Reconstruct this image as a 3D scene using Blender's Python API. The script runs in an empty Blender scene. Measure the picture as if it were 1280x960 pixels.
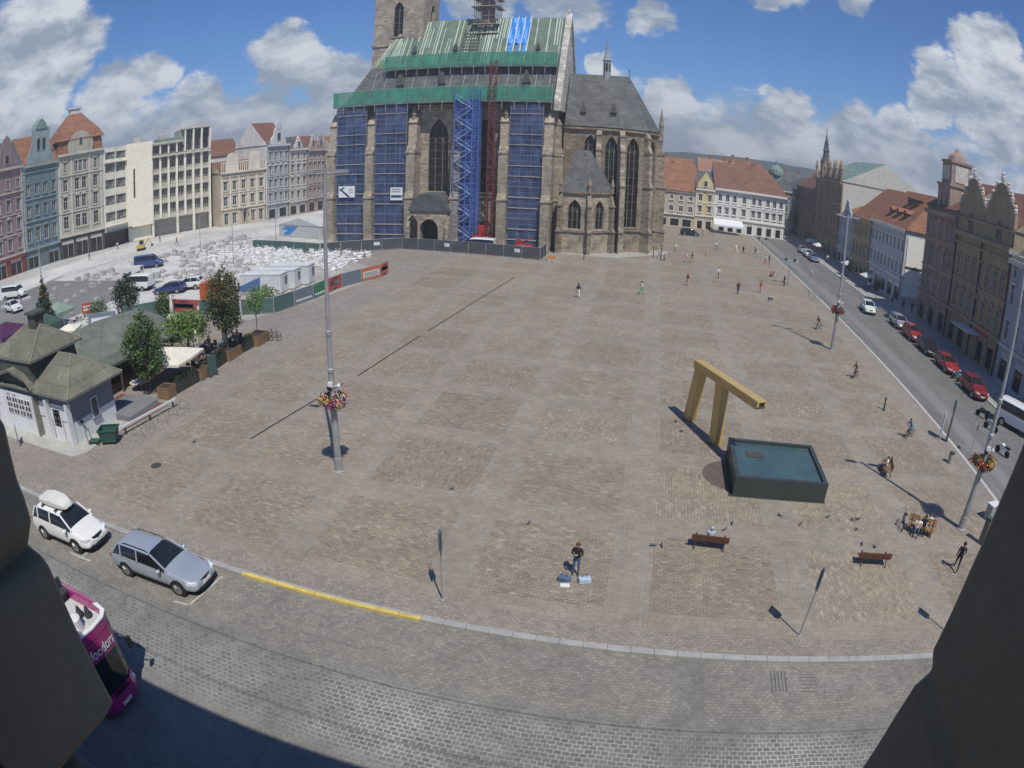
SUN_E=4.0
SKY_STR=.1
SKY_S=1.0
SKY_TINT=(.46,.70,1.06)
CLOUD_D=(3.0,3.6,4.5)
CLOUD_L=(7.0,7.4,7.9)
HOUSE_H=20.2
CORN=1.25
HAZE_D=.0007
import bpy, bmesh, math, random
from mathutils import Vector, Matrix
R = math.radians
random.seed(11)
SC = bpy.context.scene
COL = SC.collection

# ------------------------------------------------------------------ mesh builder
class MB:
    def __init__(s):
        s.v = []; s.f = []; s.m = []
    def face(s, pts, m=0):
        b = len(s.v); s.v += [tuple(p) for p in pts]; s.f.append(tuple(range(b, b + len(pts)))); s.m.append(m)
    def box(s, x0, x1, y0, y1, z0, z1, m=0):
        b = len(s.v)
        s.v += [(x0,y0,z0),(x1,y0,z0),(x1,y1,z0),(x0,y1,z0),(x0,y0,z1),(x1,y0,z1),(x1,y1,z1),(x0,y1,z1)]
        for q in ((0,3,2,1),(4,5,6,7),(0,1,5,4),(1,2,6,5),(2,3,7,6),(3,0,4,7)):
            s.f.append(tuple(b+i for i in q)); s.m.append(m)
    def obox(s, c, size, rz=0, m=0, rx=0, ry=0):
        M = Matrix.Rotation(rz,3,'Z') @ Matrix.Rotation(ry,3,'Y') @ Matrix.Rotation(rx,3,'X')
        b = len(s.v); n0 = len(s.v)
        hx,hy,hz = size[0]/2,size[1]/2,size[2]/2
        s.box(-hx,hx,-hy,hy,-hz,hz,m)
        for i in range(n0,len(s.v)): s.v[i] = tuple(M @ Vector(s.v[i]) + Vector(c))
    def prism(s, poly, ax, a, b, m=0, mside=None):
        n = len(poly); k = len(s.v)
        def P(p, t):
            return (p[0],t,p[1]) if ax=='y' else (p[0],p[1],t) if ax=='z' else (t,p[0],p[1])
        s.v += [P(p,a) for p in poly] + [P(p,b) for p in poly]
        s.f.append(tuple(range(k,k+n))); s.m.append(m)
        s.f.append(tuple(range(k+2*n-1,k+n-1,-1))); s.m.append(m)
        for i in range(n):
            j=(i+1)%n
            s.f.append((k+i,k+n+i,k+n+j,k+j)); s.m.append(m if mside is None else mside)
    def tube(s, p, q, r0, r1=None, n=8, m=0, caps=True):
        p=Vector(p); q=Vector(q); r1 = r0 if r1 is None else r1
        d=(q-p); 
        if d.length<1e-6: return
        d.normalize(); u = d.orthogonal().normalized(); w = d.cross(u)
        k=len(s.v)
        for c,r in ((p,r0),(q,r1)):
            for i in range(n):
                a=2*math.pi*i/n; s.v.append(tuple(c+u*(r*math.cos(a))+w*(r*math.sin(a))))
        for i in range(n):
            j=(i+1)%n; s.f.append((k+i,k+j,k+n+j,k+n+i)); s.m.append(m)
        if caps:
            s.f.append(tuple(range(k+n-1,k-1,-1))); s.m.append(m)
            s.f.append(tuple(range(k+n,k+2*n))); s.m.append(m)
    def path(s, pts, r, n=6, m=0):
        for a,b in zip(pts[:-1],pts[1:]): s.tube(a,b,r,r,n,m)
    def lathe(s, prof, n=16, c=(0,0,0), m=0, axis='z'):
        k=len(s.v)
        for r,z in prof:
            for i in range(n):
                a=2*math.pi*i/n; x,y=r*math.cos(a),r*math.sin(a)
                if axis=='z': p=(c[0]+x,c[1]+y,c[2]+z)
                elif axis=='y': p=(c[0]+x,c[1]+z,c[2]+y)
                else: p=(c[0]+z,c[1]+x,c[2]+y)
                s.v.append(p)
        for j in range(len(prof)-1):
            for i in range(n):
                i2=(i+1)%n
                s.f.append((k+j*n+i,k+j*n+i2,k+(j+1)*n+i2,k+(j+1)*n+i)); s.m.append(m)
        s.f.append(tuple(range(k+n-1,k-1,-1))); s.m.append(m)
        e=k+(len(prof)-1)*n
        s.f.append(tuple(range(e,e+n))); s.m.append(m)
    def mesh(s, name):
        me=bpy.data.meshes.new(name); me.from_pydata(s.v,[],s.f); me.update()
        return me
    def build(s, name, mats, parent=None, smooth=False, loc=None, rz=0.0, bevel=0):
        me=s.mesh(name)
        if not isinstance(mats,(list,tuple)): mats=[mats]
        for mt in mats: me.materials.append(mt)
        me.polygons.foreach_set('material_index', [min(i,len(mats)-1) for i in s.m])
        if smooth: me.polygons.foreach_set('use_smooth',[True]*len(s.f))
        return link(name,me,parent,loc,rz,bevel)

def link(name, me, parent=None, loc=None, rz=0.0, bevel=0):
    o=bpy.data.objects.new(name,me); COL.objects.link(o)
    if parent is not None: o.parent=parent
    if loc is not None: o.location=loc
    if rz: o.rotation_euler=(0,0,rz)
    if bevel:
        b=o.modifiers.new('edge','BEVEL'); b.width=bevel; b.segments=2; b.limit_method='ANGLE'
    return o
def thing(name, label, cat, loc=(0,0,0), rz=0.0, group=None):
    o=bpy.data.objects.new(name,None); COL.objects.link(o); o.empty_display_size=.3
    o.location=loc; o.rotation_euler=(0,0,rz)
    return tag(o,label,cat,group)
def tag(o,label,cat,group=None,kind=None):
    if label: o['label']=label
    if cat: o['category']=cat
    if group: o['group']=group
    if kind: o['kind']=kind
    return o
def struct(o, label=None):
    o['kind']='structure'
    if label: o['label']=label
    return o
def dup(root, loc, rz, label, group=None):
    r=root.copy(); COL.objects.link(r); r.location=loc; r.rotation_euler=(0,0,rz)
    if label: r['label']=label
    if group: r['group']=group
    for ch in list(root.children):
        c=ch.copy(); COL.objects.link(c); c.parent=r
        for g in list(ch.children):
            d=g.copy(); COL.objects.link(d); d.parent=c
    return r

# ------------------------------------------------------------------ materials
def nodes(m):
    m.use_nodes=True; nt=m.node_tree; return nt, nt.nodes, nt.links
class NT:
    """tiny node helper"""
    def __init__(s,nt): s.nt=nt; s.n=nt.nodes; s.l=nt.links
    def new(s,t,**kw):
        x=s.n.new(t)
        for k,v in kw.items(): setattr(x,k,v)
        return x
    def put(s,sock,val):
        if hasattr(val,'links') or isinstance(val,bpy.types.NodeSocket): s.l.new(val,sock)
        else: sock.default_value=val
    def math(s,op,a,b=0.0,c=None,clamp=False):
        x=s.new('ShaderNodeMath',operation=op,use_clamp=clamp); s.put(x.inputs[0],a); s.put(x.inputs[1],b)
        if c is not None: s.put(x.inputs[2],c)
        return x.outputs[0]
    def vmath(s,op,a,b=None,out=0,scale=None):
        x=s.new('ShaderNodeVectorMath',operation=op); s.put(x.inputs[0],a)
        if b is not None: s.put(x.inputs[1],b)
        if scale is not None: s.put(x.inputs['Scale'],scale)
        return x.outputs[out]
    def noise(s,vec,scale,detail=3,rough=.55,out=0,dist=0.0):
        x=s.new('ShaderNodeTexNoise'); s.put(x.inputs['Vector'],vec); s.put(x.inputs['Scale'],scale)
        s.put(x.inputs['Detail'],detail); s.put(x.inputs['Roughness'],rough); s.put(x.inputs['Distortion'],dist)
        return x.outputs[out]
    def ramp(s,fac,a,b,c0=0.0,c1=1.0,smooth=True):
        x=s.new('ShaderNodeMapRange',interpolation_type='SMOOTHSTEP' if smooth else 'LINEAR')
        s.put(x.inputs[0],fac)
        for i,v in enumerate((a,b,c0,c1)): s.put(x.inputs[i+1],v)
        return x.outputs[0]
    def mix(s,fac,a,b,blend='MIX'):
        x=s.new('ShaderNodeMix',data_type='RGBA',blend_type=blend); s.put(x.inputs[0],fac)
        s.put(x.inputs[6],a if not isinstance(a,tuple) else (*a,1)[:4]); s.put(x.inputs[7],b if not isinstance(b,tuple) else (*b,1)[:4])
        return x.outputs[2]
    def scalec(s,col,f):
        return s.vmath('SCALE',col,scale=f)
def coords(h,kind='Object'):
    return h.new('ShaderNodeTexCoord').outputs[kind]
def bsdf(h): return next(x for x in h.n if x.type=='BSDF_PRINCIPLED')

MATS={}
def mat(name,col,rough=.8,var=.18,scale=1.2,metal=0.0,bump=0.0,spec=.35,coat=0.0,fine=.12,streak=0.0):
    """painted / stone / metal surface with two scales of wear"""
    if name in MATS: return MATS[name]
    m=bpy.data.materials.new(name); nt,_,_=nodes(m); h=NT(nt); b=bsdf(h)
    c=coords(h)
    n1=h.noise(c,scale,4,.6); n2=h.noise(c,scale*9,3,.6)
    f=h.math('ADD',h.ramp(n1,.25,.75,1-var,1+var,False),h.ramp(n2,.3,.7,-fine,fine,False))
    if streak:
        st=h.vmath('MULTIPLY',c,(3.0,3.0,.18)); n3=h.noise(st,1.0,3,.6)
        f=h.math('ADD',f,h.ramp(n3,.5,.75,0,-streak,False))
    col4=h.vmath('SCALE',(col[0],col[1],col[2]),scale=f)
    h.put(b.inputs['Base Color'],col4)
    b.inputs['Roughness'].default_value=rough; b.inputs['Metallic'].default_value=metal
    b.inputs['Specular IOR Level'].default_value=spec
    if coat: b.inputs['Coat Weight'].default_value=coat; b.inputs['Coat Roughness'].default_value=.08
    if bump:
        bp=h.new('ShaderNodeBump'); bp.inputs['Strength'].default_value=bump; bp.inputs['Distance'].default_value=.05
        h.put(bp.inputs['Height'],n2); h.put(b.inputs['Normal'],bp.outputs[0])
    MATS[name]=m; return m
def glassmat(name,col=(.02,.025,.03),rough=.08,spec=.6):
    if name in MATS: return MATS[name]
    m=bpy.data.materials.new(name); nt,_,_=nodes(m); h=NT(nt); b=bsdf(h)
    c=coords(h); n=h.noise(c,.7,2); 
    h.put(b.inputs['Base Color'],h.vmath('SCALE',col,scale=h.ramp(n,.3,.7,.4,1.8,False)))
    b.inputs['Roughness'].default_value=rough; b.inputs['Specular IOR Level'].default_value=spec
    MATS[name]=m; return m
def netmat(name,col,alpha):
    """woven debris net: part of the light goes through"""
    m=bpy.data.materials.new(name); nt,_,_=nodes(m); h=NT(nt); b=bsdf(h)
    c=coords(h); n=h.noise(c,.35,4,.65); st=h.noise(h.vmath('MULTIPLY',c,(2.2,2.2,.15)),1.0,3)
    f=h.math('MULTIPLY',h.ramp(n,.25,.75,.65,1.35,False),h.ramp(st,.3,.7,.8,1.2,False))
    h.put(b.inputs['Base Color'],h.vmath('SCALE',col,scale=f)); b.inputs['Roughness'].default_value=.7
    b.inputs['Specular IOR Level'].default_value=.2
    h.put(b.inputs['Alpha'],h.ramp(n,.3,.75,alpha-.12,alpha+.12,False))
    MATS[name]=m; return m
def slatmat(name,col,rowh=.3,axis=2,seam=.55,var=.25,rough=.75,stretch=.35):
    """roof covering in courses (tiles, slates)"""
    if name in MATS: return MATS[name]
    m=bpy.data.materials.new(name); nt,_,_=nodes(m); h=NT(nt); b=bsdf(h)
    c=coords(h)
    br=h.new('ShaderNodeTexBrick'); sx=h.new('ShaderNodeSeparateXYZ'); h.put(sx.inputs[0],c)
    cb=h.new('ShaderNodeCombineXYZ'); h.put(cb.inputs[0],h.math('ADD',sx.outputs[0],sx.outputs[1])); h.put(cb.inputs[1],sx.outputs[2])
    h.put(br.inputs['Vector'],cb.outputs[0]); br.inputs['Scale'].default_value=1/rowh/4
    br.inputs['Color1'].default_value=(*[x*1.15 for x in col],1); br.inputs['Color2'].default_value=(*[x*.8 for x in col],1)
    br.inputs['Mortar'].default_value=(*[x*seam for x in col],1); br.inputs['Mortar Size'].default_value=.012
    n1=h.noise(c,.5,5,.65); n2=h.noise(c,6,2)
    f=h.math('MULTIPLY',h.ramp(n1,.25,.75,1-var,1+var,False),h.ramp(n2,.3,.7,.88,1.12,False))
    h.put(b.inputs['Base Color'],h.vmath('SCALE',br.outputs[0],scale=f)); b.inputs['Roughness'].default_value=rough
    b.inputs['Specular IOR Level'].default_value=.3
    MATS[name]=m; return m
def stonemat(name,col,bw=.9,bh=.42,var=.28,dark=.35):
    """ashlar: courses of blocks with grime"""
    if name in MATS: return MATS[name]
    m=bpy.data.materials.new(name); nt,_,_=nodes(m); h=NT(nt); b=bsdf(h)
    c=coords(h); sx=h.new('ShaderNodeSeparateXYZ'); h.put(sx.inputs[0],c)
    cb=h.new('ShaderNodeCombineXYZ'); h.put(cb.inputs[0],h.math('ADD',sx.outputs[0],sx.outputs[1])); h.put(cb.inputs[1],sx.outputs[2])
    br=h.new('ShaderNodeTexBrick'); h.put(br.inputs['Vector'],cb.outputs[0]); br.inputs['Scale'].default_value=1.0
    br.inputs['Brick Width'].default_value=bw; br.inputs['Row Height'].default_value=bh; br.inputs['Mortar Size'].default_value=.02
    br.inputs['Color1'].default_value=(*[x*1.25 for x in col],1); br.inputs['Color2'].default_value=(*[x*.72 for x in col],1)
    br.inputs['Mortar'].default_value=(*[x*.6 for x in col],1)
    n1=h.noise(c,.22,5,.65); n2=h.noise(h.vmath('MULTIPLY',c,(1,1,.25)),.9,4,.6); n3=h.noise(c,5,3)
    f=h.math('MULTIPLY',h.ramp(n1,.3,.7,1-var,1+var,False),h.ramp(n3,.3,.7,.85,1.15,False))
    col1=h.vmath('SCALE',br.outputs[0],scale=f)
    grime=h.mix(h.ramp(n2,.52,.75,0,dark),col1,(col[0]*.28,col[1]*.28,col[2]*.3))
    h.put(b.inputs['Base Color'],grime); b.inputs['Roughness'].default_value=.9; b.inputs['Specular IOR Level'].default_value=.2
    bp=h.new('ShaderNodeBump'); bp.inputs['Strength'].default_value=.4; bp.inputs['Distance'].default_value=.04
    h.put(bp.inputs['Height'],br.outputs[1]); bp.invert=True; h.put(b.inputs['Normal'],bp.outputs[0])
    MATS[name]=m; return m

# ------------------------------------------------------------------ the camera of the photograph (fisheye) and points seen by it
CAM_H=19.0
_F,_K=829.3,.1189; _PT,_RO,_A=-.3607,-.0309,1.3651
def _rot(d):
    x,y,z=d
    c,s=math.cos(_RO),math.sin(_RO); x,z=c*x+s*z,-s*x+c*z
    c,s=math.cos(_PT),math.sin(_PT); y,z=c*y-s*z,s*y+c*z
    return Vector((x*math.sin(_A)-y*math.cos(_A), x*math.cos(_A)+y*math.sin(_A), z))
def ray(px,py):
    x=(px-640)/_F; y=-(py-480)/_F; r=max(math.hypot(x,y),1e-9); th=r*(1+_K*r*r); s=math.sin(th)/r
    return _rot((x*s,math.cos(th),y*s))
def at(px,py,z=0.0):
    """the point at height z that the photograph shows at pixel px, py"""
    d=ray(px,py); t=(z-CAM_H)/d.z; return Vector((d.x*t,d.y*t,z))
def onY(px,py,Y):
    d=ray(px,py); t=Y/d.y; return Vector((d.x*t,Y,CAM_H+d.z*t))
cd=bpy.data.cameras.new('camera'); cam=bpy.data.objects.new('camera',cd); COL.objects.link(cam)
cd.type='PANO'; cd.panorama_type='FISHEYE_LENS_POLYNOMIAL'
cd.fisheye_fov=math.pi; cd.sensor_width=36; cd.sensor_height=27; cd.sensor_fit='HORIZONTAL'
_k=1280/36/_F
cd.fisheye_polynomial_k0=0; cd.fisheye_polynomial_k1=-_k; cd.fisheye_polynomial_k2=0
cd.fisheye_polynomial_k3=-_K*_k**3; cd.fisheye_polynomial_k4=0
rt,fw,up=_rot((1,0,0)),_rot((0,1,0)),_rot((0,0,1))
M=Matrix((( rt.x,up.x,-fw.x,0),(rt.y,up.y,-fw.y,0),(rt.z,up.z,-fw.z,CAM_H),(0,0,0,1)))
cam.matrix_world=M; cd.clip_start=.02; cd.clip_end=5000
SC.camera=cam
SC.view_settings.view_transform='Standard'; SC.view_settings.look='None'
SC.view_settings.exposure=0.0; SC.view_settings.gamma=1.0
SC.cycles.max_bounces=6; SC.cycles.transparent_max_bounces=16; SC.cycles.use_denoising=True

# ------------------------------------------------------------------ sun and sky
SUN=Vector((.31,-.50,1)).normalized()
el=math.asin(SUN.z); az=math.atan2(SUN.x,SUN.y)
ld=bpy.data.lights.new('sun','SUN'); ld.energy=SUN_E; ld.angle=R(.53); ld.color=(1,.945,.835)
sun=bpy.data.objects.new('sun',ld); COL.objects.link(sun); sun.rotation_euler=SUN.to_track_quat('Z','Y').to_euler(); sun.location=(30,-60,120)
W=bpy.data.worlds.new('World'); SC.world=W; W.use_nodes=True
h=NT(W.node_tree); bg=next(x for x in h.n if x.type=='BACKGROUND')
sky=h.new('ShaderNodeTexSky',sky_type='NISHITA'); sky.sun_disc=False; sky.sun_elevation=el; sky.sun_rotation=az
sky.altitude=300; sky.air_density=1.0; sky.dust_density=.6; sky.ozone_density=2.5
gen=coords(h,'Generated')
# cumulus: a noise field in direction space, gathered round the directions where the photograph has its banks
dirs=[(40,60,120,1.0),(10,150,110,1.0),(150,110,70,.8),(195,85,50,.75),(250,140,70,.8),(375,78,66,.9),(430,110,70,.9),(330,140,60,.7),(600,-8,70,.85),(700,0,70,.75),(800,8,46,.7),
 (960,-4,48,.65),(1060,-6,44,.6),(745,82,32,.75),(835,128,46,.9),(905,165,50,.85),(985,150,46,.85),(1060,165,66,.9),(1130,180,80,1),(1175,110,66,.9),(1235,50,70,.95),(1270,140,100,1),(845,48,18,.55),(560,140,60,.8),(60,230,120,1),(660,170,60,.8)]
blob=None
wob=h.noise(gen,5.5,6,.62,out=1); wv=h.vmath('ADD',gen,h.vmath('SCALE',h.vmath('SUBTRACT',wob,(.5,.5,.5)),scale=.16))
for (px,py,rp,wt) in dirs:
    d=ray(px,py).normalized(); rr=rp/_F
    dist=h.vmath('DISTANCE',wv,(d.x,d.y,d.z),out=1)
    v=h.ramp(dist,rr*.35,rr*1.15,wt,0.0)
    blob=v if blob is None else h.math('MAXIMUM',blob,v)
sep=h.new('ShaderNodeSeparateXYZ'); h.put(sep.inputs[0],gen)
flat=h.vmath('MULTIPLY',gen,(1,1,2.0))
n=h.noise(flat,7.0,8,.62); n2=h.noise(flat,26,5,.6)
band=h.ramp(sep.outputs[2],.03,.20,.72,0.0)
dens=h.math('ADD',h.math('MAXIMUM',blob,band),h.math('ADD',h.math('MULTIPLY',h.math('SUBTRACT',n,.5),1.15),h.math('MULTIPLY',h.math('SUBTRACT',n2,.5),.4)))
alpha=h.ramp(dens,.33,.66,0,.95)
# light on the clouds: denser undersides are grey, thin crowns towards the sun are white
nup=h.noise(h.vmath('ADD',flat,(SUN.x*.035,SUN.y*.035,.07)),7.0,5,.6)
lit=h.math('SUBTRACT',n,nup)
shade=h.math('ADD',h.ramp(lit,-.10,.14,0,1,False),h.math('MULTIPLY',h.math('SUBTRACT',n2,.5),.5),clamp=True)
shade=h.math('MULTIPLY',shade,h.ramp(dens,.9,1.7,1,.35))
ccol=h.mix(shade,CLOUD_D,CLOUD_L)
skyc=h.vmath('MULTIPLY',sky.outputs[0],SKY_TINT)
h.put(bg.inputs['Color'],h.mix(alpha,h.vmath('SCALE',skyc,scale=SKY_S),ccol)); bg.inputs['Strength'].default_value=SKY_STR
# ------------------------------------------------------------------ house fronts round the square
GL=glassmat('window_glass',(.035,.042,.05),.06,.7)
SHOPGL=glassmat('shop_glass',(.02,.02,.022),.12,.5)
WHITEF=mat('white_frames',(.62,.62,.58),.6,.1)
DARKF=mat('dark_frames',(.06,.05,.045),.6,.1)
TILE=slatmat('orange_roof_tiles',(.275,.13,.075),.35)
TILE2=slatmat('brown_roof_tiles',(.20,.10,.07),.35)
SLATE=slatmat('grey_slates',(.105,.11,.115),.4,var=.3)
COPPER=slatmat('green_copper_roof',(.20,.30,.25),.6,var=.25)
CHIM=mat('chimney_brick',(.30,.17,.12),.9,.3)
CHIMW=mat('chimney_plaster',(.55,.52,.47),.9,.2)

GLC=glassmat('curtained_glass',(.16,.155,.14),.2,.5); GLM=glassmat('mid_grey_glass',(.075,.08,.085),.1,.6); HGL=glassmat('hotel_glass',(.19,.195,.175),.3,.5)  # pane tones: pale curtained, plain mid-grey, and the hotel's own
WR=random.Random(77)
def opening(kind,w,hh,wall,trim,fm,cache,surround):
    key=(kind,round(w,2),round(hh,2),trim.name,fm.name,surround)
    if key in cache: return cache[key]
    f=MB()
    if surround:
        t=.16
        f.box(-w/2-t,-w/2,-.09,.06,-t,hh+t,0); f.box(w/2,w/2+t,-.09,.06,-t,hh+t,0)
        f.box(-w/2-t-.1,w/2+t+.1,-.22,.05,-t-.12,-t,0)
        f.box(-w/2,w/2,-.09,.06,hh,hh+t,0)
        if surround>=2: f.box(-w/2-t-.12,w/2+t+.12,-.3,.05,hh+t,hh+t+.16,0)
        if surround==3: f.prism([(-w/2-t-.1,hh+t+.16),(w/2+t+.1,hh+t+.16),(0,hh+t+.16+.45)],'y',-.26,.02,0)
        if surround==4:
            f.prism([(-w/2-t,hh+t)]+[((w/2+t)*math.cos(a),hh+t+(w/2)*.55*math.sin(a)) for a in [math.pi*(1-i/8) for i in range(1,8)]]+[(w/2+t,hh+t)],'y',-.2,.02,0)
    b=.07
    if kind=='window':
        f.box(-w/2,-w/2+b,.10,.2,0,hh,1); f.box(w/2-b,w/2,.10,.2,0,hh,1); f.box(-w/2+b,w/2-b,.10,.2,0,b,1); f.box(-w/2+b,w/2-b,.10,.2,hh-b,hh,1)
        f.box(-b/2,b/2,.11,.19,b,hh-b,1)
        if hh>1.2: f.box(-w/2+b,-b/2,.11,.19,hh*.66,hh*.66+b,1); f.box(b/2,w/2-b,.11,.19,hh*.66,hh*.66+b,1)
    elif kind=='shop_window':
        n=max(1,int(w/1.6))
        for i in range(n+1):
            x=-w/2+i*(w-b)/n; f.box(x,x+b,.12,.2,0,hh,1)
        f.box(-w/2,w/2,.06,.115,hh*.78,hh,0)
    else:
        f.box(-w/2,-w/2+.12,.08,.2,0,hh,1); f.box(w/2-.12,w/2,.08,.2,0,hh,1); f.box(-w/2+.12,w/2-.12,.08,.2,hh-.5,hh-.4,1)
        f.box(-w/2+.12,w/2-.12,.09,.2,0,.9,1)
    me=f.mesh(kind); me.materials.append(trim); me.materials.append(fm); me.polygons.foreach_set('material_index',f.m)
    g=MB(); g.box(-w/2,w/2,.2,.24,0,hh); gms=[]
    for mm in ((GL,GLC,GLM) if kind=='window' else (SHOPGL,)): gm=g.mesh('pane'); gm.materials.append(mm); gms.append(gm)
    cache[key]=(me,gms); return cache[key]

def house(name,label,p0,p1,h,depth,wall,trim,floors,cat='building',side=None,roofm=None,roof=None,cornices=(),frame=None,
          gables=(),pil=(),chim=(),base=None,lean=0.0,group=None,back=0):
    d=Vector((p1[0]-p0[0],p1[1]-p0[1],0)); w=d.length; rz=math.atan2(d.y,d.x)
    t=thing(name,label,cat,(p0[0],p0[1],0),rz,group); t['w']=w
    frame=frame or WHITEF; side=side or wall
    b=MB(); T=.35; cur=0.0; cache={}; ops=[]
    for fl in sorted(floors,key=lambda q:q[0]):
        z,hh,xs,ww=fl[:4]; kind=fl[4] if len(fl)>4 else 'window'; sur=fl[5] if len(fl)>5 else 1
        if isinstance(xs,int): xs=[w*(i+.5)/xs for i in range(xs)]
        if z>cur+.001: b.box(0,w,0,T,cur,z,2 if base and z<=base[0] else 0)
        x=0.0
        for c in xs:
            b.box(x,c-ww/2,0,T,z,z+hh,2 if base and z+hh<=base[0] else 0); x=c+ww/2
            ops.append((kind,c,z,ww,hh,sur))
        b.box(x,w,0,T,z,z+hh,2 if base and z+hh<=base[0] else 0); cur=z+hh
        if base and cur<base[0]: b.box(0,w,0,T,cur,base[0],2); cur=base[0]
    if cur<h: b.box(0,w,0,T,cur,h)
    b.box(.003,w-.003,T+.003,depth,0,h,1)
    b.build('wall',[wall,side,base[1] if base else wall],t)
    if cornices or pil:
        for (z,pr,hh) in cornices: c=MB(); c.box(-.06,w+.06,-pr,-.001,z,z+hh); c.build('cornice',trim,t)
        for (x,ww,z0,z1) in pil: c=MB(); c.box(x-ww/2,x+ww/2,-.16,-.002,z0,z1); c.build('pilaster',trim,t)
    if h>12: c=MB(); c.tube((w-.12,-.12,.2),(w-.12,-.12,h-.4),.07,n=6); c.build('drainpipe',DARKF,t)
    for (kind,c,z,ww,hh,sur) in ops:
        me,gm=opening(kind,ww,hh,wall,trim,frame,cache,sur)
        o=link(kind,me,t,(c,0,z)); link('pane',gm[0] if len(gm)==1 else WR.choice([gm[0],gm[0],gm[1],gm[2],gm[2]]),o)
    if roof:
        kind,rise,over=roof[:3]; hl=roof[3] if len(roof)>3 else 0; hr=roof[4] if len(roof)>4 else 0
        r=MB(); H0=h+.004; y0,y1=-over,depth+over; x0=-(.2 if hl==0 else over); x1=w+(.2 if hr==0 else over)
        if kind=='gable':
            ym=(y0+y1)/2 if len(roof)<6 else roof[5]
            A,B,C,D=(x0,y0,H0),(x1,y0,H0),(x1,y1,H0),(x0,y1,H0); E,F=(x0+hl,ym,H0+rise),(x1-hr,ym,H0+rise)
            r.face([A,B,F,E]); r.face([C,D,E,F]); r.face([D,A,E],0 if hl else 1); r.face([B,C,F],0 if hr else 1)
            r.box(x0,x1,y0-.02,y0+.12,H0-.22,H0-.002,2)
        elif kind=='mansard':
            i=roof[5] if len(roof)>5 else 1.6
            P=[(x0,y0),(x1,y0),(x1,y1),(x0,y1)]; Q=[(x0+hl,y0+i),(x1-hr,y0+i),(x1-hr,y1-i),(x0+hl,y1-i)]
            for k in range(4):
                j=(k+1)%4; r.face([(*P[k],H0),(*P[j],H0),(*Q[j],H0+rise),(*Q[k],H0+rise)])
            r.face([(*q,H0+rise) for q in Q],2)
        else:
            r.box(x0,x1,y0,y1,H0,H0+rise)
        ro=r.build('roof',[roofm or TILE,side,SLATE],t)
        for (cx,cy,cz,ch) in chim:
            k=MB(); k.box(cx-.45,cx+.45,cy-.35,cy+.35,cz,cz+ch); k.box(cx-.55,cx+.55,cy-.45,cy+.45,cz+ch,cz+ch+.18); k.build('chimney',CHIM,ro)
    for g in gables:
        outline,m,wins=g
        q=MB(); q.prism(outline,'y',-.06,.5); go=q.build('gable',m,t)
        for (x,z,ww,hh) in wins:
            fr=MB(); fr.box(-ww/2-.14,ww/2+.14,-.2,-.07,-.14,hh+.14,0); f2=fr.build('window',[trim],go,loc=(x,0,z))
            g2=MB(); g2.box(-ww/2,ww/2,-.23,-.205,0,hh); g2.build('pane',GL,go,loc=(x,0,z))
    return t
def baroque(x0,x1,z0,z1,steps=((0,0),(.05,.25),(.2,.35),(.26,.6),(.34,.7),(.36,.88),(.5,1))):
    """outline of a scrolled gable, mirrored about its middle"""
    L=[(x0+(x1-x0)*a,z0+(z1-z0)*b) for a,b in steps]; Rr=[(x0+x1-x,z) for x,z in reversed(L)]
    return L+[p for p in Rr if p not in L]

P=dict(pink=(.33,.185,.19),pinkt=(.55,.42,.38),blue=(.125,.21,.255),bluet=(.25,.36,.35),green=(.12,.20,.18),cream=(.43,.39,.27),creamt=(.55,.52,.40),
 white=(.68,.67,.62),ivory=(.86,.80,.58),gold=(.62,.49,.29),goldt=(.72,.64,.47),tall=(.36,.40,.44),tallt=(.58,.60,.60),pale=(.52,.48,.40),palet=(.64,.60,.52),brown=(.40,.27,.22),brownt=(.55,.42,.34))
def grey(c,f): l=.3*c[0]+.5*c[1]+.2*c[2]; return tuple((l+(x-l)*f)*.98 for x in c)
P={k:grey(c,.6) for k,c in P.items()}
pm=lambda k,**q: mat('plaster_'+k,P[k],.9,.2,.35,streak=.25,**q)
dk=mat('dark_shop_front',(.07,.065,.06),.5,.2); rdk=mat('red_shop_front',(.22,.06,.04),.6,.2)

hp=house('town_house','pink four-storey town house at the end of the row beside the blue house',(-139.6,74),(-139.5,91),26.5,13,pm('pink'),pm('pinkt'),base=(4.5,rdk),floors=[(.2,3.6,[3,8.2,13.5],3.8,'shop_window',0),(6.2,2.8,5,1.3,'window',2),(10.8,2.9,5,1.3,'window',3),(15.6,2.9,5,1.3,'window',2),(21.2,2.2,5,1.1)],
 roofm=SLATE,roof=('gable',7,.4),cornices=[(4.6,.35,.5),(9.6,.2,.3),(14.6,.2,.3),(20.0,.35,.4),(25.9,.6,.6)],
 gables=[(baroque(7.5,15.5,26.5,34.5),pm('pink'),[(11.5,27.5,1.2,2)])],pil=[(16.6,.7,5,26)])
rs=MB(); rs.box(.3,16.7,-.3,-.06,3.9,4.5); rs.build('fascia',rdk,hp)

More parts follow.
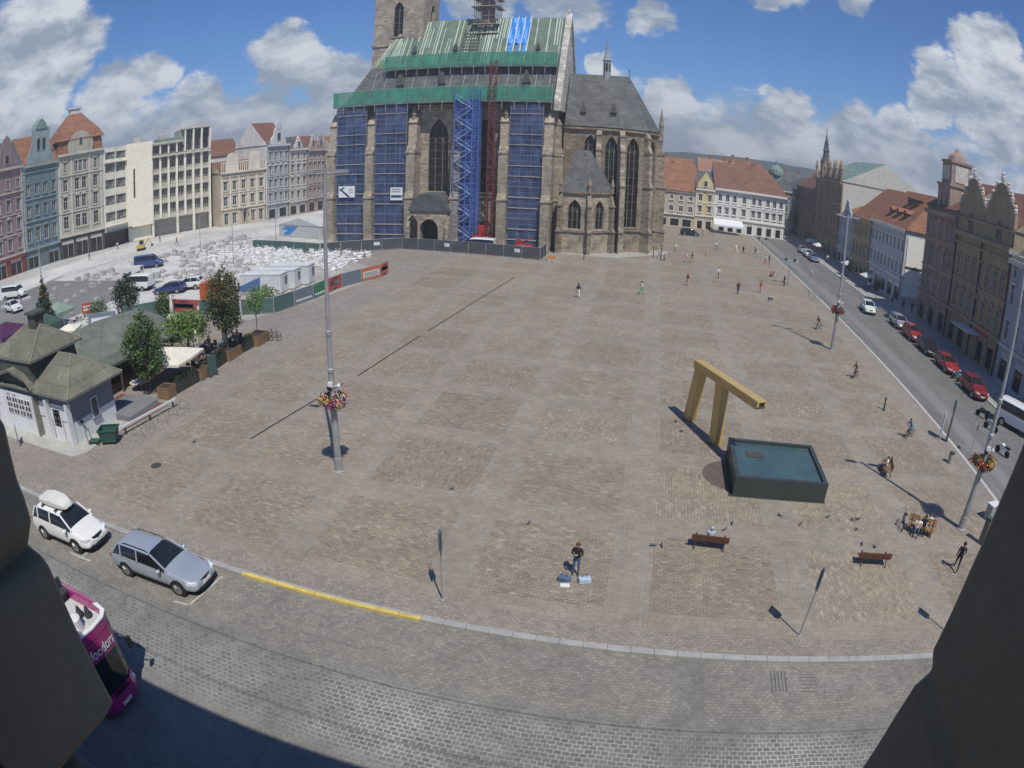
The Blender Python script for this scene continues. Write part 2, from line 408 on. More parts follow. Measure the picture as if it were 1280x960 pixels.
hb=house('town_house','blue town house with pale green shaped gable between pink and cream houses',(-139.5,91),(-138.3,102.8),26.0,13,pm('blue'),pm('bluet'),base=(4.5,pm('green')),floors=[(.2,3.4,[2.6,9.6],3.4,'shop_window',0),(6.6,3.6,[1.7,4.6,7.4,10.3],1.4,'window',4),(13.0,2.8,[1.7,4.6,7.4,10.3],1.2,'window',2),(18.4,2.8,[1.7,4.6,7.4,10.3],1.2,'window',2)],
 roofm=TILE,roof=('gable',8,.3),cornices=[(4.6,.45,.5),(11.6,.3,.35),(17.2,.25,.3),(24.0,.3,.3),(25.4,.75,.65)],
 gables=[(baroque(1.2,10.8,26.05,35.3,((0,0),(.02,.18),(.1,.3),(.16,.42),(.2,.6),(.2,1.0),(.26,1.0),(.5,1.16))),pm('bluet'),[(5.1,29.5,.9,3),(6.9,29.5,.9,3)])],pil=[(.4,.8,5,25.4),(11.5,.8,5,25.4)])
rs=MB(); rs.box(0.1,11.8,-.12,-.06,0,4.5); 
rs=MB(); rs.prism([(4.0,35.0),(8.0,35.0),(7.4,36.4),(6.0,37.6),(4.6,36.4)],'y',-.3,2.5); rs.build('gable_cap',COPPER,hb)

hc=house('corner_house','cream town house with round gable and large orange mansard roof topped by a white lantern',(-138.3,102.8),(-133,115.8),27.2,14,pm('cream'),pm('creamt'),base=(5.3,dk),floors=[(.2,4.4,[2.4,6.9,11.4],3.6,'shop_window',0),(7.6,3.2,[2.3,6.0,8.0,11.6],1.5),(12.6,3.2,[2.3,6.0,8.0,11.6],1.3,'window',3),(17.4,3.0,[2.3,5.9,8.1,11.6],1.3,'window',2),(22.2,2.8,[2.3,5.6,7,8.4,11.6],1.0,'window',2)],
 cornices=[(5.4,.5,.7),(11.6,.25,.35),(16.4,.2,.3),(21.2,.3,.4),(26.6,.8,.6)],pil=[(.5,.9,6,26.5),(4.2,.6,6,26.5),(9.8,.6,6,26.5),(13.5,.9,6,26.5)],
 gables=[([(3.4,27.2)]+[(7+3.6*math.cos(a)*(1 if abs(math.cos(a))<.75 else 1.1),28.6+4.3*math.sin(a)) for a in [math.pi*(1-i/12) for i in range(13)]]+[(10.6,27.2)],pm('cream'),[(7,29.2,.9,1.8)])])
rf=MB()
def ring(x0,x1,y0,y1,z): return [(x0,y0,z),(x1,y0,z),(x1,y1,z),(x0,y1,z)]
rr=[ring(-.1,14.1,.2,14,27.25),ring(.3,13.6,.6,13.6,30.6),ring(-.5,14.4,-.2,14.4,30.7),ring(.8,13.0,1.2,12.8,33.0),ring(5.0,8.6,5.6,8.4,38.2)]
for A,B in zip(rr[:-1],rr[1:]):
    for k in range(4): rf.face([A[k],A[(k+1)%4],B[(k+1)%4],B[k]],0)
rf.face(rr[-1]); rc=rf.build('roof',TILE,hc)
q=MB(); q.box(5.2,8.4,5.8,8.2,38.2,39.6); q.box(4.9,8.7,5.5,8.5,39.6,40.0); q.build('lantern',pm('white'),rc)
q=MB(); q.box(0.1,13.9,-.12,-.06,0.0,.2); q.build('plinth',dk,hc)

# modernist hotel: left wing, blank slab and a glazed front with vertical fins
ht=thing('hotel','white modernist building with vertical fins, blank wall slab and dark glazed front','building',(-132.6,115.8,0),0)
def local(p): return (p[0]+132.6,p[1]-115.8)
def seg(parent,name,p0,p1): 
    a=local(p0); b=local(p1); o=bpy.data.objects.new(name,None); return a,math.atan2(b[1]-a[1],b[0]-a[0]),math.hypot(b[0]-a[0],b[1]-a[1])
IV=pm('ivory'); WH=pm('white'); conc=mat('grey_concrete',(.42,.40,.35),.9,.2)
def put(mb,name,mats,a,rz,par=ht): return mb.build(name,mats,par,loc=(a[0],a[1],0),rz=rz)
a,rz,w=seg(ht,'x',(-132.6,115.8),(-132.1,124.5))
m=MB(); m.box(0,w,.35,12,4.4,26.4); m.box(0,w,0,.34,4.2,5.6); 
lv=[(7.0,2.4),(11.4,2.4),(15.8,2.4),(20.2,2.4),(23.8,1.9)]
cur=5.6
for z,hh in lv:
    if z>cur: m.box(0,w,0,.34,cur,z)
    m.box(0,.5,0,.34,z,z+hh); m.box(w/2-.2,w/2+.2,0,.34,z,z+hh); m.box(w-.4,w,0,.34,z,z+hh); cur=z+hh
m.box(0,w,0,.34,cur,27.0); m.box(-.1,w,-.5,-.01,22.8,23.1); m.box(-.1,w,-.5,-.01,5.6,5.9)
put(m,'wing',IV,a,rz)
for z,hh in lv:
    for x0,x1 in ((.5,w/2-.2),(w/2+.2,w-.4)):
        f=MB(); f.box(0,x1-x0,.16,.22,0,.1); f.box(0,x1-x0,.16,.22,hh-.1,hh)
        for i in range(4): f.box((x1-x0-.08)*i/3,(x1-x0-.08)*i/3+.08,.15,.23,.1,hh-.1)
        fo=f.build('window',DARKF,ht,loc=(a[0]-math.sin(rz)*0+math.cos(rz)*x0,a[1]+math.sin(rz)*x0,z),rz=rz)
        g=MB(); g.box(0,x1-x0,.24,.28,0,hh); g.build('pane',HGL,fo)
b0,rb,wb=seg(ht,'x',(-132.1,124.5),(-127.7,130.9))
m=MB(); m.box(0,wb,-.6,10,4.0,27.2); m.box(.3,wb-.3,1.2,1.5,0,3.99); put(m,'slab_wall',[mat('slab_ivory',(.80,.76,.62),.9,.07,.3)],b0,rb)
m=MB(); m.box(2.0,2.5,-.64,-.605,12,20); put(m,'wall_lettering',DARKF,b0,rb)
c0,rc_,wc=seg(ht,'x',(-127.7,130.9),(-117.1,144.9))
m=MB(); m.box(0,wc,1.6,12,5.0,22.6); m.box(0,wc,3.0,12,0,4.99); put(m,'core',[conc],c0,rc_)
nb=7; bw=wc/nb
m=MB()
for i in range(nb+1): 
    x=i*bw; m.box(x-.3,x+.3,-.35,1.0,5.0 if i not in (0,3,5,7) else 0,22.2)
    if i>3: m.box(x-.22,x+.22,-.3,.4,23,29.6)
    elif i>0: m.box(x-.2,x+.2,-.2,.3,23,26.2)
put(m,'fin',[IV],c0,rc_)
m=MB()
for z in (4.9,9.2,13.4,17.6): m.box(.1,wc-.1,.1,1.2,z-.15,z+.75)
m.box(-.2,wc+.2,-.9,1.4,22.2,22.75); m.box(-.1,wc*.52,-.7,.6,26.0,26.4); m.box(wc*.5,wc+.2,-.5,.8,29.3,29.9)
put(m,'floor_band',[mat('hotel_band',(.50,.48,.41),.9,.15)],c0,rc_)
m=MB(); m.box(.2,wc*.52,1.0,11,22.8,26.0); m.box(wc*.5,wc,1.0,11,22.8,29.4); put(m,'top_storey',[conc],c0,rc_)
for i in range(nb):
    for j,z in enumerate((5.5,9.8,14.2,18.4)):
        f=MB(); x0,x1=i*bw+.25,(i+1)*bw-.25; W_=x1-x0; H_=(9.2,13.4,17.6,22.2)[j]-z
        for k in range(3): f.box((W_-.1)*k/2,(W_-.1)*k/2+.1,.95,1.1,0,H_)
        f.box(.1,W_-.1,.98,1.08,H_*.35,H_*.35+.1); f.box(.1,W_-.1,.9,1.1,0,.8)
        fo=f.build('window',conc,ht,loc=(c0[0]+math.cos(rc_)*x0,c0[1]+math.sin(rc_)*x0,z),rz=rc_)
        g=MB(); g.box(0,W_,1.12,1.2,0,H_); g.build('pane',HGL,fo)
    z=23.4; x0,x1=i*bw+.35,(i+1)*bw-.35
    g=MB(); g.box(0,x1-x0,.9,.98,0,2.3 if i<3.5 else 5.6); g.build('terrace_window',GL,ht,loc=(c0[0]+math.cos(rc_)*x0,c0[1]+math.sin(rc_)*x0,z),rz=rc_)
m=MB(); m.box(.5,wc*.55,-.4,-.3,26.4,27.3); put(m,'roof_rail',[COPPER],c0,rc_)
for x,y,hh in ((2,6,3.5),(5,8,4.6),(-3,7,3),(9,6,5.5)): m=MB(); m.tube((x,y,26),(x,y,28.5+hh),.07,.05,6); put(m,'antenna',[conc],c0,rc_)
m=MB(); m.box(-5,-3,5,7,26.5,29); put(m,'roof_plant',[conc],c0,rc_); m=MB(); m.box(3,5.5,6,8,26,28.6); put(m,'roof_plant',[conc],c0,rc_)
m=MB(); m.box(.2,w+6,2.0,2.2,0,4.0); m.box(-.2,w+7,-1.2,3,4.0,4.25); put(m,'shop_front',[dk],a,rz)

hg=house('town_house','low golden-yellow house with balustraded roof edge and two small round gables',(-113.4,145.6),(-106.6,158.8),15.4,13,pm('gold'),pm('goldt'),
 [(.3,3.0,[1.6,4.4,10.4,13.2],1.3,'window',2),(.0,3.0,[7.4],2.0,'door',0)] if False else [(.4,3.2,[1.6,4.3,7.4,10.5,13.2],1.3,'window',2),(5.8,2.6,5,1.25,'window',4),(10.2,2.5,5,1.2,'window',2)],
 roofm=TILE2,roof=('gable',3.2,.0),cornices=[(4.6,.3,.4),(9.2,.2,.25),(14.0,.25,.3),(15.0,.7,.5)],pil=[(x,.5,5,14) for x in (.3,3.0,5.9,8.9,11.8,14.5)])
q=MB(); q.box(0,14.8,-.1,.15,18.0,18.3)
for i in range(22): q.box(.1+i*.69,.36+i*.69,-.08,.13,15.5,18.0)
q.build('balustrade',pm('goldt'),hg)
for cx in (3.6,11.0):
    q=MB(); q.prism([(cx-1.9,15.52)]+[(cx+1.9*math.cos(x),19.2+1.7*math.sin(x)) for x in [math.pi*(1-i/10) for i in range(11)]]+[(cx+1.9,15.52)],'y',-.3,-.12); q.build('gable',pm('goldt'),hg)
q=MB(); q.box(6.2,8.6,-1.3,-.3,4.5,4.8); q.box(6.5,6.8,-1.0,-.3,0,4.5); q.box(8,8.3,-1.0,-.3,0,4.5); q.build('balcony',conc,hg)

house('back_house','house with low red tiled roof behind the golden house',(-128,150),(-120,163),20.5,9,pm('white'),pm('white'),[(16,2,3,1.1)],roofm=TILE2,roof=('gable',5.2,.3,0,0))
htl=house('town_house','tall grey-blue house with white blank side wall and ornate gable above the golden house',(-105.7,158.6),(-103.8,167.4),22.2,15,pm('tall'),pm('tallt'),
 [(.3,3.4,[2.1,6.6],3.0,'shop_window',0),(5.4,2.4,4,1.1,'window',2),(9.4,2.4,4,1.1,'window',4),(13.4,2.4,4,1.1,'window',3),(17.6,2.4,4,1.0,'window',2)],side=pm('white'),
 roofm=TILE2,roof=('gable',7.2,.0),cornices=[(4.3,.4,.5),(8.4,.2,.25),(12.6,.2,.25),(16.8,.2,.25),(21.6,.7,.6)],gables=[(baroque(1.2,7.8,22.25,29.5),pm('tallt'),[(4.5,23.4,1.3,2.2)])])
house('town_house','pale stone house with stepped window bays between grey-blue and brown houses',(-103.5,167.4),(-101.8,175.2),20.5,13,pm('pale'),pm('palet'),
 [(.3,3.2,[1.9,6],2.8,'shop_window',0),(5.0,2.4,3,1.2,'window',2),(9.2,2.4,3,1.2,'window',3),(13.2,2.4,3,1.2,'window',2),(17.0,2.0,3,1.1)],roofm=SLATE,roof=('gable',4,.3),
 cornices=[(4.0,.4,.5),(8,.2,.25),(12.2,.2,.25),(19.9,.6,.6)],gables=[(baroque(2,6,20.5,24.3),pm('palet'),[(4,21,.9,1.6)])])
house('town_house','brown-red house with twin gables, nearest the cathedral scaffolding',(-101.4,175.1),(-100.2,183.9),20.0,13,pm('brown'),pm('brownt'),
 [(.3,3.4,[2.2,6.6],3.0,'shop_window',0),(5.2,2.4,4,1.1,'window',2),(9.4,2.4,4,1.1,'window',4),(13.4,2.4,4,1.1,'window',3),(17.0,2.0,4,1.0,'window',1)],roofm=TILE2,roof=('gable',4.5,.3),
 cornices=[(4.2,.4,.5),(8.4,.2,.25),(12.4,.2,.25),(19.4,.6,.6)],gables=[(baroque(.6,4.2,20,24.8),pm('brownt'),[(2.4,21,.9,1.7)]),(baroque(4.6,8.2,20,24.8),pm('brown'),[(6.4,21,.9,1.7)])])
# plain houses further back that close the row behind the nave
for i,(x,y,hh,mk,lb) in enumerate([(-97,186,19,'pale','pale house past the brown-red gabled house'),(-92,200,17,'gold','ochre house down the side street behind the cathedral')]):
    house('town_house',lb,(x,y),(x+2,y+12),hh,12,pm(mk),pm(mk),[(2,2,3,1.2),(6,2,4,1.2),(10,2,4,1.2),(14,2,4,1.1)],roofm=TILE,roof=('gable',5,.3))

# ---- north side
CB=mat('plaster_beige',(.50,.45,.36),.9,.14,.35,streak=.1); YE=mat('plaster_yellow',(.62,.53,.28),.9,.12,.35,streak=.1); NW=mat('plaster_chalk',(.72,.71,.68),.9,.08,.35,streak=.08); GB=mat('plaster_greyblue',(.26,.28,.31),.9,.15,.35)
house('town_house','beige house with two-tier bright orange roof next to the choir of the cathedral',(-10,181.5),(11.6,181.5),10.2,13,CB,NW,
 [(.2,2.6,[2,5.5,9,12.5,16,19.4],2.4,'shop_window',0),(4.4,1.5,8,1.2),(7.6,1.2,8,.9)],roofm=TILE,roof=('gable',7.6,.5),cornices=[(3.3,.35,.3),(9.7,.4,.5)],chim=[(6,8,15,3),(15,8,15,3)])
house('town_house','narrow yellow house with white-trimmed pediment gable',(11.6,181.6),(16.9,182),11.6,12,YE,NW,
 [(.1,2.9,[1.5,4.0],1.5,'shop_window',1),(4.8,1.8,2,1.0,'window',2),(8.0,1.8,2,1.0,'window',2)],roofm=SLATE,roof=('gable',4.8,.2),cornices=[(3.6,.3,.3),(7.3,.15,.2),(11.0,.5,.5)],
 gables=[([(0.3,11.6),(.5,13.0),(1.1,14.0),(2.65,16.2),(4.2,14.0),(4.8,13.0),(5.0,11.6)],YE,[(2.65,12.2,.9,1.5)])],pil=[(.2,.3,4,11),(5.1,.3,4,11)])
house('town_house','long white three-storey house with brick-orange roof and arched shop doors',(17,182.2),(38.2,183.2),12.2,13,NW,NW,
 [(.1,2.9,[2.4,5.0,7.6,10.6,13.6,16.4,19.2],1.5,'shop_window',1),(5.0,1.9,[1.6,3.7,5.8,8.6,11.4,13.2,15.6,17.6,19.6],1.0,'window',4),(8.6,1.9,[1.6,3.7,5.8,8.6,11.4,13.2,15.6,17.6,19.6],1.0,'window',2)],
 roofm=TILE2,roof=('gable',7.4,.5,0,6),cornices=[(3.5,.3,.35),(7.6,.15,.2),(11.6,.8,.6)],chim=[(5,7.5,18,2.2),(12,7.5,18,2.2)])
hd=house('domed_house','grey house with small domed turret rising behind the long white house',(33,199),(43,199),13.8,12,GB,pm('tallt'),[(3,2,3,1.2),(7,2,3,1.2),(10.6,2,3,1.2)],roofm=SLATE,roof=('mansard',3.0,.3,1.5,1.5),cornices=[(13.2,.5,.5)])
q=MB(); q.box(3.2,6.8,1.0,4.6,13.9,18.0); q.lathe([(2.4,18),(2.5,18.6),(2.3,19.6),(1.6,20.6),(.5,21.2),(.35,22.2),(.1,23)],12,(5,2.8,0)); q.build('turret',[COPPER],hd)
for i,(x,y,w_,hh,rm,lb) in enumerate([(-6,206,18,15,TILE,'far house with orange roof beyond the beige house'),(14,212,12,16,CHIM,'far brick-topped house beyond the yellow house'),(22,215,14,17,TILE2,'far brown-roofed house seen over the white house'),(46,240,18,15,SLATE,'grey slate-roofed house closing the street by the kerb')]):
    house('town_house',lb,(x,y),(x+w_,y),hh,10,[CB,CB,CB,GB][i],NW,[(3,2,4,1.2),(7,2,4,1.2),(11,2,4,1.2)],roofm=rm,roof=('gable',4.5,.3),chim=[(4,5,hh+2,3.6),(9,5,hh+2,3.4)])

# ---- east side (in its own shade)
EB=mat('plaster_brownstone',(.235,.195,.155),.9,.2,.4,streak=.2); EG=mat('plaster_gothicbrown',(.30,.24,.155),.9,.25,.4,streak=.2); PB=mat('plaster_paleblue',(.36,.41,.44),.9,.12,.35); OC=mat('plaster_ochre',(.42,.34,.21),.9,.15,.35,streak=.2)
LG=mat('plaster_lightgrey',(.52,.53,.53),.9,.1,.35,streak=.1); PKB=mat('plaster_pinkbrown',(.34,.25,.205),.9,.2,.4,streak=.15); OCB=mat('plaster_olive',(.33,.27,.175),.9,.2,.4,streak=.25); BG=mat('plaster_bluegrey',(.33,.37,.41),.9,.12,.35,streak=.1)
XE=46.0
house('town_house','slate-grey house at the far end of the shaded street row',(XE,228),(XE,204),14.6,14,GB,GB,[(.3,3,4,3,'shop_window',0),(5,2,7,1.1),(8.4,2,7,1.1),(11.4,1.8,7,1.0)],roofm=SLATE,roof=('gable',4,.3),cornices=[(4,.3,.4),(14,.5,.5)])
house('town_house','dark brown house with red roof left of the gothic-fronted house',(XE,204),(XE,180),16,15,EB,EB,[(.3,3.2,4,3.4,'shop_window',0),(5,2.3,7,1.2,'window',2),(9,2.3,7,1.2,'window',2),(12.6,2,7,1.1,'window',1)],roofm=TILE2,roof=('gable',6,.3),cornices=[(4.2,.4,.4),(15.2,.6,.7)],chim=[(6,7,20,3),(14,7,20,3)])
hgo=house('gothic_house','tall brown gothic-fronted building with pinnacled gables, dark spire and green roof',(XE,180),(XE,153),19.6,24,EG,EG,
 [(.3,3.6,5,3.4,'shop_window',0),(5.4,2.8,8,1.3,'window',3),(9.8,2.8,8,1.3,'window',3),(14.2,2.8,8,1.2,'window',4)],side=mat('plaster_gable',(.55,.54,.48),.9,.1,.3,streak=.1),
 roofm=COPPER,roof=('gable',6.5,.2,0,0),cornices=[(4.6,.45,.5),(9,.25,.3),(13.6,.25,.3),(18.8,.6,.7)],pil=[(x,.5,5,21) for x in (.6,6.6,12.6,18.6,24.6,26.6)],
 gables=[([(x0,19.65),(x0,21),(x0+.8,21),(x0+.8,22.4),(x0+1.6,22.4),(x0+1.6,23.6),(x0+2.2,24.8),(x0+2.8,23.6),(x0+2.8,22.4),(x0+3.6,22.4),(x0+3.6,21),(x0+4.4,21),(x0+4.4,19.65)],EG,[(x0+2.2,20.4,.8,1.8)]) for x0 in (10.4,16.2,22)])
q=MB(); q.box(5.7,8.1,-.4,2.0,19.6,23.6); q.build('tower',EG,hgo)
q=MB(); q.lathe([(1.7,23.6),(1.5,24.4),(1.0,25.4),(.8,27),(1.0,27.3),(.7,28.2),(.65,29.2),(.3,30.4),(.1,32),(.05,34)],8,(6.9,.8,0)); q.build('spire',SLATE,hgo)
for x in (.6,6.6,9.8,15.4,21.2,26.5): q=MB(); q.lathe([(.4,19.6),(.4,22.5),(.55,22.6),(.05,24.6)],6,(x,-.1,0)); q.build('pinnacle',EG,hgo)
hpb=house('town_house','small pale blue house squeezed under the tall pale gable wall',(XE,153),(XE,141),11.6,12,PB,LG,[(.3,2.8,3,2.8,'shop_window',0),(4.6,2,4,1.1,'window',2),(8.2,2,4,1.1,'window',2)],roofm=TILE,roof=('gable',3,.2),cornices=[(3.6,.3,.4),(11,.5,.6)],
 gables=[(baroque(2.5,9.5,11.6,15.6),PB,[(6,12.2,1,1.5)])])
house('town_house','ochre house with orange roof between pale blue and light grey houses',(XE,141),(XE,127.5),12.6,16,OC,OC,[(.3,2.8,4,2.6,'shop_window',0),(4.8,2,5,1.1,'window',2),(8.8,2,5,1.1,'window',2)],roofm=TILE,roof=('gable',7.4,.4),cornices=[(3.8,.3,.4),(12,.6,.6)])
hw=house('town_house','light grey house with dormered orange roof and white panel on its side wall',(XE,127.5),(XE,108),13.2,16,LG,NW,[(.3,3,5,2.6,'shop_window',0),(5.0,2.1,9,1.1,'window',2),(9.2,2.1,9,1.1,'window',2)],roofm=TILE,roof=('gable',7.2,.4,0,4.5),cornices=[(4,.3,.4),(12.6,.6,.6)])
for x in (6,10,14):
    q=MB(); q.box(x-.9,x+.9,1.8,3.6,14.6,16.0,1); q.prism([(x-1.1,16),(x+1.1,16),(x,16.7)],'y',1.6,5.0,0); q.build('dormer',[TILE,DARKF],hw)
for x in (9,12): q=MB(); q.box(x-.9,x+.9,4.6,6,18,18.9,1); q.box(x-1.1,x+1.1,4.5,7,18.9,19.1,0); q.build('skylight',[TILE,DARKF],hw)
for za,zb_ in ((1.4,6.3),(6.8,12.0)): q=MB(); q.box(19.52,19.66,.5,5.6,za,zb_); q.build('wall_panel',mat('white_panel',(.82,.82,.78),.7,.04),hw)
q=MB(); q.box(19.53,19.62,.5,5.6,6.32,6.78); q.build('panel_joint',DARKF,hw)
hk=house('museum_house','pinkish-brown house with clock-like square tower top and paired windows',(XE,99),(XE,86.6),18.8,16,PKB,PKB,[(.3,3.6,3,2.4,'shop_window',1),(5.4,2.6,[1.5,3.4,6.2,9,10.9],1.1,'window',2),(9.8,2.6,[1.5,3.4,6.2,9,10.9],1.1,'window',4),(14.2,2.4,[1.5,3.4,6.2,9,10.9],1.0,'window',2)],
 roofm=TILE2,roof=('gable',5.5,.3),cornices=[(4.4,.4,.4),(8.9,.2,.3),(13.4,.2,.3),(17.4,.7,.7)])
q=MB(); q.box(3.4,8.2,.2,5,18.85,22.4); q.box(3.2,8.4,0,5.2,22.4,22.8); q.box(4.0,7.6,.6,4.6,22.8,26.2); q.box(3.8,7.8,.4,4.8,26.2,26.6); q.lathe([(1.9,26.6),(1.6,27.4),(.8,27.9),(.3,28.6)],8,(5.8,2.6,0)); tw=q.build('tower',PKB,hk)
q=MB(); q.box(4.5,7.1,.5,.58,23.4,25.6); q.build('tower_panel',CHIMW,tw); q=MB(); q.box(7.62,7.7,1.3,3.9,23.2,25.8); q.build('tower_panel',CHIMW,tw)
for x in (4.8,6.8):
    g=MB(); g.box(x-.4,x+.4,.1,.18,19,21.4); g.build('window',GL,tw)
BRD=((0,0),(0,.32),(.07,.34),(.08,.52),(.17,.55),(.19,.72),(.31,.75),(.34,.9),(.5,.96))
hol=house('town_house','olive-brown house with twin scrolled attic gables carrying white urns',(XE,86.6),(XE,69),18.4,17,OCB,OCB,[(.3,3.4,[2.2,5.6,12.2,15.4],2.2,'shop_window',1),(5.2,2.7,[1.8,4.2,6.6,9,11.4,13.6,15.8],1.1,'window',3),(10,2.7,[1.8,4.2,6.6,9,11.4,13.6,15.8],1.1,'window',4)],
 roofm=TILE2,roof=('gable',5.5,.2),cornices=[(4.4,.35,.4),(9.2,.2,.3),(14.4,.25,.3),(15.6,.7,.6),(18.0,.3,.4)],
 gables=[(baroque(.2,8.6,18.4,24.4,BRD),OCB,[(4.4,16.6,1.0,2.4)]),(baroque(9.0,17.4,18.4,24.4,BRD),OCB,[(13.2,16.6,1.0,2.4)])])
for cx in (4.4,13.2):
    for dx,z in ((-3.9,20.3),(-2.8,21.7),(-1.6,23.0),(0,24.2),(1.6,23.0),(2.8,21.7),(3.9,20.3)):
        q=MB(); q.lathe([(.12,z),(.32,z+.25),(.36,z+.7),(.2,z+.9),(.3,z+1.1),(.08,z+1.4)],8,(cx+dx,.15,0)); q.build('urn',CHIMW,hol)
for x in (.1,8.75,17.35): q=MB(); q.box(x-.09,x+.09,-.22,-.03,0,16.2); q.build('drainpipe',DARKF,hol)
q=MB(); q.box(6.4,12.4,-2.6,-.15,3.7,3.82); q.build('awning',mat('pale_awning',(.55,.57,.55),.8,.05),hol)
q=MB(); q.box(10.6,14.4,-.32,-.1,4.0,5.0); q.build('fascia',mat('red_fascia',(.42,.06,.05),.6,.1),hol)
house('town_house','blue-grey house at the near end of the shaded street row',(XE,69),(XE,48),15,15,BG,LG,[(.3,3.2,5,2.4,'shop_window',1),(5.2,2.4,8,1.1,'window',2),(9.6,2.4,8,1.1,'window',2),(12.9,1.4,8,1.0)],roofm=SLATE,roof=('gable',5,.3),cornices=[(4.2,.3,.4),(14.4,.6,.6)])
house('town_house','tan house behind the street gap between light grey and pinkish houses',(60,108),(60,98),14,12,CB,CB,[(3,2,3,1.2),(7,2,3,1.2)],roofm=TILE2,roof=('gable',4,.3))
for i,(x,y,w_,hh,lb) in enumerate([(70,170,20,13,'red-roofed house behind the shaded street row'),(66,92,22,17,'brown-roofed house behind the pinkish tower house'),(70,150,20,15,'grey-roofed house behind the ochre house')]):
    house('back_house',lb,(x,y+w_),(x,y),hh,12,CB,CB,[(3,2,4,1.2),(8,2,4,1.2)],roofm=[TILE2,TILE2,SLATE][i],roof=('gable',6,.3))
# ------------------------------------------------------------------ ground
def groundmat(name,build):
    m=bpy.data.materials.new(name); nt,_,_=nodes(m); h=NT(nt); b=bsdf(h); b.inputs['Specular IOR Level'].default_value=.25
    build(h,b); return m
def setts(h,vec,scale,bw,bh,ms,c1,c2,mo,off=.5,squash=1.0):
    br=h.new('ShaderNodeTexBrick'); h.put(br.inputs['Vector'],vec); br.offset=off
    for k,v in (('Scale',scale),('Brick Width',bw),('Row Height',bh),('Mortar Size',ms),('Bias',0.0)): br.inputs[k].default_value=v
    br.inputs['Color1'].default_value=(*c1,1); br.inputs['Color2'].default_value=(*c2,1); br.inputs['Mortar'].default_value=(*mo,1)
    br.inputs['Mortar Smooth'].default_value=.3
    return br.outputs[0],br.outputs[1]
def plaza(h,b):
    c=coords(h,'Object'); s=h.new('ShaderNodeSeparateXYZ'); h.put(s.inputs[0],c)
    # bays of setts 6.3 m square between grey bands 2.1 m wide
    per=8.42
    fx=h.math('DIVIDE',h.math('SUBTRACT',s.outputs[0],1.75),per); fy=h.math('DIVIDE',h.math('SUBTRACT',s.outputs[1],31.3),per)
    cx=h.math('FLOOR',fx); cy=h.math('FLOOR',fy); rx=h.math('SUBTRACT',fx,cx); ry=h.math('SUBTRACT',fy,cy)
    inn=h.math('MULTIPLY',h.math('LESS_THAN',rx,.757),h.math('LESS_THAN',ry,.757))
    inn=h.math('MULTIPLY',inn,h.math('MULTIPLY',h.math('GREATER_THAN',s.outputs[1],21.6),h.math('MULTIPLY',h.math('GREATER_THAN',s.outputs[0],-33.0),h.math('LESS_THAN',s.outputs[0],26.6))))
    cell=h.new('ShaderNodeCombineXYZ'); h.put(cell.inputs[0],cx); h.put(cell.inputs[1],cy)
    wn=h.new('ShaderNodeTexWhiteNoise',noise_dimensions='2D'); h.put(wn.inputs['Vector'],cell.outputs[0])
    ws=h.new('ShaderNodeSeparateColor'); h.put(ws.inputs[0],wn.outputs['Color'])
    sw=h.new('ShaderNodeVectorRotate',rotation_type='Z_AXIS'); h.put(sw.inputs['Vector'],c); h.put(sw.inputs['Angle'],h.math('MULTIPLY',h.math('GREATER_THAN',ws.outputs[2],.5),math.pi/2))
    bv,bf=setts(h,sw.outputs[0],1.0,.36,.19,.018,(.312,.265,.216),(.235,.203,.173),(.19,.168,.147))
    sq=h.new('ShaderNodeSeparateXYZ'); h.put(sq.inputs[0],sw.outputs[0]); cq=h.new('ShaderNodeCombineXYZ'); h.put(cq.inputs[0],h.math('FLOOR',h.math('DIVIDE',sq.outputs[0],.36))); h.put(cq.inputs[1],h.math('FLOOR',h.math('DIVIDE',sq.outputs[1],.19)))
    wq=h.new('ShaderNodeTexWhiteNoise',noise_dimensions='2D'); h.put(wq.inputs['Vector'],cq.outputs[0])
    bv=h.mix(h.math('MULTIPLY',h.math('GREATER_THAN',wq.outputs['Value'],.95),.34),bv,(.43,.39,.34)); bv=h.mix(h.math('MULTIPLY',h.math('LESS_THAN',wq.outputs['Value'],.07),.3),bv,(.13,.11,.095))
    tint=h.mix(ws.outputs[0],(1.0,.965,.93),(1.0,1.0,.92)); bays=h.vmath('MULTIPLY',bv,tint)
    bays=h.vmath('SCALE',bays,scale=h.ramp(ws.outputs[1],0,1,.93,1.07,False))
    gv,gf=setts(h,c,1.0,.62,.42,.012,(.293,.257,.214),(.254,.225,.189),(.209,.186,.159))
    g2,_=setts(h,c,1.0,.25,.17,.014,(.32,.275,.235),(.235,.215,.195),(.18,.165,.15))
    inside=h.math('MULTIPLY',h.math('GREATER_THAN',s.outputs[1],21.6),h.math('LESS_THAN',s.outputs[0],26.6))
    grey=h.mix(h.math('MULTIPLY',h.math('GREATER_THAN',s.outputs[0],-33.0),inside),g2,gv)
    col=h.mix(inn,grey,bays)
    n1=h.noise(c,.09,5,.6); n2=h.noise(c,.55,5,.65); n3=h.noise(c,2.6,4,.7); n4=h.noise(c,9,3,.6)
    f=h.math('MULTIPLY',h.ramp(n1,.3,.7,.92,1.08,False),h.math('MULTIPLY',h.ramp(n2,.25,.75,.86,1.14,False),h.math('MULTIPLY',h.ramp(n3,.25,.75,.86,1.16,False),h.ramp(n4,.25,.75,.84,1.18,False))))
    col=h.vmath('SCALE',col,scale=f)
    st=h.ramp(h.noise(c,1.3,3,.8),.70,.76,0,.4); col=h.mix(st,col,(.12,.11,.10))
    h.put(b.inputs['Base Color'],col); b.inputs['Roughness'].default_value=.85
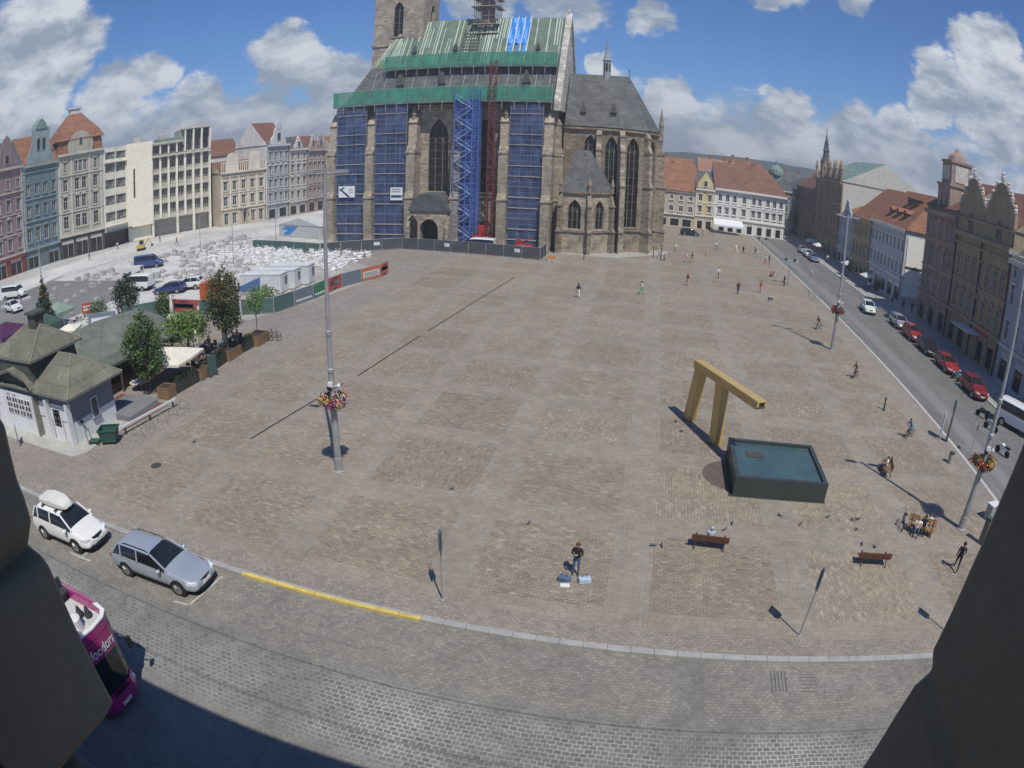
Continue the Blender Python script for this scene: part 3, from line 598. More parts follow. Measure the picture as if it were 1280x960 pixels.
    bp=h.new('ShaderNodeBump'); bp.inputs['Strength'].default_value=.5; bp.inputs['Distance'].default_value=.03; h.put(bp.inputs['Height'],h.math('ADD',n4,h.math('MULTIPLY',bf,-.5))); h.put(b.inputs['Normal'],bp.outputs[0])
def southroad(h,b):
    c=coords(h,'Object'); s=h.new('ShaderNodeSeparateXYZ'); h.put(s.inputs[0],c)
    wv=h.vmath('ADD',c,h.vmath('SCALE',h.vmath('SUBTRACT',h.noise(c,.5,2,.5,out=1),(.5,.5,.5)),scale=.25))
    v1,f1=setts(h,wv,1.0,.30,.22,.022,(.205,.206,.193),(.145,.147,.139),(1,1,1))
    n1=h.noise(c,.16,5,.6); n2=h.noise(c,.8,5,.65); n3=h.noise(c,6,3,.65)
    # sanded joints show pale in the middle of the carriageway and worn joints dark elsewhere
    yb=h.math('MULTIPLY',h.ramp(s.outputs[1],9.5,12.5,0,1),h.ramp(s.outputs[1],14.4,17.2,1,0))
    jn=h.math('MULTIPLY',h.math('MULTIPLY',yb,h.ramp(n1,.3,.6,.25,1)),h.math('MULTIPLY',h.ramp(s.outputs[0],-16,-6,.5,1.0),h.ramp(s.outputs[0],8,14,1,.45)))
    joint=h.mix(jn,(.13,.135,.13),(.40,.395,.365))
    v2,f2=setts(h,wv,1.0,.24,.17,.016,(.27,.255,.222),(.20,.19,.17),(.17,.162,.147))
    near=h.ramp(h.math('ADD',s.outputs[1],h.math('MULTIPLY',n2,1.4)),16.3,17.6,0,1)
    a=h.mix(f1,v1,joint); col=h.mix(near,a,v2)
    smooth=h.math('MULTIPLY',h.ramp(s.outputs[0],2.9,3.0,0,1,False),h.ramp(s.outputs[0],4.3,4.4,1,0,False)); col=h.mix(h.math('MULTIPLY',smooth,.35),col,(.16,.16,.155))
    south=h.ramp(s.outputs[1],12.0,12.6,.75,0); col=h.mix(h.math('MULTIPLY',south,h.ramp(s.outputs[0],-8,-4,1,0)),col,(.205,.20,.185))
    ln=h.math('ADD',h.math('LESS_THAN',h.math('ABSOLUTE',h.math('SUBTRACT',s.outputs[1],15.9)),.05),h.math('LESS_THAN',h.math('ABSOLUTE',h.math('SUBTRACT',s.outputs[1],13.2)),.05))
    col=h.mix(h.math('MULTIPLY',ln,.5),col,(.07,.07,.07))
    f=h.math('MULTIPLY',h.ramp(n1,.3,.7,.86,1.12,False),h.math('MULTIPLY',h.ramp(n2,.25,.75,.84,1.16,False),h.ramp(n3,.25,.75,.84,1.18,False)))
    h.put(b.inputs['Base Color'],h.vmath('SCALE',col,scale=f)); b.inputs['Roughness'].default_value=.75
    bp=h.new('ShaderNodeBump'); bp.inputs['Strength'].default_value=.4; bp.inputs['Distance'].default_value=.03; h.put(bp.inputs['Height'],n3); h.put(b.inputs['Normal'],bp.outputs[0])
def simpleground(col,var=.2,extra=None):
    def f_(h,b):
        c=coords(h,'Object'); n1=h.noise(c,.07,6,.65); n2=h.noise(c,.7,6,.7); n3=h.noise(c,4,4,.7)
        f=h.math('MULTIPLY',h.ramp(n1,.3,.7,1-var,1+var,False),h.math('MULTIPLY',h.ramp(n2,.25,.75,1-var*.8,1+var*.8,False),h.ramp(n3,.25,.75,.9,1.1,False)))
        h.put(b.inputs['Base Color'],h.vmath('SCALE',col,scale=f)); b.inputs['Roughness'].default_value=.85
    return f_
def eastroad(h,b):
    c=coords(h,'Object'); s=h.new('ShaderNodeSeparateXYZ'); h.put(s.inputs[0],c)
    v,f0=setts(h,c,1.0,.25,.16,.014,(.20,.195,.185),(.15,.15,.145),(.13,.13,.125))
    n1=h.noise(h.vmath('MULTIPLY',c,(1,.12,1)),.6,4,.6); n2=h.noise(c,.5,5,.65); n3=h.noise(c,5,3,.6)
    wear=h.math('MULTIPLY',h.ramp(h.math('ABSOLUTE',h.math('SUBTRACT',s.outputs[0],31.0)),.4,1.3,1,0),.30)
    f=h.math('MULTIPLY',h.ramp(n1,.3,.7,.86,1.14,False),h.math('MULTIPLY',h.ramp(n2,.25,.75,.88,1.12,False),h.ramp(n3,.25,.75,.85,1.15,False)))
    col=h.mix(wear,h.vmath('SCALE',v,scale=f),(.33,.33,.32))
    h.put(b.inputs['Base Color'],col); b.inputs['Roughness'].default_value=.8
def sheet(name,x0,x1,y0,y1,z,m):
    q=MB(); q.face([(x0,y0,z),(x1,y0,z),(x1,y1,z),(x0,y1,z)]); o=q.build(name,m); struct(o); return o
sheet('ground',-2500,2500,-400,3000,-.16,groundmat('earth',simpleground((.16,.15,.13))))
sheet('south_road',-140,60,-1,20.15,-.12,groundmat('south_setts',southroad))
PLZ=groundmat('square_paving',plaza)
q=MB(); q.box(-58,28.0,20.45,181,-.15,0.0); struct(q.build('square_paving',PLZ))
KERB=mat('kerb_granite',(.34,.34,.33),.85,.18,1.0)
def kerb(name,x0,x1,y0,y1,z1,m):
    q=MB(); L=x1-x0 if x1-x0>y1-y0 else y1-y0; n=int(L/1.0)
    for i in range(n):
        a,b_=i*L/n+.008,(i+1)*L/n-.008
        if x1-x0>y1-y0: q.box(x0+a,x0+b_,y0,y1,-.15,z1)
        else: q.box(x0,x1,y0+a,y0+b_,-.15,z1)
    return struct(q.build(name,m))
kerb('kerb',-60,-17.3,20.1,20.45,.012,KERB); kerb('kerb',-7.9,28.3,20.1,20.45,.012,KERB)
YEL=mat('yellow_kerb_paint',(.60,.47,.14),.75,.25,1.5,fine=.25)
kerb('yellow_kerb',-17.3,-7.9,20.1,20.32,.016,YEL); kerb('kerb',-17.3,-7.9,20.325,20.45,.012,KERB)
kerb('kerb',28.0,28.3,20.45,185,.012,mat('pale_kerb',(.46,.46,.44),.85,.15))
q=MB(); q.face([(28.3,-1,-.116),(39.6,-1,-.116),(39.6,260,-.116),(28.3,260,-.116)]); struct(q.build('east_road',groundmat('east_setts',eastroad)))
kerb('kerb',39.6,39.9,-1,240,.02,mat('pale_kerb',(.46,.46,.44)))
q=MB(); q.box(39.9,72,-1,260,-.15,0.005); struct(q.build('east_pavement',groundmat('pavement_slabs',simpleground((.33,.32,.30),.15))))
q=MB(); q.box(-12,41,181.02,200,-.14,.01); struct(q.build('north_pavement',groundmat('north_slabs',simpleground((.34,.32,.30),.15))))
# west side: dug-up street, pale gravel and dust, and the carriageway beside it
sheet('building_site_ground',-141,-58,20.4,260,-.05,groundmat('pale_gravel',simpleground((.50,.495,.475),.3)))
sheet('site_road',-112,-76,20.4,80,-.044,groundmat('site_asphalt',simpleground((.19,.19,.185),.15)))
q=MB(); q.face([(-58,61,.006),(-44,61,.006),(-40.6,72,.006),(-38.2,87,.006),(-38.2,90.5,.006),(-58,105,.006)]); struct(q.build('building_site_floor',groundmat('site_gravel',simpleground((.36,.345,.32),.25))))
sheet('west_pavement',-140,-128,60,130,-.03,groundmat('west_slabs',simpleground((.43,.425,.41),.15)))
# thin drain slot set in the square
q=MB()
DR=[((-25.3,33.6),(-23.6,45.5)),((-23.2,47.4),(-22.1,60)),((-21.9,62),(-19.3,92))]
for a,b_ in DR:
    d=Vector((b_[0]-a[0],b_[1]-a[1],0)); nrm=Vector((-d.y,d.x,0)).normalized()*.09
    A=Vector((*a,.004)); B=Vector((*b_,.004)); q.face([A-nrm,B-nrm,B+nrm,A+nrm])
struct(q.build('drain_channel',mat('dark_slot',(.05,.045,.04),.8)))
WL=mat('worn_road_paint',(.42,.42,.40),.8,.3,2.0,fine=.35)
q=MB()
for pts in [[(-18.2,19.6),(-18.5,16.9)],[(-18.5,16.9),(-19.4,16.75)],[(-26.2,17.0),(-28,16.9)],[(-27,17.0),(-26.9,18.0)]]:
    a,b_=[Vector((*p,-.112)) for p in pts]; d=(b_-a); nr=Vector((-d.y,d.x,0)).normalized()*.07; q.face([a-nr,b_-nr,b_+nr,a+nr])
struct(q.build('road_marking',WL))
q=MB(); q.lathe([(.42,0),(.42,.004)],20,(-29.6,27.6,.003)); tag(q.build('manhole_cover',mat('cast_iron',(.07,.065,.06),.6)),'round dark iron manhole cover in the square by the kiosk','manhole cover')
# grate in the road
q=MB()
for i in range(5): 
    q.box(7.3+i*.16,7.34+i*.16,18.3,19.6,-.117,-.112)
for i in range(6): q.box(8.6,9.4,18.3+i*.22,18.33+i*.22,-.117,-.112)
tag(q.build('drain_grate',mat('worn_grate',(.09,.09,.085),.8,.4,4)),'dark drain grate in the road in front of the benches','drain grate')
# ------------------------------------------------------------------ wooded hills far behind
hl=MB(); hm=mat('far_woods',(.035,.055,.045),.95,.3,.02)
prof=[(-260,16),(-120,22),(-40,30),(20,37),(60,40),(110,34),(160,30),(230,25),(330,18),(430,12)]
k=[]
random.seed(3)
for i in range(60):
    t=i/59; x=-620+t*1500
    j=0
    hz=18+14*math.exp(-((x-160)/260)**2)+10*math.exp(-((x+260)/160)**2)+random.uniform(-1.2,1.2)
    k.append((x,hz))
for (xa,za),(xb,zb) in zip(k[:-1],k[1:]):
    hl.face([(xa,820,-1),(xb,820,-1),(xb,900,zb),(xa,900,za)]); hl.face([(xa,900,za),(xb,900,zb),(xb,1200,zb*.6),(xa,1200,za*.6)])
struct(hl.build('hills',hm,smooth=True))
# ------------------------------------------------------------------ the cathedral
ST=stonemat('cathedral_stone',(.37,.315,.245),var=.35,dark=.5); STD=stonemat('old_stone',(.28,.235,.175),var=.35,dark=.5); STL=stonemat('pale_render',(.50,.47,.42),1.2,.6,.15,.15)
CGL=glassmat('leaded_glass',(.018,.018,.02),.25,.4); LEAD=mat('lead_tracery',(.17,.155,.13),.8,.2)
SLD=slatmat('cathedral_slates',(.115,.12,.12),.45,var=.35); MEMB=mat('roof_membrane',(.135,.185,.145),.7,.3,.5,fine=.25,streak=.2); BATT=mat('pale_battens',(.52,.60,.50),.7,.2)
CB0=Vector((-40,130,0))
cath=thing('cathedral','great stone gothic cathedral with steep roof under repair, tower, choir and side chapel','cathedral',CB0)
def C(mb,name,mats,parent=None,bx=None,rz=0.0):
    if parent is None or parent is cath:
        return mb.build(name,mats,cath,loc=((bx or Vector((0,0,0)))-CB0),rz=rz)
    return mb.build(name,mats,parent)
def arc(xc,hw,zs,za,n=7):
    pts=[]
    for i in range(n+1):
        a=math.radians(60*i/n); pts.append((xc-hw+2*hw*math.cos(a),zs+(za-zs)*math.sin(a)/.866))
    return pts+[(2*xc-x,z) for x,z in reversed(pts[:-1])]   # right spring -> apex -> left spring
def lancets(name,W,H,wins,T,org,rz,m,z0=0.0,lights=3):
    """a wall with true pointed openings; every window a part with tracery and glass"""
    b=MB(); x=0.0
    for (xc,hw,zb,zs,za) in wins:
        b.box(x,xc-hw,0,T,z0,H); b.box(xc-hw,xc+hw,0,T,z0,zb)
        up=arc(xc,hw,zs,za); b.prism([(xc-hw,H),(xc-hw,zs)][::1]+list(reversed(up[:-1]))[0:0]+[p for p in reversed(up)][1:]+[(xc+hw,H)],'y',0,T)
        b.prism([(xc-hw-.25,zb-.3),(xc+hw+.25,zb-.3),(xc+hw+.1,zb),(xc-hw-.1,zb)],'y',-.22,-.003)
        x=xc+hw
    b.box(x,W,0,T,z0,H)
    wo=C(b,name,m,None,org,rz)
    for (xc,hw,zb,zs,za) in wins:
        f=MB(); up=arc(xc,hw,zs,za,8)
        inn=arc(xc,hw-.16,zs,za-.3,8)
        for i in range(len(up)-1): 
            f.prism([up[i],up[i+1],inn[i+1],inn[i]],'y',-.06,.5)
        f.box(xc-hw,xc-hw+.16,-.06,.5,zb,zs); f.box(xc+hw-.16,xc+hw,-.06,.5,zb,zs)
        wb=C(f,'window',STL if False else m,None,org,rz)
        t=MB()
        for k in range(1,lights):
            xx=xc-hw+2*hw*k/lights; zt=zs+(za-zs)*(1-abs(2*k/lights-1)**1.6)*.92
            t.box(xx-.07,xx+.07,.42,.62,zb,zt)
        z=zb+1.6
        while z<zs: t.box(xc-hw+.16,xc+hw-.16,.5,.56,z,z+.07); z+=1.6
        for k in range(lights):
            xx=xc-hw+2*hw*(k+.5)/lights; q=arc(xx,hw/lights-.03,zs-.6,zs+.6,4); qi=arc(xx,hw/lights-.12,zs-.6,zs+.48,4)
            for i in range(len(q)-1): t.prism([q[i],q[i+1],qi[i+1],qi[i]],'y',.44,.6)
        t.build('tracery',LEAD,wb)
        g=MB(); g.prism([(xc-hw,zb),(xc+hw,zb)]+up,'y',.66,.7); g.build('pane',CGL,wb)
    return wo
# nave
NX0,NX1=-62.6,-18.5
bays=[-58.3,-49.4,-40.5,-31.6,-22.8]
lancets('nave_wall',NX1-NX0,27.6,[(x-NX0,2.15,10.3,20.6,25.0) for x in bays],1.3,Vector((NX0,119.5,0)),0,ST)
b=MB(); b.box(NX0,NX0+1.2,120.81,142,0,27.6); b.box(NX1-1.2,NX1,120.81,142,0,27.6); b.box(NX0,NX1,141,142.2,0,27.6); C(b,'nave_end_wall',ST)
for z,pr in ((4.6,.35),(9.2,.25),(26.6,.5)): b=MB(); b.box(NX0+.2,NX1+.1,119.5-pr,119.497,z,z+.35); C(b,'string_course',STD)
def buttress(x,y,rz,w,prof,m=ST):
    """stepped buttress; prof: (reach, z) from the wall outwards"""
    b=MB(); pts=[(.25,0)]+[(-r,z) for r,z in prof]+[(.25,prof[-1][1])]
    b.prism(pts,'x',-w/2,w/2)
    for r,z in prof[1:-1:2]: b.box(-w/2-.12,w/2+.12,-r-.16,-.0,z-.25,z-.02)
    return C(b,'buttress',m,None,Vector((x,y,0)),rz)
NP=[(3.9,0),(3.9,9.4),(3.2,10.6),(3.2,18.2),(2.2,19.8),(2.2,24.2),(.2,26.6)]
for x in (-62.0,-53.6,-45.0,-36.1,-27.2,-19.2): buttress(x,119.5,0,1.7,NP)
buttress(-62.4,121,-math.pi/2,1.6,[(2.4,0),(2.4,9.4),(1.8,10.6),(1.8,18),(1.2,19.6),(1.2,24),(.1,26)])
buttress(-18.6,121.2,math.pi/2,1.6,[(2.2,0),(2.2,9.4),(1.7,10.6),(1.7,18),(1.1,19.6),(1.1,24),(.1,26)])
# pinnacle niches on buttress heads
for x in (-45.0,-27.2):
    b=MB(); b.lathe([(.55,24.0),(.55,25.4),(.7,25.5),(.05,27.4)],4,(x,117.9,0)); C(b,'pinnacle',STD)
# nave roof: old slates below, new membrane and battens above
EY,RY,EZ,RZ_=118.7,130.5,27.75,47.6
def slope(t,x0e,x0r,x1): 
    return (x0e+(x0r-x0e)*t,EY+(RY-EY)*t,EZ+(RZ_-EZ)*t),(x1,EY+(RY-EY)*t,EZ+(RZ_-EZ)*t)
tm=.43
a0,a1=slope(0,-61.2,-52,-18.45); m0,m1=slope(tm,-61.2,-52,-18.45); r0,r1=slope(1,-61.2,-52,-18.45)
b=MB(); b.face([a0,a1,m1,m0]); 
mir=lambda p:(p[0],2*RY-p[1],p[2])
b.face([mir(a1),mir(a0),mir(r0),mir(r1)]); b.face([mir(a0),a0,r0]); b.face([a0,a1,mir(a1),mir(a0)])
nr=C(b,'nave_roof',SLD)
b=MB(); up_=Vector((0,-.3,.18))
b.face([Vector(m0)+up_*.1,Vector(m1)+up_*.1,Vector(r1)+up_*.1,Vector(r0)+up_*.1]); mem=b.build('membrane',MEMB,nr)
random.seed(5); b=MB()
x=-59.5
while x<-18.9:
    # battens run up the slope, singly or in pairs, some broken off part way
    t0=tm+random.choice([.02,.02,.1,.22,.3]); t1=random.choice([.99,.99,.99,.9,.75])
    for dx in ((0,) if random.random()<.6 else (0,.55)):
        lo=-61.2+9.2*t0+.3; 
        pts=[]
        for t in (t0,t1):
            xx=x+dx
            if xx<-61.2+9.2*t+.15: xx=-61.2+9.2*t+.15
            pts.append(Vector((xx,EY+(RY-EY)*t,EZ+(RZ_-EZ)*t))+up_*.45)
        w=random.choice([.11,.15,.2])
        A,B=pts; X=Vector((w/2,0,0)); b.face([A-X,A+X,B+X,B-X]); b.face([A-X,B-X,B-X-up_*.35,A-X-up_*.35]); b.face([A+X,B+X,B+X-up_*.35,A+X-up_*.35])
    x+=random.uniform(.75,1.7)
b.build('batten',BATT,nr)
b=MB(); x=-58
while x<-19.5:
    w=.1; t0,t1=.04,tm-.03; xo=-61.2+9.2*t1
    if x>xo+.2:
        A=Vector((x,EY+(RY-EY)*t0,EZ+(RZ_-EZ)*t0))+up_*.3; B=Vector((x,EY+(RY-EY)*t1,EZ+(RZ_-EZ)*t1))+up_*.3; X=Vector((w/2,0,0))
        b.face([A-X,A+X,B+X,B-X])
    x+=random.choice([1.3,2.1,2.6,3.3])
b.build('ladder_rail',mat('grey_rail',(.34,.35,.34),.6,.2),nr)
for (px_,py_,pz_,s) in [(-49.4,120.6,31.2,1.15),(-40.8,120.6,31.2,1.15),(-24.3,120.6,31.2,1.2),(-48.4,125.4,39.2,.7),(-39.7,125.4,39.2,.7),(-23.1,125.4,39.2,.7)]:
    b=MB(); b.box(px_-.5*s,px_+.5*s,py_-.3,py_+1.5*s,pz_-.6,pz_+.7*s,1); b.prism([(px_-.65*s,pz_+.7*s),(px_+.65*s,pz_+.7*s),(px_,pz_+2.9*s)],'y',py_-.4,py_+1.6*s,0); b.build('dormer',[SLD,mat('dormer_dark',(.04,.05,.045),.8)],nr)
b=MB(); b.prism([(117.3,26.4),(119.3,27.7),(RY,RZ_-.1),(2*RY-119.3,27.7),(2*RY-117.3,26.4),(2*RY-117.3,28.2),(RY,RZ_+1.2),(117.3,28.2)],'x',-18.44,-17.2); b.prism([(119.3,26.6),(2*RY-119.3,26.6),(RY,RZ_-.2)],'x',-18.4,-17.5)
b.box(-18.1,-17.6,RY-.2,RY+.2,RZ_+1,RZ_+2.8); C(b,'gable_wall',STL)
# porch in the third bay
b=MB(); b.box(-44.1,-42.2,114.4,119.45,0,6.9); b.box(-38.6,-36.9,114.4,119.45,0,6.9); b.box(-42.2,-38.6,114.4,119.45,5.4,6.9)
b.prism([(-42.2,5.41),(-42.2,3.4)]+[(-40.4-1.8*math.cos(a),3.4+1.95*math.sin(a)) for a in [math.pi*i/10 for i in range(1,10)]]+[(-38.6,3.4),(-38.6,5.41)],'y',114.45,115.2)
for x in (-44.3,-36.7): b.prism([(114.5,0),(113.6,0),(113.6,4),(114.5,6)],'x',x-.35,x+.35)
po=C(b,'porch',ST)
b=MB(); b.prism([(-44.5,6.91),(-36.5,6.91),(-37.6,9.4),(-39,10.2),(-42,10.2),(-43.4,9.4)],'y',114.1,119.3); b.build('porch_roof',SLATE,po)
b=MB(); b.box(-42.1,-38.7,116.4,116.6,0,5.3); b.build('door',mat('oak_door',(.05,.035,.025),.8,.2),po)
b=MB(); b.box(-44.6,-42.6,114.05,114.35,1,5.0); b.prism([(-44.5,5.0),(-42.7,5.0),(-43.6,6.2)],'y',114.05,114.35); b.build('niche',CGL,po)
# tower
TX0,TX1,TY0,TY1=-58.9,-47.7,128,139.2
b=MB(); b.box(TX0-.25,TX1+.25,TY0-.25,TY1+.25,0,34.6); b.box(TX0-.4,TX1+.4,TY0-.4,TY1+.4,34.6,35.1); b.box(TX0-.08,TX1+.08,TY0-.08,TY1+.08,35.1,42.0); b.box(TX0-.3,TX1+.3,TY0-.3,TY1+.3,42.0,42.4)
b.box(TX0-.3,TX1+.3,TY0-.3,TY1+.3,55.6,56.2); b.box(TX0,TX1,TY0+1.21,TY1-1.21,56.2,66)
b.box(TX0,TX1-1.21,TY1-1.2,TY1,42.41,55.6); b.box(TX0,TX0+1.2,TY0+1.21,TY1-1.21,42.41,55.6)
b.box(TX0+.0,TX1,TY0,TY0+1.2,56.2,66)
for x,y in ((TX0,TY0),(TX1,TY0),(TX1,TY1)): b.box(x-.55,x+.55,y-.55,y+.55,0,33)
TWm=stonemat('tower_stone',(.38,.325,.27)); C(b,'tower',TWm)
lancets('tower_front',TX1-TX0,55.6,[(5.6,1.25,44.2,50.2,52.8)],1.2,Vector((TX0,TY0,0)),0,TWm,42.41,2)
lancets('tower_side',TY1-TY0-2.42,55.6,[(4.3,1.2,44.2,50.2,52.8)],1.2,Vector((TX1,TY0+1.21,0)),math.pi/2,TWm,42.41,2)
# choir with polygonal end
CY0,CY1=123.0,137.0
FAC=[(-17.3,CY0),(-6.6,CY0),(-1.9,125.6),(.4,129.9),(.4,130.6),(-1.9,134.6),(-6.6,CY1)]
WZ=(4.9,19.4,22.6)
def facet(i,wins,lights=3):
    p=Vector((*FAC[i],0)); q=Vector((*FAC[i+1],0)); d=q-p
    lancets('choir_wall',d.length-.004,23.9,wins,1.0,p,math.atan2(d.y,d.x),STD,0,lights); return d.length
facet(0,[(5.0,1.25,17.2,20.0,22.6),(9.0,1.3,WZ[0],WZ[1],WZ[2])])
l1=(Vector(FAC[2])-Vector(FAC[1])).length; facet(1,[(l1/2-.1,1.45,*WZ)]); l2=(Vector(FAC[3])-Vector(FAC[2])).length; facet(2,[(l2/2,1.25,*WZ)])
for i in (3,4,5): facet(i,[])
for i in range(0,5):
    p=Vector((*FAC[i],0)); q=Vector((*FAC[i+1],0)); d=(q-p).normalized(); n=Vector((d.y,-d.x,0))
    for z,pr in ((4.1,.3),(23.3,.45)): 
        A=p+n*.002;B=q+n*.002; b=MB()
        b.prism([(A.x,A.y),(B.x,B.y),((B+n*pr).x,(B+n*pr).y),((A+n*pr).x,(A+n*pr).y)],'z',z,z+.4); C(b,'string_course',STD)
AP=[(2.0,0),(2.0,4.2),(1.7,4.9),(1.7,13),(1.3,14),(1.3,19.6),(.8,20.8),(.8,22.6),(.1,23.8)]
for (x,y,a) in [(-10.6,CY0,0),(-6.5,CY0,22),(-1.9,125.6,52),(.4,129.9,80),(.3,131.4,110)]: buttress(x,y,R(a),.95,AP,ST)
rt_=[Vector((-17.25,130,35.2)),Vector((-5.7,130,35.2))]
eav=[Vector((x+(0 if i==0 else .35*(1 if x>-3 else 0)),y-(.5 if y<126 else 0)+(.5 if y>134 else 0),23.95)) for i,(x,y) in enumerate(FAC)]; eav[0].x=-17.15
b=MB(); b.face([eav[0],eav[1],rt_[1],rt_[0]])
for i in range(1,6): b.face([eav[i],eav[i+1],rt_[1]])
e7=Vector((-17.15,137.5,23.95)); b.face([eav[6],e7,rt_[0],rt_[1]]); b.face(eav+[e7])
cr=C(b,'choir_roof',SLD)
for (x,z) in ((-13.9,26.0),(-8.2,26.2)):
    y=123+(z-24)/11.2*7-.2
    b=MB(); b.box(x-.4,x+.4,y-.2,y+1.3,z-.5,z+.8,1); b.prism([(x-.6,z+.8),(x+.6,z+.8),(x,z+2.9)],'y',y-.3,y+1.5,0); b.tube((x,y+.3,z+2.8),(x,y+.3,z+4),.05,.03,5); b.build('dormer',[SLD,MATS['dormer_dark']],cr)
b=MB(); b.tube((-5.7,130,35),(-5.7,130,36.8),.1,.04,6); b.lathe([(.05,36.3),(.22,36.5),(.05,36.7)],8,(-5.7,130,0)); b.build('finial',LEAD,cr)
b=MB(); b.lathe([(.8,33.4),(.75,35.4),(.72,38.2),(.95,38.4),(.7,38.7),(.42,39.6),(.16,42),(.04,44)],6,(-10.1,130,0),0)
for a in range(6):
    t=math.pi/3*a+.52; b.obox((-10.1+.66*math.cos(t),130+.66*math.sin(t),36.9),(.12,.34,1.7),t,1)
fl=b.build('fleche',[mat('lead_sheet',(.30,.31,.32),.6,.2),CGL],cr)
b=MB(); b.lathe([(.45,22.5),(.4,25),(.5,25.2),(.05,29)],6,(.9,130.0,0)); C(b,'pinnacle',STD)
# side chapel with tent roof
CH=[(-16.6,122.95),(-16.6,117.2),(-11.6,117.2),(-7.9,121.3),(-7.9,122.95)]
def cfacet(p,q,wins):
    p=Vector((*p,0)); q=Vector((*q,0)); d=q-p; lancets('chapel_wall',d.length-.004,11.5,wins,.8,p,math.atan2(d.y,d.x),ST,0,3)
cfacet(CH[1],CH[2],[(2.55,1.3,4.6,8.0,10.3)]); cfacet(CH[2],CH[3],[(2.7,1.25,4.6,8.0,10.3)])
b=MB(); b.box(-16.6,-15.8,118.01,122.9,0,11.5); C(b,'chapel_wall',ST)
for (x,y,a) in [(-16.5,117.2,-20),(-11.6,117.2,24),(-8.0,121.3,60)]:
    o=buttress(x,y,R(a),.75,[(1.1,0),(1.1,4.2),(.8,4.8),(.8,9),(.2,11.3)],STD)
    b=MB(); b.lathe([(.3,11.3),(.3,12.6),(.4,12.7),(.04,14.4)],6,(0,-.35,0)); b.build('pinnacle',STD,o)
for i in (1,2):
    p=Vector((*CH[i],0)); q=Vector((*CH[i+1],0)); d=(q-p).normalized(); n=Vector((d.y,-d.x,0))
    for z,pr in ((4.0,.25),(11.2,.4)):
        A=p+n*.002;B=q+n*.002; b=MB(); b.prism([(A.x,A.y),(B.x,B.y),((B+n*pr).x,(B+n*pr).y),((A+n*pr).x,(A+n*pr).y)],'z',z,z+.35); C(b,'string_course',STD)
ce=[Vector((-17.0,122.9,11.55)),Vector((-17.0,116.8,11.55)),Vector((-11.4,116.8,11.55)),Vector((-7.5,121.1,11.55)),Vector((-7.5,122.9,11.55))]
k0,k1=Vector((-14.3,120.6,19.3)),Vector((-12.0,120.8,19.2)); kb0,kb1=Vector((-14.3,122.9,19.3)),Vector((-12,122.9,19.2))
b=MB(); b.face([ce[0],ce[1],k0,kb0]); b.face([ce[1],ce[2],k1,k0]); b.face([ce[2],ce[3],k1]); b.face([ce[3],ce[4],kb1,k1]); b.face([k0,k1,kb1,kb0]); C(b,'chapel_roof',SLD)
b=MB(); b.box(-17.2,4,115.6,116.1,0,.12); b.prism([(-16.2,116.1),(-6,116.1),(3.2,126.5),(3.4,131),(1,131),(-16.2,123)],'z',.006,.10); struct(b.build('church_step',mat('step_stone',(.36,.34,.31),.9,.2)))

# ------------------------------------------------------------------ scaffolds and nets on the cathedral
NETB=netmat('blue_net',(.10,.145,.29),.50); NETG=netmat('green_net',(.045,.26,.175),.78); POLE=mat('galvanised_pole',(.45,.47,.50),.45,.15,metal=.3); PLANK=mat('scaffold_plank',(.42,.40,.36),.8,.2); BLUEP=mat('blue_pole',(.09,.16,.48),.5,.1); NETL=netmat('light_blue_net',(.085,.17,.46),.5)
def scaffold(label,x0,x1,y0,y1,z1,levels=14):
    t=thing('net_scaffold',label,'scaffold',((x0+x1)/2,y0,0),0,'blue netted scaffolds on the nave wall'); w=x1-x0; d=y1-y0
    f=MB(); xs=[-w/2+w*i/3 for i in range(4)]
    for x in xs:
        for y in (.12,d): f.tube((x,y,0),(x,y,z1),.06,n=6)
    for i in range(1,levels): 
        z=z1*i/levels
        f.tube((-w/2,.1,z+.9),(w/2,.1,z+.9),.035,n=5); f.tube((-w/2,d,z),(w/2,d,z),.035,n=5)
    f.build('frame',POLE,t)
    for i in range(1,levels): p=MB(); p.box(-w/2,w/2,-.16 if i%3 else .16,d-.1,z1*i/levels-.09,z1*i/levels+.02); p.build('deck',PLANK,t)
    n=MB(); cols=8; rows=int(z1/1.0); random.seed(int(x0*10))
    def gx(i,j): return (-w/2+w*i/cols, -.02+.07*math.sin(i*1.9+j*.7)+random.uniform(-.03,.03), .6+(z1-.6)*j/rows)
    G=[[gx(i,j) for i in range(cols+1)] for j in range(rows+1)]
    for j in range(rows):
        for i in range(cols): n.face([G[j][i],G[j][i+1],G[j+1][i+1],G[j+1][i]])
    for sx in (-w/2-.05,w/2+.05): n.face([(sx,0,.6),(sx,d,.6),(sx,d,z1),(sx,0,z1)])
    n.build('net',NETB,t,smooth=True); return t
s1=scaffold('blue netted scaffold bearing a dark arrow sign at the far end of the nave',-61.0,-54.6,116.9,119.2,28)
s2=scaffold('blue netted scaffold bearing a white lettered sign, second along the nave wall',-52.6,-46.1,116.9,119.2,28)
s4=scaffold('blue netted scaffold at the nave corner next to the chapel, carrying no sign',-26.2,-20.2,116.9,119.2,27.6)
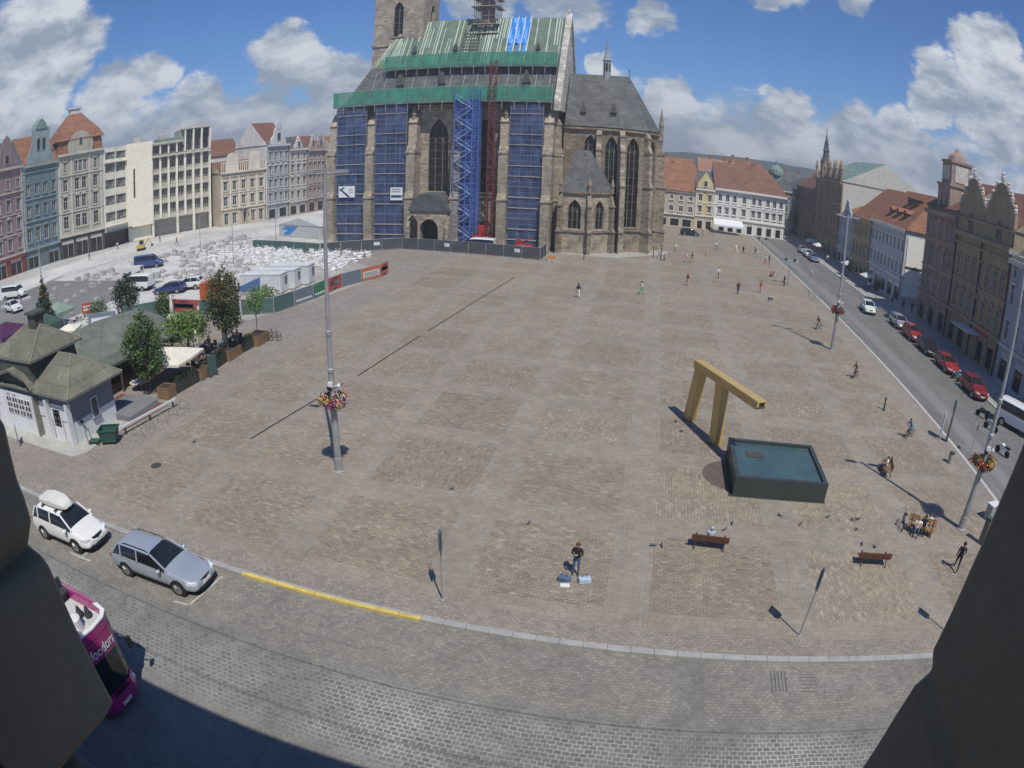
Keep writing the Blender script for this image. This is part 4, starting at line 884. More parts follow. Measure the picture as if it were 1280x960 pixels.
# signs hung on the nets
WSGN=mat('white_sign',(.78,.79,.78),.6,.05); NAVY=mat('navy_print',(.03,.07,.16),.6,.1); GREYP=mat('grey_print',(.35,.36,.40),.6,.1)
def signboard(name,label,c,w,hh,marks):
    t=thing(name,label,'sign',c); b=MB(); b.box(-w/2,w/2,-.06,0,-hh/2,hh/2); b.build('board',WSGN,t)
    q=MB()
    for poly,m in marks: q.prism(poly,'y',-.075,-.062,m)
    q.build('print',[NAVY,GREYP,mat('teal_print',(.02,.22,.28),.6)],t)
signboard('banner','white sign with dark arrow shape on the blue net farthest from the choir',(-58.5,116.6,10.5),3.6,2.3,
 [([(-1.7,.55),(-1.2,.55),(.9,-1.05),(.2,-1.05)],0),([(-1.75,.35),(-.75,1.0),(-.3,.8),(-1.3,.2)],2)]+[([(.5,z),(1.5,z),(1.5,z+.16),(.5,z+.16)],1) for z in (.5,.1,-.3)])
signboard('banner','white sign with lines of grey lettering and a dark band on the blue net',(-47.8,116.6,10.0),2.5,2.5,
 [([(-1.0,z),(.9,z),(.9,z+.3),(-1.0,z+.3)],1) for z in (.3,.75)]+[([(-1.1,-.75),(1.1,-.75),(1.1,-.25),(-1.1,-.25)],0)])
# stair tower
st=thing('stair_tower','blue stair scaffold with zigzag flights rising in front of the nave','scaffold',(-34.0,115.6,0))
b=MB(); w=4.6
for x in (-w/2,0,w/2-1.2,w/2):
    for y in (0,1.6): b.tube((x,y,0),(x,y,30.5),.07,n=6)
for i in range(15):
    z=i*2.03
    for y in (0,1.6): b.tube((-w/2,y,z),(w/2,y,z),.05,n=5)
    b.tube((-w/2,0,z+1),(w/2,0,z+1),.035,n=5)
    b.tube((w/2-1.2,-.02,z),(w/2,-.02,z+2),.03,n=5)
b.build('frame',BLUEP,st)
b=MB()
for i in range(14):
    z=i*2.03; a,c_=(-w/2+.2,w/2-1.4) if i%2 else (w/2-1.4,-w/2+.2)
    for y in (.1,.75): b.tube((a,y,z+2.0),(c_,y,z+.05),.06,n=5)
    for k in range(8): 
        t=k/8; b.box(a+(c_-a)*t-.12,a+(c_-a)*t+.12,.1,.75,z+2.0-1.95*t-.02,z+2.0-1.95*t+.02)
    for y in (.04,): b.tube((a,y,z+2.9),(c_,y,z+.95),.04,n=5)
b.build('stair_flight',mat('pale_stairs',(.30,.42,.62),.5,.2),st)
b=MB(); b.face([(-w/2-.1,1.75,.5),(w/2+.1,1.75,.5),(w/2+.1,1.75,30.4),(-w/2-.1,1.75,30.4)]); b.face([(-w/2-.1,0,.5),(-w/2-.1,1.75,.5),(-w/2-.1,1.75,30.4),(-w/2-.1,0,30.4)]); b.face([(w/2+.1,0,.5),(w/2+.1,1.75,.5),(w/2+.1,1.75,30.4),(w/2+.1,0,30.4)]); b.face([(-w/2-.1,.9,.5),(w/2+.1,.9,.5),(w/2+.1,.9,30.4),(-w/2-.1,.9,30.4)]); b.build('net',NETL,st)
# goods hoist
hz=thing('goods_hoist','dark red goods hoist mast beside the blue stair tower','hoist',(-29.4,115.7,0))
RED=mat('hoist_red',(.15,.035,.035),.6,.2); b=MB()
for x in (-.55,.55):
    for y in (0,1.0): b.tube((x,y,0),(x,y,36),.08,n=6)
for i in range(30):
    z=i*1.2
    for y in (0,1.0): b.tube((-.55,y,z),(.55,y,z),.05,n=5); b.tube((-.55 if i%2 else .55,y,z),(.55 if i%2 else -.55,y,z+1.2),.045,n=5)
    for x in (-.55,.55): b.tube((x,0,z),(x,1.0,z),.045,n=5); b.tube((x,0 if i%2 else 1.0,z),(x,1.0 if i%2 else 0,z+1.2),.04,n=5)
b.build('mast',RED,hz)
b=MB(); b.box(-2.8,-.65,-.6,1.0,.8,1.0); b.box(-2.8,-.65,-.62,-.55,1.0,2.6); b.box(-2.8,-2.72,-.6,1.0,1.0,3.0); b.box(-.75,-.65,-.6,1,1,4.2); b.box(-2.0,-.7,.2,.9,1.0,4.4); b.build('hoist_cage',mat('cage_red',(.40,.04,.035),.5,.15),hz)
b=MB(); b.box(-1.0,1.0,-.5,1.5,0,.7); b.build('hoist_base',mat('cage_red',(1,1,1)),hz)
b=MB(); b.box(-.5,.3,-.75,-.64,1.6,2.4); b.build('notice',WSGN,hz)
# green nets along the eaves and halfway up the roof
def edge_net(label,x0,x1,y,z0,z1,ret):
    t=thing('debris_net',label,'debris net',((x0+x1)/2,y,z0)); w=x1-x0
    n=MB(); N=36; random.seed(9)
    for i in range(N):
        xa,xb=-w/2+w*i/N,-w/2+w*(i+1)/N; s=lambda k:.10*math.sin(k*1.7)
        n.face([(xa,s(i),.1),(xb,s(i+1),.1),(xb,s(i+1)*.4,z1-z0),(xa,s(i)*.4,z1-z0)])
    for sx in (-w/2,w/2): n.face([(sx,0,.1),(sx,ret,.1),(sx,ret,z1-z0),(sx,0,z1-z0)])
    n.build('net',NETG,t,smooth=True)
    f=MB(); k=int(w/2.2)
    for i in range(k+1):
        x=-w/2+w*i/k; f.tube((x,.14,-1.6),(x,.14,z1-z0+.25),.05,n=6); f.tube((x,.14,-.2),(x,ret,-.2),.05,n=5)
    for z in (.15,(z1-z0)/2,z1-z0): f.tube((-w/2,.16,z),(w/2,.16,z),.04,n=5)
    f.build('frame',POLE,t)
    p=MB(); p.box(-w/2,w/2,.2,ret,-.12,-.04); p.box(-w/2,w/2,.15,.2,-.12,.3); p.build('deck',PLANK,t)
edge_net('long green net guarding the eaves above the blue scaffolds',-61.8,-18.7,116.4,28.0,30.95,2.4)
edge_net('shorter green net halfway up the steep nave roof',-53.0,-18.7,121.4,35.6,38.5,2.0)
b=MB(); 
def rp(x,t): return Vector((x,EY+(RY-EY)*t,EZ+(RZ_-EZ)*t))+up_*.8
TAR=mat('blue_tarpaulin',(.045,.26,.72),.45,.15,.8,fine=.15)
tp=thing('tarpaulin','bright blue tarpaulin lashed over the top of the nave roof','tarpaulin',rp(-27.5,.6)); q=MB(); L0=rp(-27.5,.6); random.seed(2)
N=8
for i in range(N):
    for j in range(6):
        f=lambda i,j: rp(-29.4+4.1*i/N,.66+.33*j/6)-L0+Vector((0,-.12,.08))*math.sin(i*2.1+j)
        q.face([f(i,j),f(i+1,j),f(i+1,j+1),f(i,j+1)])
for (a,b_) in ((-29.0,-28.0),(-27.2,-26.6),(-26.2,-25.6)):
    q.face([rp(a,.56)-L0,rp(b_,.52)-L0,rp(b_,.66)-L0,rp(a,.66)-L0])
q.build('sheet',TAR,tp,smooth=True)
q=MB()
for x in (-29.4,-28,-26.6,-25.3): 
    A=rp(x,.56)-L0+Vector((0,-.2,.12)); B=rp(x,.995)-L0+Vector((0,-.2,.12)); q.tube(A,B,.09,n=5)
q.build('batten',mat('white_batten',(.72,.74,.74),.6,.1),tp)
# ridge turret wrapped in scaffolding
rtx=thing('ridge_turret','ridge turret wrapped in tiers of scaffolding on the nave roof','scaffold',(-34.6,130.5,46))
b=MB(); b.lathe([(1.5,-3),(1.5,4),(1.9,4.3),(1.2,6),(1.0,14)],8,(0,0,0)); b.build('turret',mat('turret_copper',(.26,.17,.15),.8,.25),rtx)
b=MB()
for x in (-2.3,-.8,.8,2.3):
    for y in (-2.3,2.3): b.tube((x,y,-6),(x,y,15),.07,n=6)
for y in (-.8,.8):
    for x in (-2.3,2.3): b.tube((x,y,-4),(x,y,15),.07,n=6)
for i in range(9):
    z=-4.4+i*2.1
    for s in (-2.3,2.3): b.tube((-2.9,s,z),(2.9,s,z),.06,n=5); b.tube((s,-2.9,z),(s,2.9,z),.06,n=5); b.tube((-2.3,s,z+1),(2.3,s,z+1),.045,n=5)
    for s in (-2.3,): b.tube((-2.3,s,z),(2.3 if i%2 else 0,s,z+2.1),.045,n=5)
b.build('frame',mat('dull_pole',(.24,.25,.25),.6,.2),rtx)
for i in (1,2,4,5,6,7): 
    z=-4.4+i*2.1; b=MB(); b.prism([(-2.9,2.9),(-2.9,-2.9),(2.9,-2.9),(2.9,2.9),(1.6,2.9),(1.6,-1.6),(-1.6,-1.6),(-1.6,2.9)],'z',z,z+.12); b.build('deck',PLANK,rtx)
rl=thing('roof_ladder','open timber ladder way below the wrapped ridge turret','ladder',rp(-36.6,.6)); L0=rp(-36.6,.6)
b=MB()
for x in (-38.6,-36.9,-35.2): b.tube(rp(x,.46)-L0,rp(x,.86)-L0,.12,n=5)
for k in range(9): b.tube(rp(-38.6,.48+.04*k)-L0,rp(-35.2,.48+.04*k)-L0,.08,n=5)
b.build('rails',mat('timber_dark',(.09,.08,.06),.8,.3),rl)
# ------------------------------------------------------------------ kit: vehicles, people, trees
def evaluated(o,name):
    dg=bpy.context.evaluated_depsgraph_get(); me=bpy.data.meshes.new_from_object(o.evaluated_get(dg)); me.name=name
    old=o.data; bpy.data.objects.remove(o); 
    if old.users==0: bpy.data.meshes.remove(old)
    return me
def split(me,idx,name,mats,parent,smooth=True):
    """the faces of one material as a mesh of their own"""
    mp={}; vs=[]; fs=[]
    for p in me.polygons:
        if p.material_index==idx:
            q=[]
            for v in p.vertices:
                if v not in mp: mp[v]=len(vs); vs.append(me.vertices[v].co[:])
                q.append(mp[v])
            fs.append(q)
    if not fs: return None
    n=bpy.data.meshes.new(name); n.from_pydata(vs,[],fs); n.materials.append(mats)
    if smooth: n.polygons.foreach_set('use_smooth',[True]*len(fs))
    return link(name,n,parent)
CARGL=glassmat('car_glass',(.012,.015,.018),.04,.8); TYRE=mat('tyre_rubber',(.02,.02,.02),.85,.2); RIM=mat('alloy_rim',(.42,.43,.45),.3,.1,metal=.8); BLACKP=mat('black_plastic',(.018,.018,.02),.5,.2); LAMPW=mat('headlight_lens',(.75,.77,.80),.1,.05,spec=.8); LAMPR=mat('tail_light',(.35,.02,.02),.2,.1,spec=.8); CHROME=mat('chrome',(.6,.61,.62),.15,.05,metal=.9)
def paint(name,col,metal=.0): return mat('paint_'+name,col,.32,.05,.8,metal=metal,spec=.5,coat=.7,fine=.03)
def wheel(t,x,y,r,side,w=.22):
    b=MB(); b.lathe([(r*.66,-w/2),(r*.92,-w/2),(r,-w/2+.04),(r,w/2-.04),(r*.92,w/2),(r*.66,w/2)],20,(0,0,0),0,'y'); wo=b.build('wheel',TYRE,t,loc=(x,y,r),smooth=False)
    b=MB(); o=side*(w/2+.006); b.lathe([(r*.70,o-.004),(r*.68,o+.008*side),(r*.60,o+.002*side)],20,(0,0,0),0,'y'); b.lathe([(r*.16,o-.02),(r*.14,o+.02*side)],10,(0,0,0),0,'y')
    for k in range(5):
        a=2*math.pi*k/5; b.obox((r*.36*math.cos(a),o,r*.36*math.sin(a)),(r*.6,.03,r*.13),0,0,0,-a)
    b.build('rim',RIM,wo)
def loft_car(t,st,cab,P_):
    """st: stations (x, z_low, half width, z_belt, half belt, z_top, half top); cab: x limits of glass"""
    b=MB(); rings=[]
    for (x,zl,w,zb,wb,zt,wt) in st:
        zm=zl+(zb-zl)*.55
        h=[(x,0,zl),(x,w-.14,zl),(x,w-.03,zl+.1),(x,w,zm),(x,wb,zb),(x,wt,zt-.025),(x,wt*.5,zt)]
        rings.append(h+[(x,0,zt+.005)]+[(x,-p[1],p[2]) for p in reversed(h[1:])])
    n=len(rings[0]); ws,we,rs,re_=cab   # windscreen foot, roof front, roof rear, rear window foot
    for A,B,sa,sb in zip(rings[:-1],rings[1:],st[:-1],st[1:]):
        xm=(sa[0]+sb[0])/2
        for i in range(n):
            j=(i+1)%n; m=0
            seg=min(i,n-1-i)
            if seg in (0,1): m=2 if seg==0 or True else 0
            if seg==4 and re_<xm<ws: m=1
            if seg in (5,6) and (we<xm<ws or re_<xm<rs): m=1
            b.face([A[i],A[j],B[j],B[i]],m)
    b.face(rings[0],0); b.face(list(reversed(rings[-1])),0)
    me=b.mesh('shell'); me.polygons.foreach_set('material_index',b.m)
    bm=bmesh.new(); bm.from_mesh(me); bmesh.ops.remove_doubles(bm,verts=bm.verts,dist=.0005); bmesh.ops.recalc_face_normals(bm,faces=bm.faces); bm.to_mesh(me); bm.free()
    for k in range(3): me.materials.append(None)
    o=bpy.data.objects.new('shell',me); COL.objects.link(o); s=o.modifiers.new('s','SUBSURF'); s.levels=2; s.render_levels=2
    me=evaluated(o,'shell')
    bo=split(me,0,'body',P_,t); g=split(me,1,'glass',CARGL,t); split(me,2,'underbody',BLACKP,t)
    bpy.data.meshes.remove(me); return bo
def car(name,label,loc,rz,P_,kind='estate',cat='car',group=None,detail=True,roofbox=None,scale=1.16):
    t=thing(name,label,cat,loc,rz,group); t.scale=(scale,)*3
    K=dict(estate=(4.86,.93,1.47,.95),hatch=(4.35,.9,1.58,1.0),small=(4.0,.86,1.48,.95),suv=(4.6,.94,1.68,1.08),van=(5.4,1.0,2.3,1.25))[kind]
    L,w,H,bz=K; h=L/2
    if kind=='van':
        st=[(-h,.5,w-.05,bz,w-.08,H-.12,w-.16),(-h+.06,.3,w,bz,w-.04,H-.04,w-.12),(-h+.5,.28,w,bz,w-.02,H,w-.12),(-.2,.28,w,bz,w-.02,H,w-.12),(.7,.28,w,bz,w-.02,H-.02,w-.13),(1.05,.28,w,bz,w-.03,H-.12,w-.16),(1.75,.28,w,bz,w-.05,bz+.12,w-.2),(1.85,.28,w-.01,bz-.02,w-.06,bz+.04,w-.2),(h-.25,.3,w-.03,bz-.25,w-.1,bz-.15,w-.25),(h-.04,.32,w-.12,.78,w-.16,.88,w-.3),(h,.4,w-.2,.62,w-.22,.72,w-.35)]
        cab=(1.78,1.0,-h-1,-h-1); xs=(h-.95,-h+1.05); r=.34
    else:
        hood=.30*L if kind!='hatch' else .24*L
        wf=h-hood; rf=wf-.85 if kind!='hatch' else wf-.75
        rr_=-h+(.55 if kind in('estate','suv') else .45)
        st=[(-h,.42,w-.16,.70,w-.18,.82,w-.3),(-h+.07,.3,w-.06,.86,w-.1,1.0,w-.22),(-h+.2,.24,w-.02,bz,w-.08,bz+.09,w-.2),(rr_-.02,.22,w,bz,w-.05,H-.07,w-.28),(rr_+.3,.22,w,bz,w-.05,H-.015,w-.27),(rr_+1.1,.22,w,bz-.02,w-.05,H,w-.26),(rf,.22,w,bz-.03,w-.05,H-.03,w-.27),(rf-.0+.25,.22,w,bz-.03,w-.05,H-.13,w-.27),
            (wf,.22,w,bz-.05,w-.07,bz+.035,w-.18),(wf+.12,.22,w,bz-.07,w-.08,bz-.015,w-.2),(h-.55,.22,w-.02,bz-.17,w-.1,bz-.11,w-.22),(h-.16,.24,w-.10,bz-.30,w-.17,bz-.22,w-.28),(h-.03,.30,w-.2,.58,w-.26,.66,w-.34),(h,.38,w-.28,.5,w-.32,.56,w-.42)]
        cab=(wf+.02,rf,rr_,-h+.16); xs=(h-.93,-h+.95); r=.33
    bo=loft_car(t,st,cab,P_)
    for x in xs:
        for s in (-1,1):
            b=MB(); b.lathe([(r+.06,-.16),(r+.06,.012*1)],20,(0,0,0),0,'y') if s>0 else b.lathe([(r+.06,-.012),(r+.06,.16)],20,(0,0,0),0,'y')
            b.build('wheel_arch',BLACKP,t,loc=(x,s*(w-.005),r))
            wheel(t,x,s*(w-.10),r,s)
    if detail:
        if kind!='van':
            zr=H-.03; wr=w-.265
            for s in (-1,1):
                b=MB(); b.path([(wf+.05,s*(w-.13),bz+.0),(rf,s*(wr-.0),zr-.02)],.045,6); b.build('pillar',P_,t)
                for xp in ((rf+rr_)/2+.25,(rf+rr_)/2-.75 if kind!='small' else rr_+.3):
                    b=MB(); b.path([(xp,s*(w-.06),bz),(xp-.05,s*(wr+.012),zr-.02)],.04,6); b.build('pillar',P_,t)
                b=MB(); b.path([(-h+.24,s*(w-.12),bz+.02),(rr_+.02,s*(wr),zr-.06)],.05,6); b.build('pillar',P_,t)
            if kind in('estate','suv'):
                for s in (-1,1): q=MB(); q.path([(rf-.15,s*(wr-.07),H-.06),(rf-.3,s*(wr-.07),H+.0),(rr_+.5,s*(wr-.07),H+.005),(rr_+.3,s*(wr-.07),H-.05)],.018,6); q.build('roof_rail',BLACKP if kind=='estate' else CHROME,t)
        mx=(wf-.28) if kind!='van' else 1.55
        for s in (-1,1):
            q=MB(); q.lathe([(.02,-.12),(.09,-.08),(.1,.0),(.08,.08),(.02,.1)],8,(0,0,0),0,'y'); o=q.build('mirror',P_,t,smooth=True,loc=(mx,s*(w+.06),bz+.02))
            zl=bz-.33 if kind!='van' else .86
            q=MB(); 
            q.prism([(h-.46,w-.07),(h-.13,w-.16),(h-.045,w-.34),(h-.10,w-.36),(h-.3,w-.2)],'z',zl-.02,zl+.10)
            if s<0: q.v=[(x_,-y_,z_) for x_,y_,z_ in q.v]
            q.build('headlight',LAMPW,t)
            q=MB(); q.box(-h+.035,-h+.24,w-.32,w-.085,bz-.28,bz-.10)
            if s<0: q.v=[(x_,-y_,z_) for x_,y_,z_ in q.v]
            q.build('tail_light',LAMPR,t)
        q=MB(); q.prism([(h-.14,-.42),(h-.035,-.3),(h-.005,0),(h-.035,.3),(h-.14,.42)],'z',.56,bz-.28); q.build('grille',BLACKP,t)
        q=MB(); q.prism([(h-.1,-.6),(h+.0,-.36),(h+.012,0),(h+.0,.36),(h-.1,.6)],'z',.27,.40); q.build('bumper_intake',BLACKP,t)
        q=MB(); q.box(h-.002,h+.022,-.26,.26,.44,.55); q.build('number_plate',mat('plate_white',(.7,.7,.68),.5,.03),t)
        for s in (-1,1): q=MB(); q.prism([(-h*.55,s*(w+.0)),(h*.5,s*(w+.0)),(h*.5,s*(w+.004)),(-h*.55,s*(w+.004))],'z',.34,.42); q.build('sill_trim',BLACKP,t)
        for s in (-1,1):
            for xh in (.15,-.95):
                q=MB(); q.box(xh-.1,xh+.1,s*(w-.045)-.02,s*(w-.045)+.03,bz-.16,bz-.12); q.build('door_handle',P_,t)
    if roofbox:
        q=MB(); 
        rx=[(-1.0,.30,.04),(-.9,.40,.25),(-.3,.42,.36),(.5,.40,.36),(.95,.3,.2),(1.05,.22,.05)]
        rr=[[(x,-y,0),(x,y,0),(x,y,z*.6),(x,y*.8,z),(x,-y*.8,z),(x,-y,z*.6)] for x,y,z in rx]
        for A,B in zip(rr[:-1],rr[1:]):
            for i in range(6): q.face([A[i],A[(i+1)%6],B[(i+1)%6],B[i]])
        q.face(rr[0]); q.face(rr[-1])
        bx=thing('roof_box','white roof box carried on top of the white parked car','roof box',(0,0,0))
        bx.location=Vector(loc)+Matrix.Rotation(rz,3,'Z')@(Vector((-.45,-.05,H+.1))*scale); bx.rotation_euler=(0,0,rz); bx.scale=(scale,)*3
        q.build('shell',roofbox,bx)
        for x in (-.6,.45): q=MB(); q.box(x-.03,x+.03,-.58,.58,-.09,-.02); q.build('crossbar',BLACKP,bx)
    return t

# ---- people: one skinned body each, clothes by colour, hair of its own
SKIN=mat('skin',(.50,.31,.23),.6,.06); EYE=mat('eye_dark',(.03,.02,.02),.4,0)
HAIRS=[mat('hair_dark',(.035,.022,.015),.7,.2),mat('hair_brown',(.11,.06,.035),.7,.2),mat('hair_fair',(.40,.30,.17),.7,.2),mat('hair_grey',(.45,.45,.44),.7,.2)]
CL={}
def cloth(n,c): 
    if n not in CL: CL[n]=mat('cloth_'+n,c,.9,.15,3)
    return CL[n]
CLS=dict(black=(.02,.02,.022),white=(.72,.72,.70),navy=(.03,.04,.09),denim=(.09,.14,.25),red=(.42,.05,.05),green=(.12,.40,.16),grey=(.25,.25,.26),beige=(.48,.40,.30),pink=(.55,.25,.28),blue=(.08,.28,.55),khaki=(.22,.20,.13),maroon=(.16,.03,.04),mint=(.55,.72,.66),lightblue=(.42,.52,.66))
def CLO(k): return cloth(k,CLS[k])
def person(label,loc,rz,pose='walk',top='grey',legs='denim',hair=0,shoe='black',skirt=False,short=False,scale=1.1,bag=None,lean=0.0,group=None,rng=None):
    rg=rng or random.Random(hash(label)%9973 if False else sum(map(ord,label)))
    t=thing('person',label,'person',loc,rz,group); s=scale
    J={}; J['pel']=(0,0,.96); J['ch']=(0.01,0,1.28); J['nk']=(.0,0,1.47); J['hd']=(.03,0,1.57); J['tp']=(.02,0,1.70)
    for sd,k in ((1,'l'),(-1,'r')):
        J['sh'+k]=(0,sd*.18,1.40); J['hp'+k]=(0,sd*.09,.90)
        ph=(.28 if sd>0 else -.28)*(1 if pose=='walk' else 0)
        J['el'+k]=(-ph*.45-.03,sd*.25,1.12); J['wr'+k]=(-ph*.9+.08,sd*.25,.88)
        J['kn'+k]=(ph*.7+.04,sd*.10,.49); J['an'+k]=(ph*1.15-.03 if ph>0 else ph*1.35,sd*.10,.09 if ph>=0 else .13); J['to'+k]=(J['an'+k][0]+.17,sd*.12,.04)
        if pose=='stand': J['an'+k]=(-.02,sd*.11,.08); J['kn'+k]=(.02,sd*.105,.49); J['to'+k]=(.15,sd*.13,.035); J['el'+k]=(-.03,sd*.26,1.12); J['wr'+k]=(.1,sd*.22,.90)
        if pose=='phone': J['an'+k]=(-.02,sd*.11,.08); J['kn'+k]=(.02,sd*.105,.49); J['to'+k]=(.15,sd*.13,.035); J['el'+k]=(.02,sd*.24,1.12); J['wr'+k]=(.25,sd*.07,1.22)
        if pose in('sit','ride'):
            J['kn'+k]=(.42,sd*.12,.52); J['an'+k]=(.40,sd*.12,.09); J['to'+k]=(.56,sd*.13,.04); J['el'+k]=(.08,sd*.24,.84); J['wr'+k]=(.30,sd*.16,.68)
        if pose=='ride':
            J['kn'+k]=(.38,sd*.1,.72 if sd>0 else .60); J['an'+k]=(.22,sd*.1,.40 if sd>0 else .22); J['to'+k]=(.38,sd*.1,.38 if sd>0 else .18)
            J['wr'+k]=(.62,sd*.24,1.02); J['el'+k]=(.34,sd*.28,1.08)
        if pose=='kneel':
            J['kn'+k]=(.30,sd*.12,.30 if sd>0 else .08); J['an'+k]=(-.02 if sd<0 else .22,sd*.12,.08); J['to'+k]=(J['an'+k][0]+(.14 if sd>0 else -.14),sd*.13,.04); J['el'+k]=(.30,sd*.2,.62); J['wr'+k]=(.5,sd*.14,.40)
    dz=0
    if pose=='sit': dz=-.46
    if pose=='kneel': dz=-.58
    if dz:
        for k in ('pel','ch','nk','hd','tp','shl','shr','hpl','hpr'): J[k]=(J[k][0],J[k][1],J[k][2]+dz)
    if pose=='ride':
        for k,dx in (('ch',.14),('nk',.30),('hd',.36),('tp',.37),('shl',.26),('shr',.26)): J[k]=(J[k][0]+dx,J[k][1],J[k][2]+.02)
    if pose=='kneel' or lean:
        f=.28 if pose=='kneel' else lean
        for k,q in (('ch',.5),('nk',1),('hd',1.25),('tp',1.3),('shl',.9),('shr',.9)): J[k]=(J[k][0]+f*q,J[k][1],J[k][2]-.06*q)
    for k in list(J):
        J[k]=Vector(J[k])*s
    # bones: (from, to, radius from, radius to, material) materials 0 skin 1 top 2 legs 3 shoes
    B=[('pel','ch',.135,.15,1),('ch','nk',.15,.06,1),('nk','hd',.055,.095,0),('hd','tp',.098,.07,0)]
    for k in 'lr':
        B+=[('ch','sh'+k,.11,.07,1),('sh'+k,'el'+k,.062,.045,1),('el'+k,'wr'+k,.042,.03,0 if short or rg.random()<.5 else 1),('pel','hp'+k,.12,.10,2),('hp'+k,'kn'+k,.095,.062,2),('kn'+k,'an'+k,.06,.04,2 if not skirt else 0),('an'+k,'to'+k,.045,.035,3)]
    names=list(J); me=bpy.data.meshes.new('body'); me.from_pydata([J[n] for n in names],[(names.index(a),names.index(b)) for a,b,*_ in B],[])
    o=bpy.data.objects.new('body',me); COL.objects.link(o)
    rad={}
    for a,b,ra,rb,m in B: rad.setdefault(a,ra); rad[b]=max(rad.get(b,0),rb) if b not in ('kn','an') else rb
    rad.update({'shl':.068,'shr':.068,'nk':.055,'hd':.10,'tp':.075,'pel':.14,'ch':.15})
    sk=o.modifiers.new('k','SKIN')
    for v,n in zip(me.skin_vertices[0].data,names): 
        r=rad[n]*s; v.radius=(r,r*(.78 if n in('pel','ch') else 1)) ; v.use_root=(n=='pel')
    su=o.modifiers.new('s','SUBSURF'); su.levels=1; su.render_levels=1
    me=evaluated(o,'body')
    segs=[(J[a],J[b],m) for a,b,_,_,m in B]
    def near(p):
        best=1e9; bm_=0
        for a,b,m in segs:
            d=b-a; u=max(0,min(1,(p-a).dot(d)/d.length_squared)); q=(p-(a+d*u)).length
            if q<best: best=q; bm_=m
        return bm_
    mi=[near(p.center) for p in me.polygons]
    for i,p in enumerate(me.polygons):
        if p.center.z<J['hpl'].z+.07*s and mi[i]==1 and pose not in('ride',): mi[i]=2
    ex=MB()
    for k,sd in (('l',1),('r',-1)):                 # hands: palm, four unequal fingers, thumb
        w=J['wr'+k]; d=(J['wr'+k]-J['el'+k]).normalized(); sdv=Vector((1,0,0)) if abs(d.x)<.7 else Vector((0,0,1))
        sdv=(sdv-d*sdv.dot(d)).normalized(); e=w+d*.085*s
        ex.tube(w-d*.01,e,.030*s,.036*s,6)
        for i,L_ in enumerate((.062,.075,.07,.052)):
            b0=e+sdv*(.026-.0175*i)*s; mid=b0+d*L_*.55*s; cur=Vector((0,-sd*.012,0))*s
            ex.tube(b0-d*.01,mid+cur*.5,.0095*s,.009*s,5); ex.tube(mid+cur*.5,mid+d*L_*.45*s+cur*2,.009*s,.007*s,5)
        th=w+d*.03*s+sdv*.028*s; ex.tube(th,th+(d*.7+sdv*.8).normalized()*.06*s,.012*s,.009*s,5)
    hd=J['hd']+Vector((.0,0,.03*s)); fz=hd.z
    ex.tube(hd+Vector((.085,0,-.0)) *s if False else (hd.x+.085*s,0,fz+.01*s),(hd.x+.118*s,0,fz-.02*s),.010*s,.016*s,5)
    ex2=len(ex.f)
    for sd in (-1,1):
        ex.lathe([(.004*s,-.006*s),(.012*s,0),(.004*s,.006*s)],6,(hd.x+.092*s,sd*.034*s,fz+.02*s),1)
        ex.lathe([(.012*s,-.03*s),(.022*s,0),(.012*s,.03*s)],6,(hd.x,sd*.1*s,fz),0)
    ex.tube((hd.x+.09*s,-.022*s,fz-.055*s),(hd.x+.09*s,.022*s,fz-.055*s),.006*s,.006*s,5,1)
    n0=len(me.vertices); vs=[v.co[:] for v in me.vertices]+ex.v; fs=[tuple(p.vertices) for p in me.polygons]+[tuple(i+n0 for i in f) for f in ex.f]
    mi=mi+[4 if m==1 else 0 for m in ex.m]
    bme=bpy.data.meshes.new('body'); bme.from_pydata(vs,[],fs); bpy.data.meshes.remove(me)
    for m in (SKIN,CLO(top),CLO(legs),CLO(shoe),EYE): bme.materials.append(m)
    bme.polygons.foreach_set('material_index',mi); bme.polygons.foreach_set('use_smooth',[True]*len(fs))
    link('body',bme,t)
    q=MB(); hc=J['hd']+Vector((-.018*s,0,.05*s)); 
    pr=[(.112*math.cos(a)*s,.125*math.sin(a)*s) for a in [R(-28+x*118/6) for x in range(7)]]
    q.lathe(pr,12,hc); 
    for i,v in enumerate(q.v):
        if v[2]<hc.z-.0*s and v[0]>hc.x+.03*s: q.v[i]=(v[0]-.03*s,v[1],hc.z+.02*s)
    if rg.random()<.4: q.lathe([(.03*s,-.22*s),(.075*s,-.1*s),(.085*s,.0),(.05*s,.06*s)],8,(hc.x-.055*s,0,hc.z-.04*s))
    q.build('hair',HAIRS[hair],t,smooth=True)
    if skirt:
        q=MB(); q.lathe([(.24*s,.50*s),(.20*s,.75*s),(.15*s,1.0*s)],12,(0,0,dz)); q.build('skirt',CLO(legs),t,smooth=True)
    if bag:
        c=J['ch']; q=MB(); q.lathe([(.06,-.22),(.14,-.2),(.15,.05),(.12,.18),(.05,.22)],8,(c.x-.19,0,c.z)); q.build('backpack',CLO(bag),t,smooth=True)
    return t

